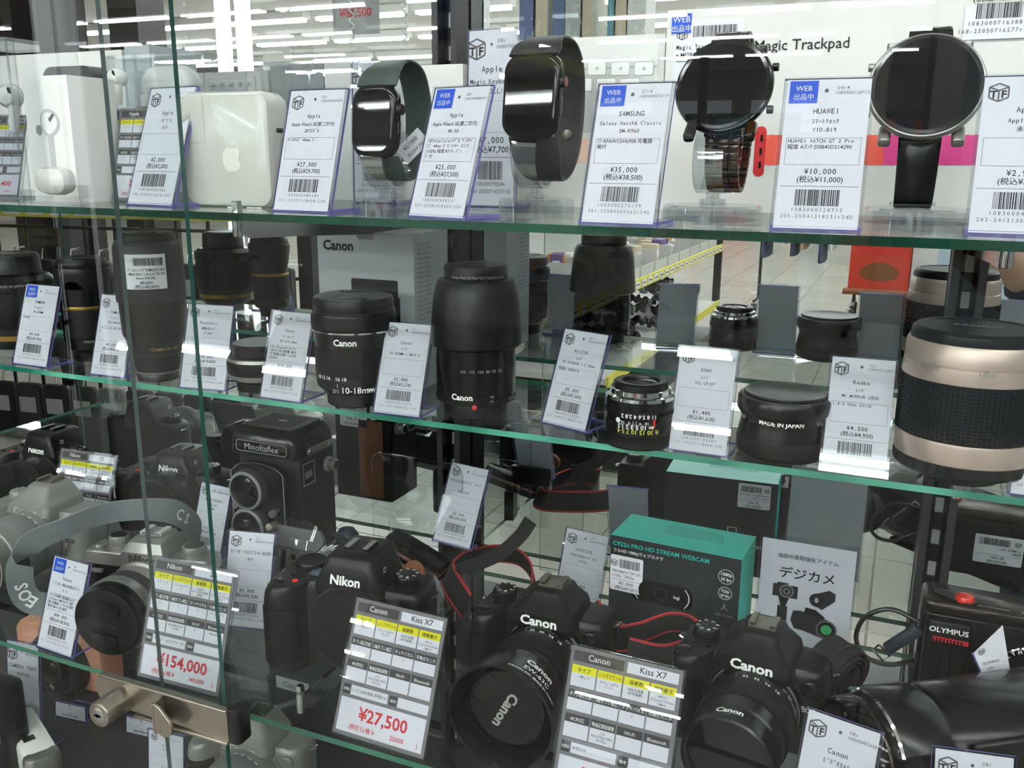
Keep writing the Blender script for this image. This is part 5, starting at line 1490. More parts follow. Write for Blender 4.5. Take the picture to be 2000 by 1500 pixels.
# arched front panel with both lenses
m = MB(); m.M = T(-.004, .003, 0) @ FRONT
arch = [(-w * .44, .004), (w * .40, .004), (w * .40, hT * .66)] + [(w * .40 * math.cos(a) - .0 , hT * .66 + hT * .085 * math.sin(a)) for a in np.linspace(.15, PI - .15, 14)] + [(-w * .44, hT * .66)]
m.prism(arch, -.001, .006, 'black'); m.build('front_panel', r, 30)
m = MB(); m.M = T(-.004, .003, 0) @ FRONT
o_ = arch; cxm = sum(p[0] for p in arch) / len(arch); czm = sum(p[1] for p in arch) / len(arch)
i_ = [(cxm + (p[0] - cxm) * .965, czm + (p[1] - czm) * .98) for p in arch]; n = len(o_)
m.add([(a, b_, .0063) for a, b_ in o_ + i_], [(k, (k + 1) % n, n + (k + 1) % n, n + k) for k in range(n)], 'grey'); m.build('panel_rim', r, 0)
zu, zl_ = 1.30 - .346 - zb, 1.30 - .388 - zb
for nm, z_ in (('viewing_lens', zu), ('taking_lens', zl_)):
    lr = bpy.data.objects.new(nm, None); COL.objects.link(lr); lr.parent = r
    m = MB(); m.M = T(-.014, -.003, z_) @ FRONT; m.lathe([(.0225, 0), (.0225, .005), (.0215, .010, 'darkgrey'), (.0200, .0115, 'grey'), (.0185, .0115, 'grey'), (.0170, .009, 'darkgrey')], 'darkgrey', 64, False); m.build('bezel', lr)
    m = MB(); m.M = T(-.014, -.003, z_) @ FRONT; m.lathe([(.0175, .0098), (.015, .006), (.0135, .0075), (.0125, .0050)], 'black', 56, False); m.build('inner_ring', lr)
    m = MB(); m.M = T(-.014, -.003, z_) @ FRONT; m.lathe([(.0130, .0050), (.009, .0066), (.0004, .0075)], 'lens_glass', 40); m.build('glass', lr)
m = MB()
for x_, z_ in ((-.033, zu - .021), (.015, zu - .024)):
    m.M = T(x_, -.002, z_) @ FRONT; m.lathe([(.0042, 0), (.0042, .006), (.0035, .007)], 'silver', 24)
m.build('control_wheel', r)
m = MB(); m.M = T(w / 2, d * .80, hT * .655) @ RIGHT; m.lathe([(.0085, 0), (.0085, .003, 'grey'), (.0065, .004), (.0068, .011, 'silver', .0006), (.005, .012, 'silver'), (.004, .010, 'blackm')], 'grey', 48); m.build('winding_knob', r)
m = MB(); m.M = T(w / 2, d * .62, hT * .815) @ RIGHT; m.rbox((0, 0, 0), (.046, .0075, .0018), .0035, .0005, 'silver')
for s_ in (-1, .8): m.M = T(w / 2 + .0018, d * .62 + s_ * .019, hT * .815) @ RIGHT; m.lathe([(.0022, 0), (.0016, .001)], 'chrome', 14)
m.build('strap_bracket', r)
m = MB(); m.M = T(w / 2, d * .30, hT * .65) @ RIGHT; m.frame2(-.010, -.012, .012, .014, .0022, 'silver', .0015); m.rect(-.006, -.004, .007, .004, 'silver', .0015); m.build('accessory_shoe', r, 0)
m = MB(); m.M = T(w / 2, d * .55, hT * .40) @ RIGHT; m.rect(-d * .40, -hT * .39, d * .40, hT * .36, 'leather', .0006); m.build('side_panel', r, 0)
sticker(r, .012, hT * .80, .040, .044, T(0, d, 0) @ BACK, ['二眼レフ MINOLTAFLEX', '000184069 程度C'], '¥13,000', '(税込¥14,300)', 31)
m = MB(); m.M = T(0, d + .0002, 0) @ BACK; m.rect(-.030, .004, .005, hT * .72, 'brown', .0004); m.build('leather_flap', r, 0)

# webcam box
z_t = 1.30 - .3345; f0, f1 = at(1193, 1044, z_t), at(1449, 1094, z_t); b1 = at(1472, 1047, z_t)
w = (f1 - f0).length; d = b1.y - f1.y; h = z_t - ZL
r = thing('webcam_box', 'teal and black webcam box with a clear hanging tab', 'product box', ((f0.x + f1.x) / 2, (f0.y + f1.y) / 2, ZL), math.atan2(f1.y - f0.y, f1.x - f0.x))
m = MB(); m.box((0, d / 2, h / 2), (w, d, h), 'boxdark'); m.k = ['boxdark', 'teal', 'boxdark', 'boxdark', 'teal', 'teal']; m.build('carton', r, 0)
u = mpp(aty(1320, 1120, f0.y))
m = MB(); m.M = T(0, -.0003, 0) @ FRONT; X = lambda px: (px - 1321) * u
V, _ = glyph('C922n PRO HD STREAM WEBCAM', .012); sz = 191 * u / V[:, 0].max()
m.text('C922n PRO HD STREAM WEBCAM', sz * 1.02, -w / 2 + 5 * u, h - 20 * u, 'teal', 'l', .012); m.text('フルHD 1080pウェブカメラ', 8.5 * u, -w / 2 + 6 * u, h - 33 * u, 'logo', 'l', .01)
for (x_, z_, R_, a_, b_) in ((w / 2 - 27 * u, h - 40 * u, 15 * u, '1080p', '30 fps'), (w / 2 - 27 * u, h - 74 * u, 13 * u, '720p', '60 fps')):
    n = 28; m.add([(x_ + q * math.cos(2 * PI * i / n), z_ + q * math.sin(2 * PI * i / n), 0) for q in (R_, R_ - .8 * u) for i in range(n)], [(i, (i + 1) % n, n + (i + 1) % n, n + i) for i in range(n)], 'logo')
    m.text(a_, R_ * .62, x_, z_ + R_ * .12, 'logo', 'c', .012); m.text(b_, R_ * .56, x_, z_ - R_ * .55, 'logo', 'c', .012)
for a in (PI / 2, PI * 1.2, PI * 1.8): m.add([(w / 2 - 27 * u + 8 * u * math.cos(a) + s_ * u, h - 104 * u + 8 * u * math.sin(a), 0) for s_ in (-1, 1)] + [(w / 2 - 27 * u + s_ * u, h - 104 * u, 0) for s_ in (1, -1)], [(0, 1, 2, 3)], 'logod')
m.text('三脚アダプタ付', 5 * u, w / 2 - 27 * u, h - 122 * u, 'logod', 'c'); m.build('lettering', r, 0)
m = MB(); m.M = T(-.010, -.0004, h - 104 * u) @ FRONT
m.add([(a, b_, 0) for a, b_ in rr(128 * u, 46 * u, 18 * u, 6)], [tuple(range(28))], 'blackg'); m.add([(a, b_, .0003) for a, b_ in rr(92 * u, 42 * u, 18 * u, 6)], [tuple(range(28))], 'black')
for s_ in (-1, 1): m.add([(s_ * (47 * u + 9 * u * (1 - (t_ / 20) ** 2)) + q * u, t_ * u, .0005) for q in (0, 1.8) for t_ in np.linspace(-20, 20, 11)], [(i, i + 1, 12 + i, 11 + i) for i in range(10)], 'logo')
for R_, kk in ((13, 'darkgrey'), (11, 'blackg'), (5, 'lens_glass')): m.add([(R_ * u * math.cos(a), R_ * u * math.sin(a), .0006 + (14 - R_) * .00003) for a in np.linspace(0, 2 * PI, 25)[:-1]], [tuple(range(24))], kk)
m.text('logi', 9 * u, 32 * u, -3 * u, 'logo', 'c', .01, z=.0008); m.build('printed_webcam', r, 0)
sticker(r, -w / 2 + 36 * u, h - 78 * u, 68 * u, 76 * u, FRONT, ['ﾌﾙHD1080pｳｪﾌﾞｶﾒﾗ LOG', 'ICOOL C922n'], '¥5,000', '(税込¥5,500)', 77)
sticker(r, -w * .30, h - 36 * u, 74 * u, 60 * u, T(0, d, 0) @ BACK, ['ﾌﾙHD1080pｳｪﾌﾞｶﾒﾗ LOG', 'ICOOL C922n'], '¥5,000', '(税込¥5,500)', 78)
m = MB(); m.M = T(0, d + .0003, 0) @ BACK; m.frame2(-.020, h * .42, -.010, h * .50, .0006, 'logo'); m.text('HD', .006, -w * .36, h * .30, 'logo', 'c'); m.text('録画 ストリーミング', .005, .01, h * .30, 'logod', 'c'); m.build('back_lettering', r, 0)
m = MB(); m.M = T(.010, d * .45, h) @ RX(-.9) @ FRONT; m.prism(rr(.055, .020, .006, 4), 0, .0006, 'film'); m.build('hang_tab', r, 0)

# camera poster in a clear stand
p0, p1 = aty(1491, 1040, .776), aty(1675, 1071, .776)
w = p1.x - p0.x; zt_ = (p0.z + p1.z) / 2; h = zt_ - ZL
r = thing('poster_stand', 'white camera poster in a clear stand beside the webcam box', 'poster', ((p0.x + p1.x) / 2, .776, ZL))
m = MB(); m.box((0, -.0015, h / 2), (w + .004, .002, h), 'acrylic'); m.box((0, .0025, h / 2), (w + .004, .002, h), 'acrylic'); m.box((0, .018, .0012), (w + .004, .040, .002), 'acrylic', 'acrylic_edge'); m.build('holder', r, 0)
MB().box((0, .0005, h / 2 - .002), (w, .0006, h - .004), 'paper').build('sheet', r, 0)
m = MB(); m.M = T(0, -.0004, 0) @ FRONT; u = w / 184
m.text('当店の買取強化アイテム', 11 * u, 0, h - 46 * u, 'ink', 'c', .004); m.text('デジカメ', 27 * u, 0, h - 88 * u, 'ink', 'c', .012, sx=1.05); m.build('lettering', r, 0)
m = MB(); m.M = T(0, -.0004, 0) @ FRONT
zc = h - 120 * u
m.rect(-64 * u, zc - 14 * u, -14 * u, zc + 14 * u, 'darkgrey'); m.rect(-56 * u, zc + 14 * u, -34 * u, zc + 18 * u, 'darkgrey')
for R_, kk in ((15, 'grey'), (11, 'darkgrey'), (7, 'grey'), (4, 'ink')): m.add([(-36 * u + R_ * u * math.cos(a), zc + R_ * u * math.sin(a), .0001 * (16 - R_) / 4) for a in np.linspace(0, 2 * PI, 25)[:-1]], [tuple(range(24))], kk)
m.add([(x_ * u, zc + z_ * u, 0) for x_, z_ in ((-52, -14), (-30, -14), (-36, -34), (-46, -34))], [(3, 2, 1, 0)], 'ink'); m.rect(-52 * u, zc - 78 * u, -32 * u, zc - 34 * u, 'darkgrey')
cx_, cz_ = 36 * u, zc - 4 * u
m.add([(cx_ + q[0] * u, cz_ + q[1] * u, 0) for q in ((-24, -12), (0, -24), (24, 0), (24, 16), (12, 22), (-18, 8))], [tuple(range(6))], 'darkgrey')
m.add([(cx_ - 12 * u + 14 * u * math.cos(a), cz_ - 4 * u + 15 * u * math.sin(a), .0002) for a in np.linspace(0, 2 * PI, 21)[:-1]], [tuple(range(20))], 'ink'); m.add([(cx_ - 12 * u + 4 * u * math.cos(a), cz_ - 4 * u + 6 * u * math.sin(a), .0003) for a in np.linspace(0, 2 * PI, 13)[:-1]], [tuple(range(12))], 'lgrey')
cx_, cz_ = 14 * u, zc - 62 * u
m.add([(cx_ + q[0] * u, cz_ + q[1] * u, 0) for q in ((-38, 0), (-34, 22), (-18, 24), (0, 20), (34, 14), (50, 0), (48, -20), (30, -30), (-10, -20), (-30, -18))], [tuple(range(9, -1, -1))], 'darkgrey')
m.add([(cx_ + q[0] * u, cz_ + q[1] * u, .0001) for q in ((-12, 22), (-10, 34), (10, 32), (30, 18), (26, 14))], [(4, 3, 2, 1, 0)], 'ink')
for R_, kk in ((21, 'inkgrey'), (17, 'ink'), (11, 'green')): m.add([(cx_ + 34 * u + R_ * u * math.cos(a), cz_ - 8 * u + R_ * u * math.sin(a), .0002 + (22 - R_) * .00002) for a in np.linspace(0, 2 * PI, 25)[:-1]], [tuple(range(24))], kk)
m.build('printed_cameras', r, 0)

# compact camera with red shutter button on a clear block
p = aty(1802, 1168, .745); zt_ = 1.30 - .3400; hh = .070
r = thing('clear_riser', 'clear acrylic block under the compact camera with the red button', 'riser', (.11, .778, ZL))
zbk = zt_ - hh - ZL
MB().box((0, 0, zbk / 2), (.15, .07, zbk - .0006), 'acrylic').build('block', r, 0)
r = thing('compact_camera', 'black compact camera with a round red shutter button and ribbed grip', 'camera', (p.x, .745, ZL + zbk), .0)
W_ = .128
m = MB(); m.rbox((W_ / 2, .022, 0), (W_, .040, hh - .010), .008, .002, 'black', 6); m.build('body', r)
m = MB(); m.rbox((W_ / 2, .022, hh - .010), (W_, .042, .010), .009, .003, 'gunmetal', 6); m.build('top_plate', r)
m = MB(); m.rbox((.021, .002, .001), (.034, .018, hh - .013), .006, .002, 'blackm', 5); m.build('grip', r)
m = MB(); m.M = T(.021, -.0072, 0) @ FRONT
for i in range(9): m.box((-.010 + i * .0025, .026, 0), (.0012, .036, .0012), 'rubber')
m.build('grip_ribs', r, 0)
m = MB(); m.M = T(.021, -.0074, 0) @ FRONT; m.text('OLYMPUS', .0062, 0, hh - .021, 'logo', 'c', .015, sx=1.05); m.build('name_lettering', r, 0)
m = MB(); m.M = T(.022, -.0074, 0) @ FRONT; m.rect(-.012, hh - .029, .014, hh - .025, 'red'); m.build('red_bar', r, 0)
m = MB(); m.M = T(.031, .014, hh); m.lathe([(.0072, -.001), (.0072, .002), (.0062, .0042), (.003, .0050), (.0004, .0051)], 'redbtn', 32); m.build('shutter_button', r)
m = MB(); m.M = T(.024, .017, hh + .0002) @ RZ(-.5); m.rbox((0, 0, 0), (.032, .012, .0008), .005, .0002, 'darkgrey'); m.build('power_switch', r)
m = MB(); m.M = T(.075, .006, hh + .0003); m.text('AFL', .006, 0, 0, 'lgrey', 'c'); m.rect(-.035, .002, -.012, .0026, 'lgrey'); m.build('top_lettering', r, 0)
kl = bpy.data.objects.new('lens', None); COL.objects.link(kl); kl.parent = r
for nm, pr, kk in (('barrel', [(.026, 0), (.026, .010), (.0245, .013), (.0235, .013)], 'black'), ('trim_ring', [(.0235, .0128), (.022, .0135, 'chrome'), (.0195, .012, 'black'), (.016, .008)], 'black'), ('glass', [(.0160, .0075), (.009, .0095), (.0004, .0102)], 'lens_glass')):
    m = MB(); m.M = T(.078, .002, .028) @ FRONT; m.lathe(pr, kk, 56, nm != 'trim_ring'); m.build(nm, kl)
m = MB(); m.M = T(.078, -.0118, .028) @ FRONT
for i, ch in enumerate('OLYMPUS LENS 38mm 1:2.8'):
    a = 2.6 - i * .22; V, _ = glyph(ch, .01) if ch != ' ' else (np.zeros((0, 3)), 0)
    if len(V): m.M = T(.078, -.0115, .028) @ FRONT @ RZ(a + PI / 2 + PI) @ T(0, .0192, .0014); m.text(ch, .0042, 0, 0, 'logo', 'c', .01)
m.build('lens_lettering', kl, 0)
m = MB(); m.M = T(.118, .002, .050) @ FRONT; m.rbox((0, 0, 0), (.014, .010, .002), .002, .0005, 'chrome'); m.build('flash_window', r)
m = MB(); sticker(r, -.075, hh * .45, .044, .030, T(0, .0425, 0) @ BACK, ['OLYMPUS AFL', '程度B'], '¥2,000', '(税込¥2,200)', 55)
L12 = thing('price_tag', 'small folded price tag stuck across the lens of the compact camera', 'price tag', tuple(aty(1934, 1282, .715)), .55, 'white barcode price tags on clear stands')
m = MB(); m.M = RY(-.18) @ FRONT; m.add([(x_, y_, 0) for x_, y_ in ((-.006, -.019), (.016, -.019), (.011, .024), (-.014, .006))], [(0, 1, 2, 3)], 'paper'); m.prism([(-.0145, .006), (-.006, -.019), (-.0052, -.019), (-.0136, .0064)], -.0012, .0006, 'violet'); m.build('card', L12, 0)
m = MB(); m.M = RY(-.18) @ T(0, -.0003, 0) @ FRONT; m.text('OLYMPUS', .0032, 0, -.006, 'ink', 'c'); m.text('AFL', .0030, 0, -.011, 'ink', 'c'); logo_tf(m, -.007, .006, .005); m.build('lettering', L12, 0)

# camcorder lying across the lower right corner
A_, B_ = aty(1655, 1480, .600), aty(2035, 1430, .692)
dv = (B_ - A_); ln = dv.length; rz = math.atan2(dv.y, dv.x); R0 = .0365
r = thing('camcorder', 'black camcorder lying across the lower right corner, its lens to the left', 'camcorder', (A_.x, A_.y, A_.z), rz, None, 1.07)
AXX = RY(PI / 2)                                    # lathe axis -> +x
m = MB(); L = []
for x_, sw, sh, up in ((.030, .034, .034, 0), (.034, .036, .036, 0), (.10, .037, .037, .0), (.17, .037, .0375, 0), (.20, .036, .036, 0), (.206, .033, .033, 0)):
    L.append([(x_, a, b_ + up) for a, b_ in rr(2 * sw, 2 * sh, sw * .72, 8)])
m.loft([[q for q in l_] for l_ in L], 'black'); m.build('body', r, 40)
m = MB(); m.M = AXX; m.lathe([(.0345, .034), (.0375, .026), (.0385, .010), (.0385, .000), (.0365, -.003), (.0335, -.002), (.0325, .006)], 'blackg', 72, False); m.build('lens_hood', r)
m = MB(); m.M = AXX; m.lathe([(.0385, .0085), (.0389, .0080, 'gunmetal'), (.0389, .0068, 'gunmetal'), (.0385, .0062, 'gunmetal')], 'gunmetal', 72, False); m.build('hood_ring', r)
m = MB(); m.M = AXX; m.lathe([(.0325, .006), (.028, .002), (.018, -.002), (.0005, -.003)][::-1], 'lens_glass', 56); m.build('front_glass', r)
m = MB()
L = [[(x_, a, b_) for a, b_ in [(R_ * math.sin(t_), R_ * math.cos(t_)) for t_ in np.linspace(-1.0, 1.0, 15)] + [((R_ - .004) * math.sin(t_), (R_ - .004) * math.cos(t_)) for t_ in np.linspace(1.0, -1.0, 15)]] for x_, R_ in ((.014, .0405), (.017, .0425), (.048, .0420), (.052, .0400))]
m.loft(L, 'black'); m.build('lens_bridge', r, 40)
m = MB(); L = [[(x_, a, b_) for a, b_ in [(R_ * math.sin(t_), R_ * math.cos(t_)) for t_ in np.linspace(-1.02, 1.02, 15)] + [((R_ - .003) * math.sin(t_), (R_ - .003) * math.cos(t_)) for t_ in np.linspace(1.02, -1.02, 15)]] for x_, R_ in ((.0130, .0412), (.0145, .0424), (.0156, .0412))]
m.loft(L, 'chrome'); m.build('chrome_trim', r, 40)
m = MB(); L = [[(x_, a, b_) for a, b_ in [(R_ * math.sin(t_), R_ * math.cos(t_)) for t_ in np.linspace(-1.1, 1.1, 15)] + [((R_ - .004) * math.sin(t_), (R_ - .004) * math.cos(t_)) for t_ in np.linspace(1.1, -1.1, 15)]] for x_, R_ in ((.056, .0395), (.058, .0405), (.125, .0405), (.128, .0395))]
m.loft(L, 'black'); m.build('top_shell', r, 40)
m = MB(); m.box((.12, -.0376, -.002), (.12, .004, .058), 'black'); m.build('screen_lid', r, bevel=.002)
m = MB(); m.M = T(.076, -.0379, .016) @ RX(-.55) @ FRONT; m.text('Power Zoom  50x  Balanced Optical SteadyShot', .0042, 0, .003, 'logod', 'l', 0); m.build('lettering', r, 0)
m = MB(); m.M = T(.152, -.0398, -.012) @ FRONT; m.text('SONY', .010, 0, 0, 'logod', 'l', .03); m.build('brand_lettering', r, 0)
m = MB(); m.M = T(.148, -.004, .038); m.rbox((0, 0, 0), (.020, .011, .0022), .003, .0006, 'grey'); m.build('zoom_lever', r)
m = MB(); m.M = T(.170, .002, .037); m.rbox((0, 0, 0), (.012, .008, .0030), .003, .0006, 'blackg'); m.build('photo_button', r)
m = MB(); m.M = T(.058, -.0375, 0) @ FRONT; m.add([(x_, y_, .0) for x_, y_ in ((-.006, .018), (-.004, .018), (.008, -.022), (.005, -.022))], [(3, 2, 1, 0)], 'lgrey'); m.build('side_stripe', r, 0)
FH = max(.002, (A_.z - ZL) / 1.07 - .0375)
MB().rbox((.11, 0, -.0375 - FH), (.15, .05, FH + .001), .006, .001, 'blackm').build('foot', r)

# black camera straps with red edging
def strapk(lab, pts, sides, w=.020, red=True):
    return strap_thing('camera_strap', lab, pts, sides, w, .0016, 'strapblack', 'strapred' if red else None, 10)


strapk('black strap with red edge looping behind the hooded camera', [aty(912, 1185, .690), aty(880, 1135, .72), aty(880, 1110, .76), aty(935, 1085, .795), aty(1005, 1085, .80), aty(1040, 1120, .775), aty(1045, 1165, .74)],
       [(0, .4, 1), (.3, .3, 1), (.5, .1, 1), (.2, -.4, 1), (-.1, -.4, 1), (-.3, .1, 1), (-.3, .3, 1)], .026)
strapk('black strap tail rising to a rounded tip in front of the slotted post', [aty(905, 1175, .71), aty(890, 1120, .72), aty(925, 1105, .73), aty(975, 1082, .735), aty(1015, 1048, .735), aty(1036, 1017, .735)],
       [(.5, .5, 1), (.5, .3, 1), (-.3, 0, 1), (-.4, 0, 1), (-.5, 0, 1), (-.6, 0, 1)], .013, False)
strapk('black strap with red edge bundled between the two black cameras', [aty(1150, 1190, .70), aty(1200, 1245, .71), aty(1250, 1235, .715), aty(1310, 1215, .728), aty(1352, 1225, .735), aty(1362, 1255, .72), aty(1300, 1285, .70), aty(1225, 1272, .69)],
       [(.2, .5, 1), (.2, .3, 1), (0, -.3, 1), (0, -.4, 1), (.2, -.4, 1), (.3, 0, 1), (.1, .3, 1), (0, .4, 1)], .024)
strapk('black strap with red edge folded under the bundled strap', [aty(1195, 1230, .735), aty(1230, 1290, .725), aty(1290, 1300, .73), aty(1340, 1310, .72), aty(1370, 1290, .71)],
       [(.1, .5, 1), (.1, .3, 1), (0, -.3, 1), (.2, -.2, 1), (.2, .3, 1)], .026)
# strap rolled up at the right of the second camera
p = aty(1632, 1305, .700)
r = thing('rolled_strap', 'black ribbed strap rolled into a coil right of the bare-zoom camera', 'camera strap', tuple(p), 0)
QC = Vector((.80, -.55, -.16)).to_track_quat('Z', 'Y').to_matrix().to_4x4()
m = MB(); m.M = QC
pr = []
m2 = []
for i in range(90):
    a = i * .22; R_ = .0105 + .00055 * i * .22; m2.append((R_ * math.cos(a), R_ * math.sin(a), 0))
m.ribbon([Vector(q) for q in m2], (0, 0, 1), .030, .0012, 'strapblack'); m.lathe([(.0205, -.013), (.0222, -.013), (.0226, -.011, 'strapblack', .0010), (.0226, .011, 'strapblack', .0010), (.0222, .013), (.0205, .013)], 'strapblack', 96, False); m.build('coil', r, 50)
m = MB(); m.M = QC @ T(0, 0, .004); m.tube([(.0232 * math.cos(a), .0232 * math.sin(a), 0) for a in np.linspace(0, 2 * PI, 40)], .0016, 'strapblack', 6, False); m.build('elastic_band', r)
# wrist cords by the compact camera
def cord(lab, pts, rad=.0022, k='black'):
    r = thing('wrist_cord', lab, 'wrist strap', tuple(pts[0])); m = MB()
    m.tube(spline([tuple(Vector(q) - Vector(pts[0])) for q in pts], 10), rad, k, 8); m.build('cord', r); return r


cord('black wrist cord looping left of the compact camera grip', [aty(1795, 1215, .748), aty(1740, 1190, .752), aty(1690, 1205, .755), aty(1672, 1245, .752), aty(1690, 1282, .748), aty(1735, 1298, .745), aty(1785, 1290, .742)], .0020)
r = thing('cord_buckle', 'blue-black toggle sliding on the wrist cord by the compact camera', 'toggle', tuple(aty(1763, 1248, .735)), 0)
m = MB(); m.M = RY(.75); m.rbox((0, 0, -.016), (.010, .008, .032), .003, .0015, 'navy'); m.build('toggle', r)
m = MB(); m.M = RY(.75) @ T(0, 0, -.018); m.tube([(-.006, 0, 0), (.006, 0, 0), (.006, 0, -.007), (-.006, 0, -.007), (-.006, 0, 0)], .0009, 'chrome', 6); m.build('metal_loop', r)

# holster plate in a clear bag
p = aty(578, 1068, .700)
r = thing('holster_plate', 'dark grey camera holster plate with steel screws inside a clear bag', 'holster', (p.x, .705, ZL), .05)
u = mpp(p)
hb = p.z - ZL
m = MB(); m.M = T(0, 0, hb) @ RX(-.25) @ FRONT
m.prism([(-58 * u, 24 * u), (-50 * u, 34 * u), (48 * u, 34 * u), (60 * u, 20 * u), (60 * u, 8 * u), (46 * u, -6 * u), (-48 * u, -6 * u), (-58 * u, 6 * u)], 0, .006, 'plate_grey')
m.prism([(-46 * u, -6 * u), (46 * u, -6 * u), (46 * u, -hb * .9), (-46 * u, -hb * .9)], -.003, .003, 'plate_grey'); m.build('plate', r, 0, bevel=.0008)
m = MB(); m.M = T(0, 0, hb) @ RX(-.25) @ FRONT
for x_ in (-28, 28): m.prism([(x_ * u + a, -34 * u + b_) for a, b_ in rr(9 * u, 46 * u, 4 * u, 4)], .003, .0045, 'blackm')
m.build('slot', r, 0)
m = MB(); m.M = T(0, 0, hb) @ RX(-.25) @ FRONT @ T(0, -22 * u, .003); m.lathe([(14 * u, 0), (14 * u, .003), (12 * u, .005, 'nickel'), (6 * u, .005, 'nickel'), (4 * u, .002, 'blackm')], 'silver', 36); m.build('tripod_screw', r)
m = MB(); m.M = T(-52 * u, 0, hb + 32 * u) @ RX(-.25) @ FRONT; m.lathe([(9 * u, 0), (9 * u, .010, 'nickel', .0005), (7 * u, .012)], 'nickel', 36); m.build('thumb_screw', r)
m = MB(); m.M = T(0, 0, hb) @ RX(-.25) @ FRONT; m.text('SPIDER', 9 * u, 0, 8 * u, 'grey', 'c', .02, z=.0063); m.build('lettering', r, 0)


def film_bag(lab, p0, p1, z0, z1, yd, seed, name='clear_bag'):
    """crumpled clear bag: two wrinkled sheets sealed at the rim"""
    rnd = random.Random(seed); nx, nz_ = 16, 10
    r = thing(name, lab, 'clear bag', ((p0.x + p1.x) / 2, (p0.y + p1.y) / 2, z0))
    w = p1.x - p0.x; h = z1 - z0
    for sgn, nm in ((-1, 'front_film'), (1, 'back_film')):
        vs = []
        for j in range(nz_ + 1):
            for i in range(nx + 1):
                a, b_ = i / nx, j / nz_; bul = (math.sin(PI * a) * math.sin(PI * min(1, b_ * .9 + .1))) ** .5 if 0 < a < 1 and b_ < 1 else 0
                edge = (rnd.random() - .5) * .010 if j == nz_ else 0
                vs.append(((a - .5) * w, sgn * (yd * bul + .0008) + (rnd.random() - .5) * .006 * bul, b_ * h + edge + (.006 * math.sin(a * 9 + seed) if j == nz_ else 0)))
        m = MB(); m.add(vs, [(j * (nx + 1) + i, j * (nx + 1) + i + 1, (j + 1) * (nx + 1) + i + 1, (j + 1) * (nx + 1) + i) for j in range(nz_) for i in range(nx)], 'film'); m.build(nm, r, 12)
    return r


film_bag('crumpled clear bag wrapped round the holster plate', aty(452, 1060, .705), aty(700, 1075, .705), ZL + .001, aty(600, 1030, .705).z, .022, 3)
film_bag('crumpled clear bag right of the holster plate, behind the mirrorless camera', aty(640, 1075, .745), aty(800, 1100, .745), ZL + .001, aty(740, 1055, .745).z, .020, 8)
# blue cap and folding reader behind the bag
p = aty(678, 1050, .772)
r = thing('blue_cap', 'small dark blue rounded cap poking up behind the clear bags', 'cap', (p.x, p.y, ZL))
hh = p.z - ZL; m = MB(); m.lathe([(.013, 0), (.013, hh - .006), (.0125, hh + .004), (.008, hh + .010), (.0005, hh + .012)], 'navy', 32); m.build('shell', r)
a_, b_ = aty(762, 1052, .765), aty(868, 1118, .755)
dv = b_ - a_; md = (a_ + b_) / 2
r = thing('folding_mirror', 'slim black folding device with a rose gold rim lying aslant behind the mirrorless camera', 'folding device', tuple(md), math.atan2(dv.y, dv.x))
tl = math.atan2(dv.z, math.hypot(dv.x, dv.y)); u = dv.length
m = MB(); m.M = RY(-tl) @ RX(.12); m.rbox((0, 0, .001), (u, .024, .009), .006, .003, 'blackg', 5); m.build('lid', r)
m = MB(); m.M = RY(-tl) @ RX(.12); m.rbox((0, 0, -.003), (u * 1.01, .0255, .004), .006, .0012, 'rose', 5); m.build('rim', r)
m = MB(); m.M = RY(-tl) @ RX(.12); m.rbox((0, 0, -.011), (u * .98, .0235, .008), .006, .003, 'blackg', 5); m.build('base', r)
m = MB(); lg = md.z - .011 - ZL; m.M = T(0, .005, -.010 - lg * .98); m.box((0, 0, lg * .48), (.012, .020, lg * .96), 'blackm'); m.build('foot', r, 0)
p = aty(808, 1120, .700)
r = thing('round_filter', 'brown-tinted round filter leaning by the folding device', 'filter', (p.x, p.y, p.z)); m = MB(); m.M = RX(-.4) @ FRONT; m.lathe([(.0115, -.002), (.0122, .0), (.0115, .0025), (.010, .003), (.0004, .003)], 'brown', 40); m.build('disc', r)
zz = p.z - .0115 - ZL; m = MB(); m.box((0, .004, -.0115 - zz / 2), (.008, .006, zz), 'acrylic'); m.build('clear_prop', r, 0)
# bent clear stand
p = aty(770, 1140, .705); q = aty(880, 1160, .69)
r = thing('clear_stand', 'wavy bent clear acrylic stand right of the mirrorless camera', 'display stand', (p.x, p.y, ZL))
hs_ = p.z - ZL; w_ = q.x - p.x
m = MB(); pp = spline([(0, .03, 0.002), (0, .03, hs_ * .9), (w_ * .35, .01, hs_), (w_ * .65, -.01, hs_ * .86), (w_ * .85, -.02, hs_ * .78), (w_ * 1.05, -.02, hs_ * .98)], 8)
m.ribbon(pp, (.25, 1, 0), .036, .0025, 'acrylic', 'acrylic_edge'); m.build('bent_sheet', r, 40)
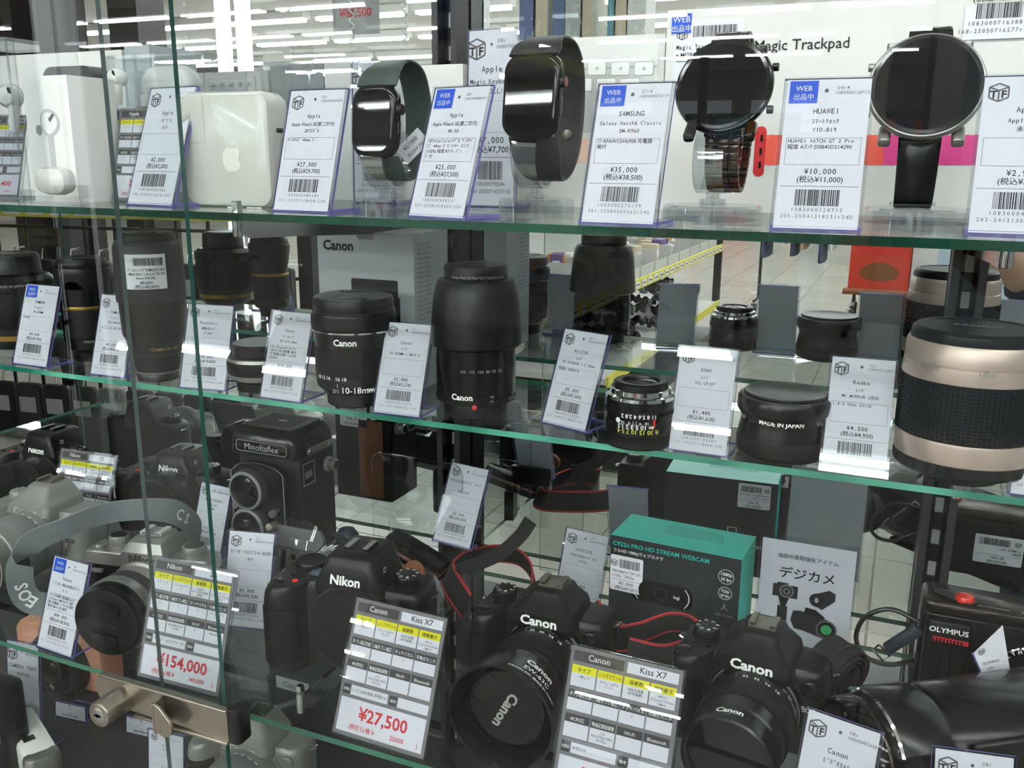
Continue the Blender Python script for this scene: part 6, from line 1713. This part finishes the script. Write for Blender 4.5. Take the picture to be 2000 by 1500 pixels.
# clear blister pack carrying the 3,500 yen tag
p0, p1 = aty(728, 1000, .79), aty(905, 1000, .79)
zt_ = aty(740, 882, .79).z
r = thing('blister_pack', 'large clear blister pack with rounded corners beside the slotted post', 'blister pack', ((p0.x + p1.x) / 2, .79, ZL))
w, h = p1.x - p0.x, zt_ - ZL
m = MB(); m.M = T(0, 0, h / 2) @ FRONT
o_ = rr(w, h - .001, .012, 6); m.prism(o_, -.0006, .0006, 'film'); n = len(o_); i_ = rr(w - .003, h - .004, .011, 6)
m.build('backing', r, 0)
m = MB(); m.M = T(0, 0, h / 2) @ FRONT; m.add([(a, b_, .0008) for a, b_ in o_ + i_], [(k, (k + 1) % n, n + (k + 1) % n, n + k) for k in range(n)], 'acrylic_edge'); m.build('sealed_rim', r, 0)
m = MB(); m.M = T(.005, -.001, h * .35) @ FRONT; m.loft([[(a, b_, z_) for a, b_ in rr(w * .62 - 2 * i, h * .5 - 2 * i, .010, 5)] for z_, i in ((0, 0), (.010, .001), (.013, .004))], 'film'); m.build('bubble', r, 40)
m = MB(); m.M = T(.052, -.004, h * .42); m.rbox((0, 0, 0), (.050, .010, .020), .003, .001, 'black'); m.build('receiver', r)
# tag stand under the high tag
px_, py_, pz_ = TP['L8'][:3]
r = thing('clear_riser', 'narrow clear acrylic column under the 3,500 yen price tag', 'riser', (px_ + .003, py_ + .005, ZL))
MB().box((0, 0, (pz_ - ZL) / 2), (.035, .012, pz_ - ZL - .0006), 'acrylic').build('block', r, 0)

# ------------------------------------------------------------------ below the lowest shelf
p0, p1 = aty(63, 1300, .775), aty(213, 1300, .775)
w = p1.x - p0.x; ztop = aty(100, 1212, .775).z; h = ztop - ZB
r = thing('instant_camera', 'coral pink instant camera with a large round black lens under the lowest shelf', 'camera', ((p0.x + p1.x) / 2, .760, ZB + .0006), .05)
m = MB(); m.M = T(0, 0, h / 2) @ FRONT; m.loft([[(a, b_, z_) for a, b_ in rr(w - 2 * i, h - 2 * i, .014, 6)] for z_, i in ((-.040, .006), (-.036, .001), (-.030, 0), (-.006, 0), (-.001, .002), (0, .005))], 'instax'); m.build('body', r, 40)
m = MB(); m.M = T(.006, 0, h * .42) @ FRONT; m.lathe([(.046, -.002), (.046, .012), (.044, .016), (.036, .017), (.034, .013), (.022, .012), (.020, .020), (.018, .021), (.010, .018)], 'blackm', 64); m.build('lens_barrel', r)
m = MB(); m.M = T(.006, -.018, h * .42) @ FRONT; m.lathe([(.010, 0), (.006, .002), (.0003, .003)], 'lens_glass', 32); m.build('lens_glass', r)
m = MB(); m.M = T(.006, -.0172, h * .42 + .028) @ FRONT; m.lathe([(.004, 0), (.003, .0015)], 'lens_glass', 20); m.M = T(.003, -.0172, h * .42 - .026) @ FRONT; m.lathe([(.0055, 0), (.005, .002), (.0004, .003)], 'chrome', 24); m.build('front_mirror', r)
p = at(500, 1388, ZB + .0985)
k6 = slr('slr_camera', 'silver single-lens camera on the deck below the lowest shelf', (p.x, p.y, ZB), .10, w=.128, hs=.073, htop=.0985, body='silverp', trim='silverp', logok='lgrey')
mount(k6, .006, .042, -.020, .034, 'silverp', 'chrome'); kit_lens(k6, .006, .042, hood=False, capped=False, k='silverp', ringk='grey')
p = at(55, 1425, ZB + .062)
r = thing('compact_camera', 'silver compact camera with a dark rounded end at the lower left corner', 'camera', (p.x, p.y, ZB), -.45)
m = MB(); m.rbox((0, 0, 0), (.105, .034, .062), .010, .005, 'whitep', 6); m.build('body', r)
m = MB(); m.rbox((.050, 0, .0005), (.024, .037, .061), .011, .006, 'silver', 6); m.build('end_cap', r)
m = MB(); m.M = T(.018, -.004, .0625); m.rect(-.005, -.006, .006, .006, 'blackg'); m.build('finder_window', r, 0)
p = aty(590, 1380, .80)
r = thing('navy_pouch', 'dark navy camera pouch with a beige label under the lowest shelf', 'pouch', (p.x, .80, ZB))
hh = aty(590, 1322, .80).z - ZB
m = MB(); m.rbox((0, .03, 0), (.105, .06, hh), .014, .008, 'navy', 6); m.build('pouch_body', r)
m = MB(); m.M = T(-.012, -.0004, hh - .014) @ FRONT; m.rect(-.024, -.009, .024, .007, 'faint'); m.build('label', r, 0)
m = MB(); m.M = T(-.012, -.0006, hh - .014) @ FRONT; m.text('Canon', .0105, 0, -.005, 'grey', 'c', .03); m.build('lettering', r, 0)
m = MB(); m.tube([(.045, -.012, hh * .95), (-.01, -.02, hh * .62), (-.05, -.028, hh * .40)], .0045, 'acrylic_edge', 12); m.build('clear_rod', r)
for px, py, Y_, lb, ky in ((22, 1268, .64, 'white price tag at the left edge under the lowest shelf', 'CAMERA TENT'), (135, 1378, .71, 'white price tag tilted behind the lock on the lower deck', 'Instant'), (315, 1440, .655, 'white price card with red lettering under the lock', 'Canon'), (275, 1408, .72, 'white price tag behind the lock, left of the red-lettered card', 'Canon')):
    q = aty(px, py, Y_)
    price_tag('B', (q.x, Y_, ZB, .1, .045, q.z - ZB, .12), lb, '08r', '1083000821008', ky, ['PHOTON'], [], '¥3,000', '(税込¥3,300)', '1083000821008', '317-25070818317r25I', False, px)

p = aty(22, 1380, .60); zt_ = aty(22, 1328, .60).z
r = thing('black_pouch', 'black buckled pouch at the left edge under the lowest shelf', 'pouch', (p.x - .03, .575, ZB))
m = MB(); m.rbox((0, .018, 0), (.090, .036, zt_ - ZB), .010, .006, 'blackm', 5); m.build('pouch_body', r)
m = MB(); m.M = T(.038, -.001, (zt_ - ZB) * .62) @ FRONT; m.frame2(-.006, -.010, .006, .010, .0018, 'silver', .001); m.build('buckle', r, 0)

# ------------------------------------------------------------------ the shop behind the photographer, seen in the mirror
def vat(px, py, yv):                  # point of the shop that the mirror shows at a pixel, yv = its depth in the mirror
    p = aty(px, py, yv); return Vector((p.x, vy(yv), p.z))


pm('shelf_white', 'c9c8c4', .5); pm('shelf_dark', '34312f', .5); pm('yellow_strip', 'd8cf4e', .5); pm('purple', '5a4a78', .5); pm('beige', 'cbbba0', .55); pm('orange', 'e0922f', .45)
pm('tealbox', '5f9aa2', .3); pm('bluebox', '5c6c96', .3); pm('denim', '2e3a55', .8); pm('cloth_white', 'd8d6d2', .85); pm('cloth_tan', 'b89878', .85); pm('cloth_black', '1c1c1e', .85)
pm('banner_red', 'c23a24', .7); pm('skin', 'c99f86', .5, var=.04); pm('hair', '1c1614', .5); pm('jacket', '2a3040', .8); pm('slat_blue', 'a9c4d6', .35)
RND = random.Random(12)
# long sales fixture running away from the showcase
GX, GY0, GY1 = -1.22, 3.95, 6.6
r = thing('sales_fixture', 'long white sales fixture with yellow price strips reflected left of the aisle', 'shop fixture', (GX, vy(GY0), 0))
D_ = .80; Ln = GY1 - GY0
m = MB(); m.box((-D_ / 2, -Ln / 2, .06), (D_, Ln, .12), 'shelf_dark'); m.box((-D_ + .02, -Ln / 2, .9), (.03, Ln, 1.8), 'shelf_white'); m.build('body', r, 0)
for z_, dx in ((.30, .0), (.70, .0), (1.70, .25)):
    MB().box((-D_ / 2 - dx / 2, -Ln / 2, z_), (D_ - dx, Ln, .03), 'shelf_white').build('shelf', r, 0)
for z_, dx in ((.30, 0), (.70, 0), (1.70, .25)):
    m = MB(); m.box((-dx + .006, -Ln / 2, z_), (.012, Ln, .05), 'yellow_strip')
    m.build('price_strip', r, 0)
m = MB(); m.box((-.02, -Ln - .02, .95), (.05, .04, 1.9), 'mesh_black'); m.build('end_post', r, 0)
m = MB()
for i in range(22): m.box((.0135, -.08 - i * .118, .70), (.002, .07, .034), 'paper'); m.box((.0150, -.08 - i * .118, .70), (.001, .05, .006), 'ink')
m.build('price_labels', r, 0)
b0 = None
for i in range(9):
    y = vy(GY0) - .16 - i * .285
    if b0 is None:
        b0 = thing('storage_bin', 'clear-fronted white bin on the sales fixture, one of a row full of small goods', 'bin', (GX - .20, y, .715), 0, 'bins along the sales fixture')
        m = MB(); m.box((0, 0, .004), (.36, .26, .008), 'shelf_white'); m.box((.178, 0, .028), (.006, .26, .056), 'shelf_white'); m.box((-.178, 0, .07), (.006, .26, .14), 'shelf_white'); m.box((0, .128, .06), (.36, .005, .12), 'shelf_white'); m.box((0, -.128, .06), (.36, .005, .12), 'shelf_white'); m.build('tray', b0, 0)
    else: copy_thing(b0, (GX - .20, y, .715), 0)
PK = {}
for i in range(44):
    k = RND.choice(('purple', 'beige', 'purple', 'cloth_white', 'bluebox', 'beige', 'orange', 'shelf_dark'))
    bi = i % 9; y = vy(GY0) - .16 - bi * .285 + (RND.random() - .5) * .17; x = GX - .20 + (RND.random() - .5) * .26
    if k not in PK:
        o = thing('wrapped_package', 'small %s package lying in a bin of the sales fixture' % {'purple': 'purple', 'beige': 'beige', 'cloth_white': 'white', 'bluebox': 'blue', 'orange': 'orange', 'shelf_dark': 'dark'}[k], 'package', (x, y, .735), 0, 'packages in the fixture bins')
        m = MB(); m.rbox((0, 0, 0), (.10, .06, .10), .008, .006, k); m.build('packet', o); m = MB(); m.box((.051, 0, .05), (.001, .035, .04), 'paper'); m.build('packet_label', o, 0); PK[k] = o
        o.rotation_euler = (0, .3, RND.random() * .8)
    else:
        c = copy_thing(PK[k], (x, y, .735 + RND.random() * .05), RND.random() * 2)
cb = None
for i in range(26):
    y = vy(GY0) - .10 - RND.random() * 2.4; x = GX - .10 - RND.random() * .35; z = .315 + (i % 3) * .09
    if cb is None:
        cb = thing('cable_bundle', 'dark coiled cable bundle on the lower shelf of the sales fixture', 'cable', (x, y, z), 0, 'cable bundles on the fixture')
        m = MB(); pts = [(.06 * math.cos(a) * (1 + .1 * math.sin(3 * a)), .05 * math.sin(a), .03 + .012 * math.sin(5 * a) + a * .001) for a in np.linspace(0, 6 * PI, 70)]; m.tube(pts, .011, 'rubber', 6); m.build('coil', cb)
        m = MB(); m.box((.055, 0, .03), (.03, .05, .05), 'lgrey'); m.build('tie_card', cb, 0)
    else: copy_thing(cb, (x, y, z), RND.random() * 6)
# wrapped boxes on top of the fixture
xs = -1.46
bw = [('cloth_white', .16), ('bluebox', .13), ('beige', .11), ('bluebox', .09), ('lgrey', .13), ('beige', .10), ('tealbox', .06), ('beige', .10), ('cloth_white', .14)]
x = -2.05
for i, (k, w) in enumerate(bw):
    p = vat([905, 1025, 1050, 1086, 1116, 1142, 1190, 1208, 1238][i], 40, 4.1)
    o = thing('wrapped_box', ['white', 'slate blue', 'cream', 'blue', 'grey', 'beige', 'narrow teal', 'tan', 'large white'][i] + ' film-wrapped box standing in the row on top of the sales fixture', 'product box', (p.x, p.y - .05, 1.715), 0, 'film-wrapped boxes on the fixture top')
    h = .36 + RND.random() * .12
    MB().box((0, -.06, h / 2), (w * .62, .16, h), k).build('carton', o, 0)
    m = MB()
    vs = [((a / 6 - .5) * w * .66, .026 + (RND.random() - .5) * .012, b_ / 8 * h * 1.02) for b_ in range(9) for a in range(7)]
    m.add(vs, [(b_ * 7 + a, b_ * 7 + a + 1, b_ * 7 + a + 8, b_ * 7 + a + 7) for b_ in range(8) for a in range(6)], 'film'); m.build('wrapping_film', o, 12)
# black grid rack with hung goods opposite the left half of the case
r = thing('grid_rack', 'black wire grid rack hung with goods reflected at the far left', 'display rack', (0, 0, 0))
q0, q1 = Vector((-3.3, vy(1.95), 0)), Vector((-1.62, vy(2.25), 0))
dv = q1 - q0; n_ = 16
m = MB()
for i in range(n_ + 1):
    p = q0 + dv * i / n_; m.tube([(p.x, p.y, .15), (p.x, p.y, 1.22)], .006, 'mesh_black', 6)
for j in range(9):
    z = .15 + j * .1333; m.tube([(q0.x, q0.y, z), (q1.x, q1.y, z)], .006, 'mesh_black', 6)
m.build('wire_grid', r)
m = MB()
for p in (q0, q0 + dv * .5, q1): m.box((p.x, p.y - .01, .62), (.05, .05, 1.24), 'mesh_black')
m.build('rack_frame', r, 0)
m = MB(); ang = math.atan2(dv.y, dv.x)
m.M = T(*q0) @ RZ(ang); m.box((dv.length / 2, .03, 1.135), (dv.length, .004, .040), 'yellow_strip')
for i in range(20): m.box((.05 + i * .085, .0335, 1.135), (.06, .002, .026), 'paper'); m.box((.05 + i * .085, .035, 1.135), (.045, .001, .006), 'ink')
m.build('label_strip', r, 0)
hb = {}
for i in range(34):
    k = ('blackm', 'shelf_dark', 'grey', 'cloth_black', 'darkgrey')[i % 5]
    a = (i % 17 + .5) / 17; z = 1.02 if i < 17 else .62
    p = q0 + dv * a
    if k not in hb:
        o = thing('hanging_pouch', {'blackm': 'matt black', 'shelf_dark': 'dark brown', 'grey': 'grey', 'cloth_black': 'black fabric', 'darkgrey': 'dark grey'}[k] + ' pouch hanging on the wire grid rack', 'pouch', (p.x, p.y + .06, z), ang, 'pouches on the grid rack')
        m = MB(); m.rbox((0, 0, -.34), (.088, .03, .31), .01, .012, k); m.build('pouch_body', o); m = MB(); m.box((0, .017, -.10), (.06, .002, .05), 'lgrey'); m.build('header_card', o, 0); m = MB(); m.tube([(0, 0, -.03), (0, -.01, .0), (0, -.05, .0)], .003, 'chrome', 6); m.build('hook', o); hb[k] = o
    else: copy_thing(hb[k], (p.x, p.y + .06, z), ang)
# lit pillar behind the lenses
for px in (452, 490):
    p = vat(px, 300, 3.0)
    r = thing('light_pillar', 'glowing white upright light pillar reflected behind the lenses, the ' + ('left' if px < 470 else 'right') + ' of two', 'light', (p.x, p.y, 0))
    m = MB(); m.rbox((0, 0, .5), (.055, .05, 1.6), .02, .004, 'pillar_light'); m.build('lamp', r); m = MB(); m.rbox((0, -.02, 0), (.08, .06, .5), .01, .004, 'shelf_white'); m.build('stand', r)
# clothes rail
YR = 8.3
a_, b_ = vat(1505, 500, YR), vat(1622, 500, YR)
r = thing('clothes_rail', 'black rolling clothes rail at the far end of the aisle', 'clothes rail', (0, 0, 0))
m = MB(); m.tube([(a_.x - .1, a_.y, 1.5), (b_.x + .25, b_.y, 1.5)], .014, 'mesh_black', 8); m.build('top_bar', r)
for x_ in (a_.x - .08, b_.x + .22):
    m = MB(); m.tube([(x_, a_.y, 1.5), (x_, a_.y, .12)], .014, 'mesh_black', 8); m.tube([(x_, a_.y - .25, .12), (x_, a_.y + .25, .12)], .014, 'mesh_black', 8)
    for s_ in (-1, 1): m.M = T(x_, a_.y + s_ * .24, .05) @ RY(PI / 2); m.lathe([(.05, -.02), (.05, .02)], 'rubber', 16); m.M = ID4
    m.build('leg', r)
for i in range(9):
    k = ('denim', 'cloth_black', 'cloth_white', 'denim', 'cloth_tan', 'cloth_black', 'denim', 'cloth_white', 'jacket', 'denim', 'cloth_black', 'cloth_tan', 'denim')[i]
    nm = {'denim': 'blue denim', 'cloth_black': 'black', 'cloth_white': 'white', 'cloth_tan': 'tan', 'jacket': 'navy'}[k]
    x_ = a_.x - .03 + i * (b_.x - a_.x + .2) / 9
    o = thing('garment', '%s garment hanging on the rolling clothes rail' % nm, 'garment', (x_, a_.y, 1.465), .04 * RND.random(), 'garments on the clothes rail')
    ln_ = 1.0 - RND.random() * .22
    m = MB(); L = []
    for z_, w_, t_ in ((-.02, .04, .01), (-.06, .38, .022), (-.12, .44, .026), (-.6, .42, .026), (-ln_, .46, .026)):
        L.append([(t_ * math.cos(a) * (1 + .25 * math.sin(6 * a)), w_ / 2 * math.sin(a), z_) for a in np.linspace(0, 2 * PI, 25)[:-1]])
    m.loft(L, k); m.build('cloth', o, 60)
    m = MB(); m.tube([(0, 0, 0), (0, 0, .03), (0, .02, .045), (0, .02, .02)], .003, 'chrome', 6); m.build('hanger_hook', o)
# red banner and blue slatted shutter
a_, b_ = vat(1664, 470, 4.7), vat(1772, 575, 4.7)
r = thing('red_banner', 'red hanging banner with a dark printed fish shape and a wooden bottom rod', 'banner', ((a_.x + b_.x) / 2, a_.y, b_.z))
w, h = b_.x - a_.x, .55
MB().box((0, 0, h / 2), (w, .006, h), 'banner_red').build('cloth', r, 0)
m = MB(); m.M = T(0, .004, 0) @ BACK; m.add([(w * .32 * math.cos(a) * (1 - .2 * math.sin(a)), .10 + .045 * math.sin(a), 0) for a in np.linspace(0, 2 * PI, 25)[:-1]], [tuple(range(24))], 'brown')
for i in range(3): m.text('大漁祈願', .05, 0, .18 + i * .1, 'redprint', 'c')
m.build('printing', r, 0)
m = MB(); m.tube([(-w * .58, 0, 0), (w * .58, 0, 0)], .016, 'brown', 10); m.build('bottom_rod', r)
m = MB(); m.box((w * .72, -.02, .62), (w * .4, .01, 1.3), 'cloth_white'); m.build('backing_sheet', r, 0)
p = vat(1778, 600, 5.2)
r = thing('slatted_shutter', 'pale blue slatted shutter with daylight put in as glow behind the silver mirror lens', 'shutter', (p.x + .45, p.y, .12))
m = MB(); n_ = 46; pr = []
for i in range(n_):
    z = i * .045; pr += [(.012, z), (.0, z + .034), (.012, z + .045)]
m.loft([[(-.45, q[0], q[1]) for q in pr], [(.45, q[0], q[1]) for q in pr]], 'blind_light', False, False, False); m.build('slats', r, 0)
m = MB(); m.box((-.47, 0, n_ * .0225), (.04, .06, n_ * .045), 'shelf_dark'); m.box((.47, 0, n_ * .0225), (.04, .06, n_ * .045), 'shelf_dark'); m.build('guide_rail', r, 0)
# dark columns, far shelving, windows, hanging sign and cords
for (px, yv, w, k, nm) in ((20, 5.0, .16, 'wall_dark', 1), (72, 5.0, .28, 'wall_dark', 2), (148, 5.2, .10, 'wall_dark', 3), (268, 5.6, .28, 'wall_dark', 4), (1700, 13, .6, 'wall_paint', 5), (560, 13.5, .6, 'wall_paint', 6)):
    q = vat(px, 50, yv)
    struct(MB().box((0, 0, 1.55), (w, w, 3.1), k).build('column_%d' % nm, smooth=0, loc=(q.x, q.y, 0)))
for i in range(7):
    o = thing('far_shelving', 'dark shelving unit against the far wall, one of a row', 'shelving', (-7.5 + i * 2.3, vy(17.5), 0), 0, 'shelving along the far wall')
    m = MB(); m.box((0, -.2, 1.05), (2.0, .05, 2.1), 'shelf_dark')
    for z_ in (.1, .6, 1.1, 1.6): m.box((0, .0, z_), (2.0, .4, .03), 'shelf_white')
    m.build('frame', o, 0)
    for z_ in (.12, .62, 1.12, 1.62):
        m = MB(); x = -.95
        while x < .85:
            w_ = .1 + RND.random() * .2; m.box((x + w_ / 2, 0, z_ + .2), (w_ * .92, .25, .25 + RND.random() * .14), RND.choice(('banner_red', 'cloth_white', 'bluebox', 'tealbox', 'beige', 'orange', 'shelf_white', 'purple'))); x += w_
        g_ = m.build('goods', o, 0); g_['kind'] = 'stuff'
for i in range(3):
    o = MB().box((0, 0, 0), (1.3, .03, .8), 'window_light').build('window_%d' % (i + 1), smooth=0, loc=(-6.0 + i * 1.7, -18.97, 2.1)); struct(o)
p = vat(695, 24, 4.0)
r = thing('hanging_sign', 'translucent hanging price sign with faint red figures near the ceiling', 'sign', tuple(p))
MB().box((0, 0, .06), (.26, .004, .32), 'faint').build('panel', r, 0)
m = MB(); m.M = T(0, .004, 0) @ FRONT; m.text('¥82,500', .055, 0, -.02, 'redprint', 'c', .02); m.M = T(0, .004, 0) @ FRONT; m.build('lettering', r, 0)
for px in (683, 788):
    p0, p1 = vat(px, -60, 3.6), vat(px, 90, 3.6)
    r = thing('spiral_cord', 'white curled plastic cord hanging from the ceiling, the %s of two' % ('left' if px < 700 else 'right'), 'cord', (p0.x, p0.y, p1.z))
    m = MB(); h = 3.0 - p1.z; nn_ = 200; m.tube([(.010 * math.cos(i * .9), .010 * math.sin(i * .9), h * i / nn_) for i in range(nn_)], .0035, 'shelf_white', 5); m.build('coil', r)
# ------------------------------------------------------------------ photographer, reflected at the right edge
r = thing('person', 'person in a dark navy jacket holding up a phone, reflected at the right edge', 'person', (0, 0, 0))
def limb(m, pts, rad, k='skin', seg=12):
    P = spline(pts, 6); n = len(P); R_ = [rad[0]] * n
    for i in range(n):
        t_ = i / (n - 1) * (len(rad) - 1); a = min(int(t_), len(rad) - 2); R_[i] = rad[a] + (rad[a + 1] - rad[a]) * (t_ - a)
    m.tube(P, R_, k, seg)
def blob(m, c, s, k='skin'):
    m.M = T(*c) @ Matrix.Diagonal((s[0], s[1], s[2], 1)); m.lathe([(math.sin(a), -math.cos(a)) for a in np.linspace(.02, PI - .02, 13)], k, 20); m.M = ID4
px0, py0 = .43, -.44
SH = ((px0 + .17, py0, 1.27), (px0 - .17, py0, 1.27))
ARM = (((px0 + .17, py0, 1.27), (px0 + .22, py0 + .02, 1.00), (px0 + .20, py0 + .10, .78), (px0 + .19, py0 + .13, .70)), ((px0 - .17, py0, 1.27), (.285, -.235, 1.03), (.135, -.125, 1.145), (.060, -.080, 1.222)))
b = MB()
limb(b, [(px0, py0, .82), (px0, py0, 1.0), (px0, py0 - .01, 1.2), (px0, py0, 1.30)], [.13, .12, .14, .09])
limb(b, [SH[0], (px0, py0, 1.28), SH[1]], [.065, .08, .065])
limb(b, [(px0, py0, 1.28), (px0 - .01, py0 + .02, 1.40)], [.055, .05])
hc = (px0 - .02, py0 + .04, 1.50)
blob(b, hc, (.072, .092, .112)); blob(b, (hc[0], hc[1] + .045, hc[2] - .055), (.05, .045, .05)); blob(b, (hc[0] - .005, hc[1] + .098, hc[2] - .015), (.012, .016, .022))
for s_ in (-1, 1): blob(b, (hc[0] + s_ * .073, hc[1], hc[2] - .005), (.010, .02, .03))
for sx, A_ in zip((1, -1), ARM):
    limb(b, [A_[0], A_[1]], [.055, .042]); limb(b, [A_[1], A_[2]], [.042, .028]); w0, w1 = Vector(A_[2]), Vector(A_[3])
    limb(b, [tuple(w0), tuple(w0 * .5 + w1 * .5), tuple(w1)], [.027, .030, .030])
    for j, (dz, ln_) in enumerate(((.045, .060), (.022, .068), (0, .066), (-.020, .052))):
        f0 = w1 + (Vector((0, -.008, dz * .8)) if sx < 0 else Vector((0, dz * .8, 0))); e1, e2 = ((Vector((-ln_ * .45, -.018, .012)), Vector((-ln_ * .8, .004, .016))) if sx < 0 else (Vector((-.006, .006, -ln_ * .6)), Vector((-.018, .010, -ln_)))); limb(b, [tuple(f0), tuple(f0 + e1), tuple(f0 + e2)], [.0095, .0088, .0075], seg=8)
    th = w1 + Vector((0, .014, -.006)); e1, e2 = ((Vector((-.020, .012, .03)), Vector((-.034, .006, .055))) if sx < 0 else (Vector((-.018, .016, -.020)), Vector((-.028, .018, -.044)))); limb(b, [tuple(th), tuple(th + e1), tuple(th + e2)], [.012, .0105, .0085], seg=8)
    hip = (px0 + sx * .085, py0, .82); limb(b, [hip, (px0 + sx * .09, py0 + .02, .46), (px0 + sx * .09, py0 - .02, .08)], [.085, .058, .042]); limb(b, [(px0 + sx * .09, py0 - .04, .045), (px0 + sx * .10, py0 + .14, .035)], [.045, .038])
bd = b.build('body', r)
rm = bd.modifiers.new('fuse', 'REMESH'); rm.mode = 'VOXEL'; rm.voxel_size = .006; rm.use_smooth_shade = True
sm_ = bd.modifiers.new('relax', 'SMOOTH'); sm_.iterations = 4
m = MB(); limb(m, [(px0, py0, .80), (px0, py0, 1.0), (px0, py0 - .01, 1.2), (px0, py0, 1.325)], [.150, .138, .158, .072], 'jacket', 20)
limb(m, [SH[0], (px0, py0, 1.28), SH[1]], [.078, .094, .078], 'jacket')
for A_ in ARM:
    limb(m, [A_[0], A_[1]], [.070, .056], 'jacket'); q = Vector(A_[1]).lerp(Vector(A_[2]), .55); limb(m, [A_[1], tuple(q)], [.056, .046], 'jacket')
jk = m.build('jacket', r); rm = jk.modifiers.new('fuse', 'REMESH'); rm.mode = 'VOXEL'; rm.voxel_size = .008; rm.use_smooth_shade = True
m = MB()
limb(m, [(px0 - .08, py0, .82), (px0 + .08, py0, .82)], [.11, .11], 'denim')
for sx in (-1, 1): limb(m, [(px0 + sx * .085, py0, .84), (px0 + sx * .09, py0 + .02, .46), (px0 + sx * .09, py0 - .02, .09)], [.100, .074, .068], 'denim')
tr = m.build('trousers', r); rm = tr.modifiers.new('fuse', 'REMESH'); rm.mode = 'VOXEL'; rm.voxel_size = .008; rm.use_smooth_shade = True
m = MB(); m.M = T(hc[0], hc[1] - .012, hc[2] + .016) @ Matrix.Diagonal((.084, .100, .112, 1)); m.lathe([(math.sin(a), math.cos(a)) for a in np.linspace(.02, PI * .56, 12)][::-1], 'hair', 28, False); m.build('hair', r)
for s_ in (-1, 1):
    m = MB(); blob(m, (hc[0] + s_ * .030, hc[1] + .080, hc[2] + .004), (.013, .010, .010), 'logo'); blob(m, (hc[0] + s_ * .030, hc[1] + .087, hc[2] + .004), (.006, .005, .006), 'ink'); m.build('eye', r)
m = MB(); blob(m, (hc[0], hc[1] + .086, hc[2] - .050), (.022, .008, .006), 'coral'); m.build('mouth', r)
r = thing('phone', 'dark phone held up in the hand of the photographer', 'phone', (0, -.030, 1.245), 0)
m = MB(); m.M = RX(-.18) @ FRONT; m.loft([[(a, b_, z_) for a, b_ in rr(.074 - 2 * i, .148 - 2 * i, .010, 5)] for z_, i in ((-.004, .001), (-.003, 0), (.003, 0), (.004, .001))], 'blackg'); m.build('shell', r)
m = MB(); m.M = RX(-.18) @ T(-.022, .0048, .055) @ BACK
for y_ in (0, -.020): m.M = RX(-.18) @ T(.022, .0045, .050 + y_) @ BACK; m.lathe([(.0075, 0), (.0075, .0012), (.005, .0014)], 'lens_glass', 24)
m.build('camera_lens', r)

bpy.data.objects.remove(_fo)
bpy.data.curves.remove(_fc)
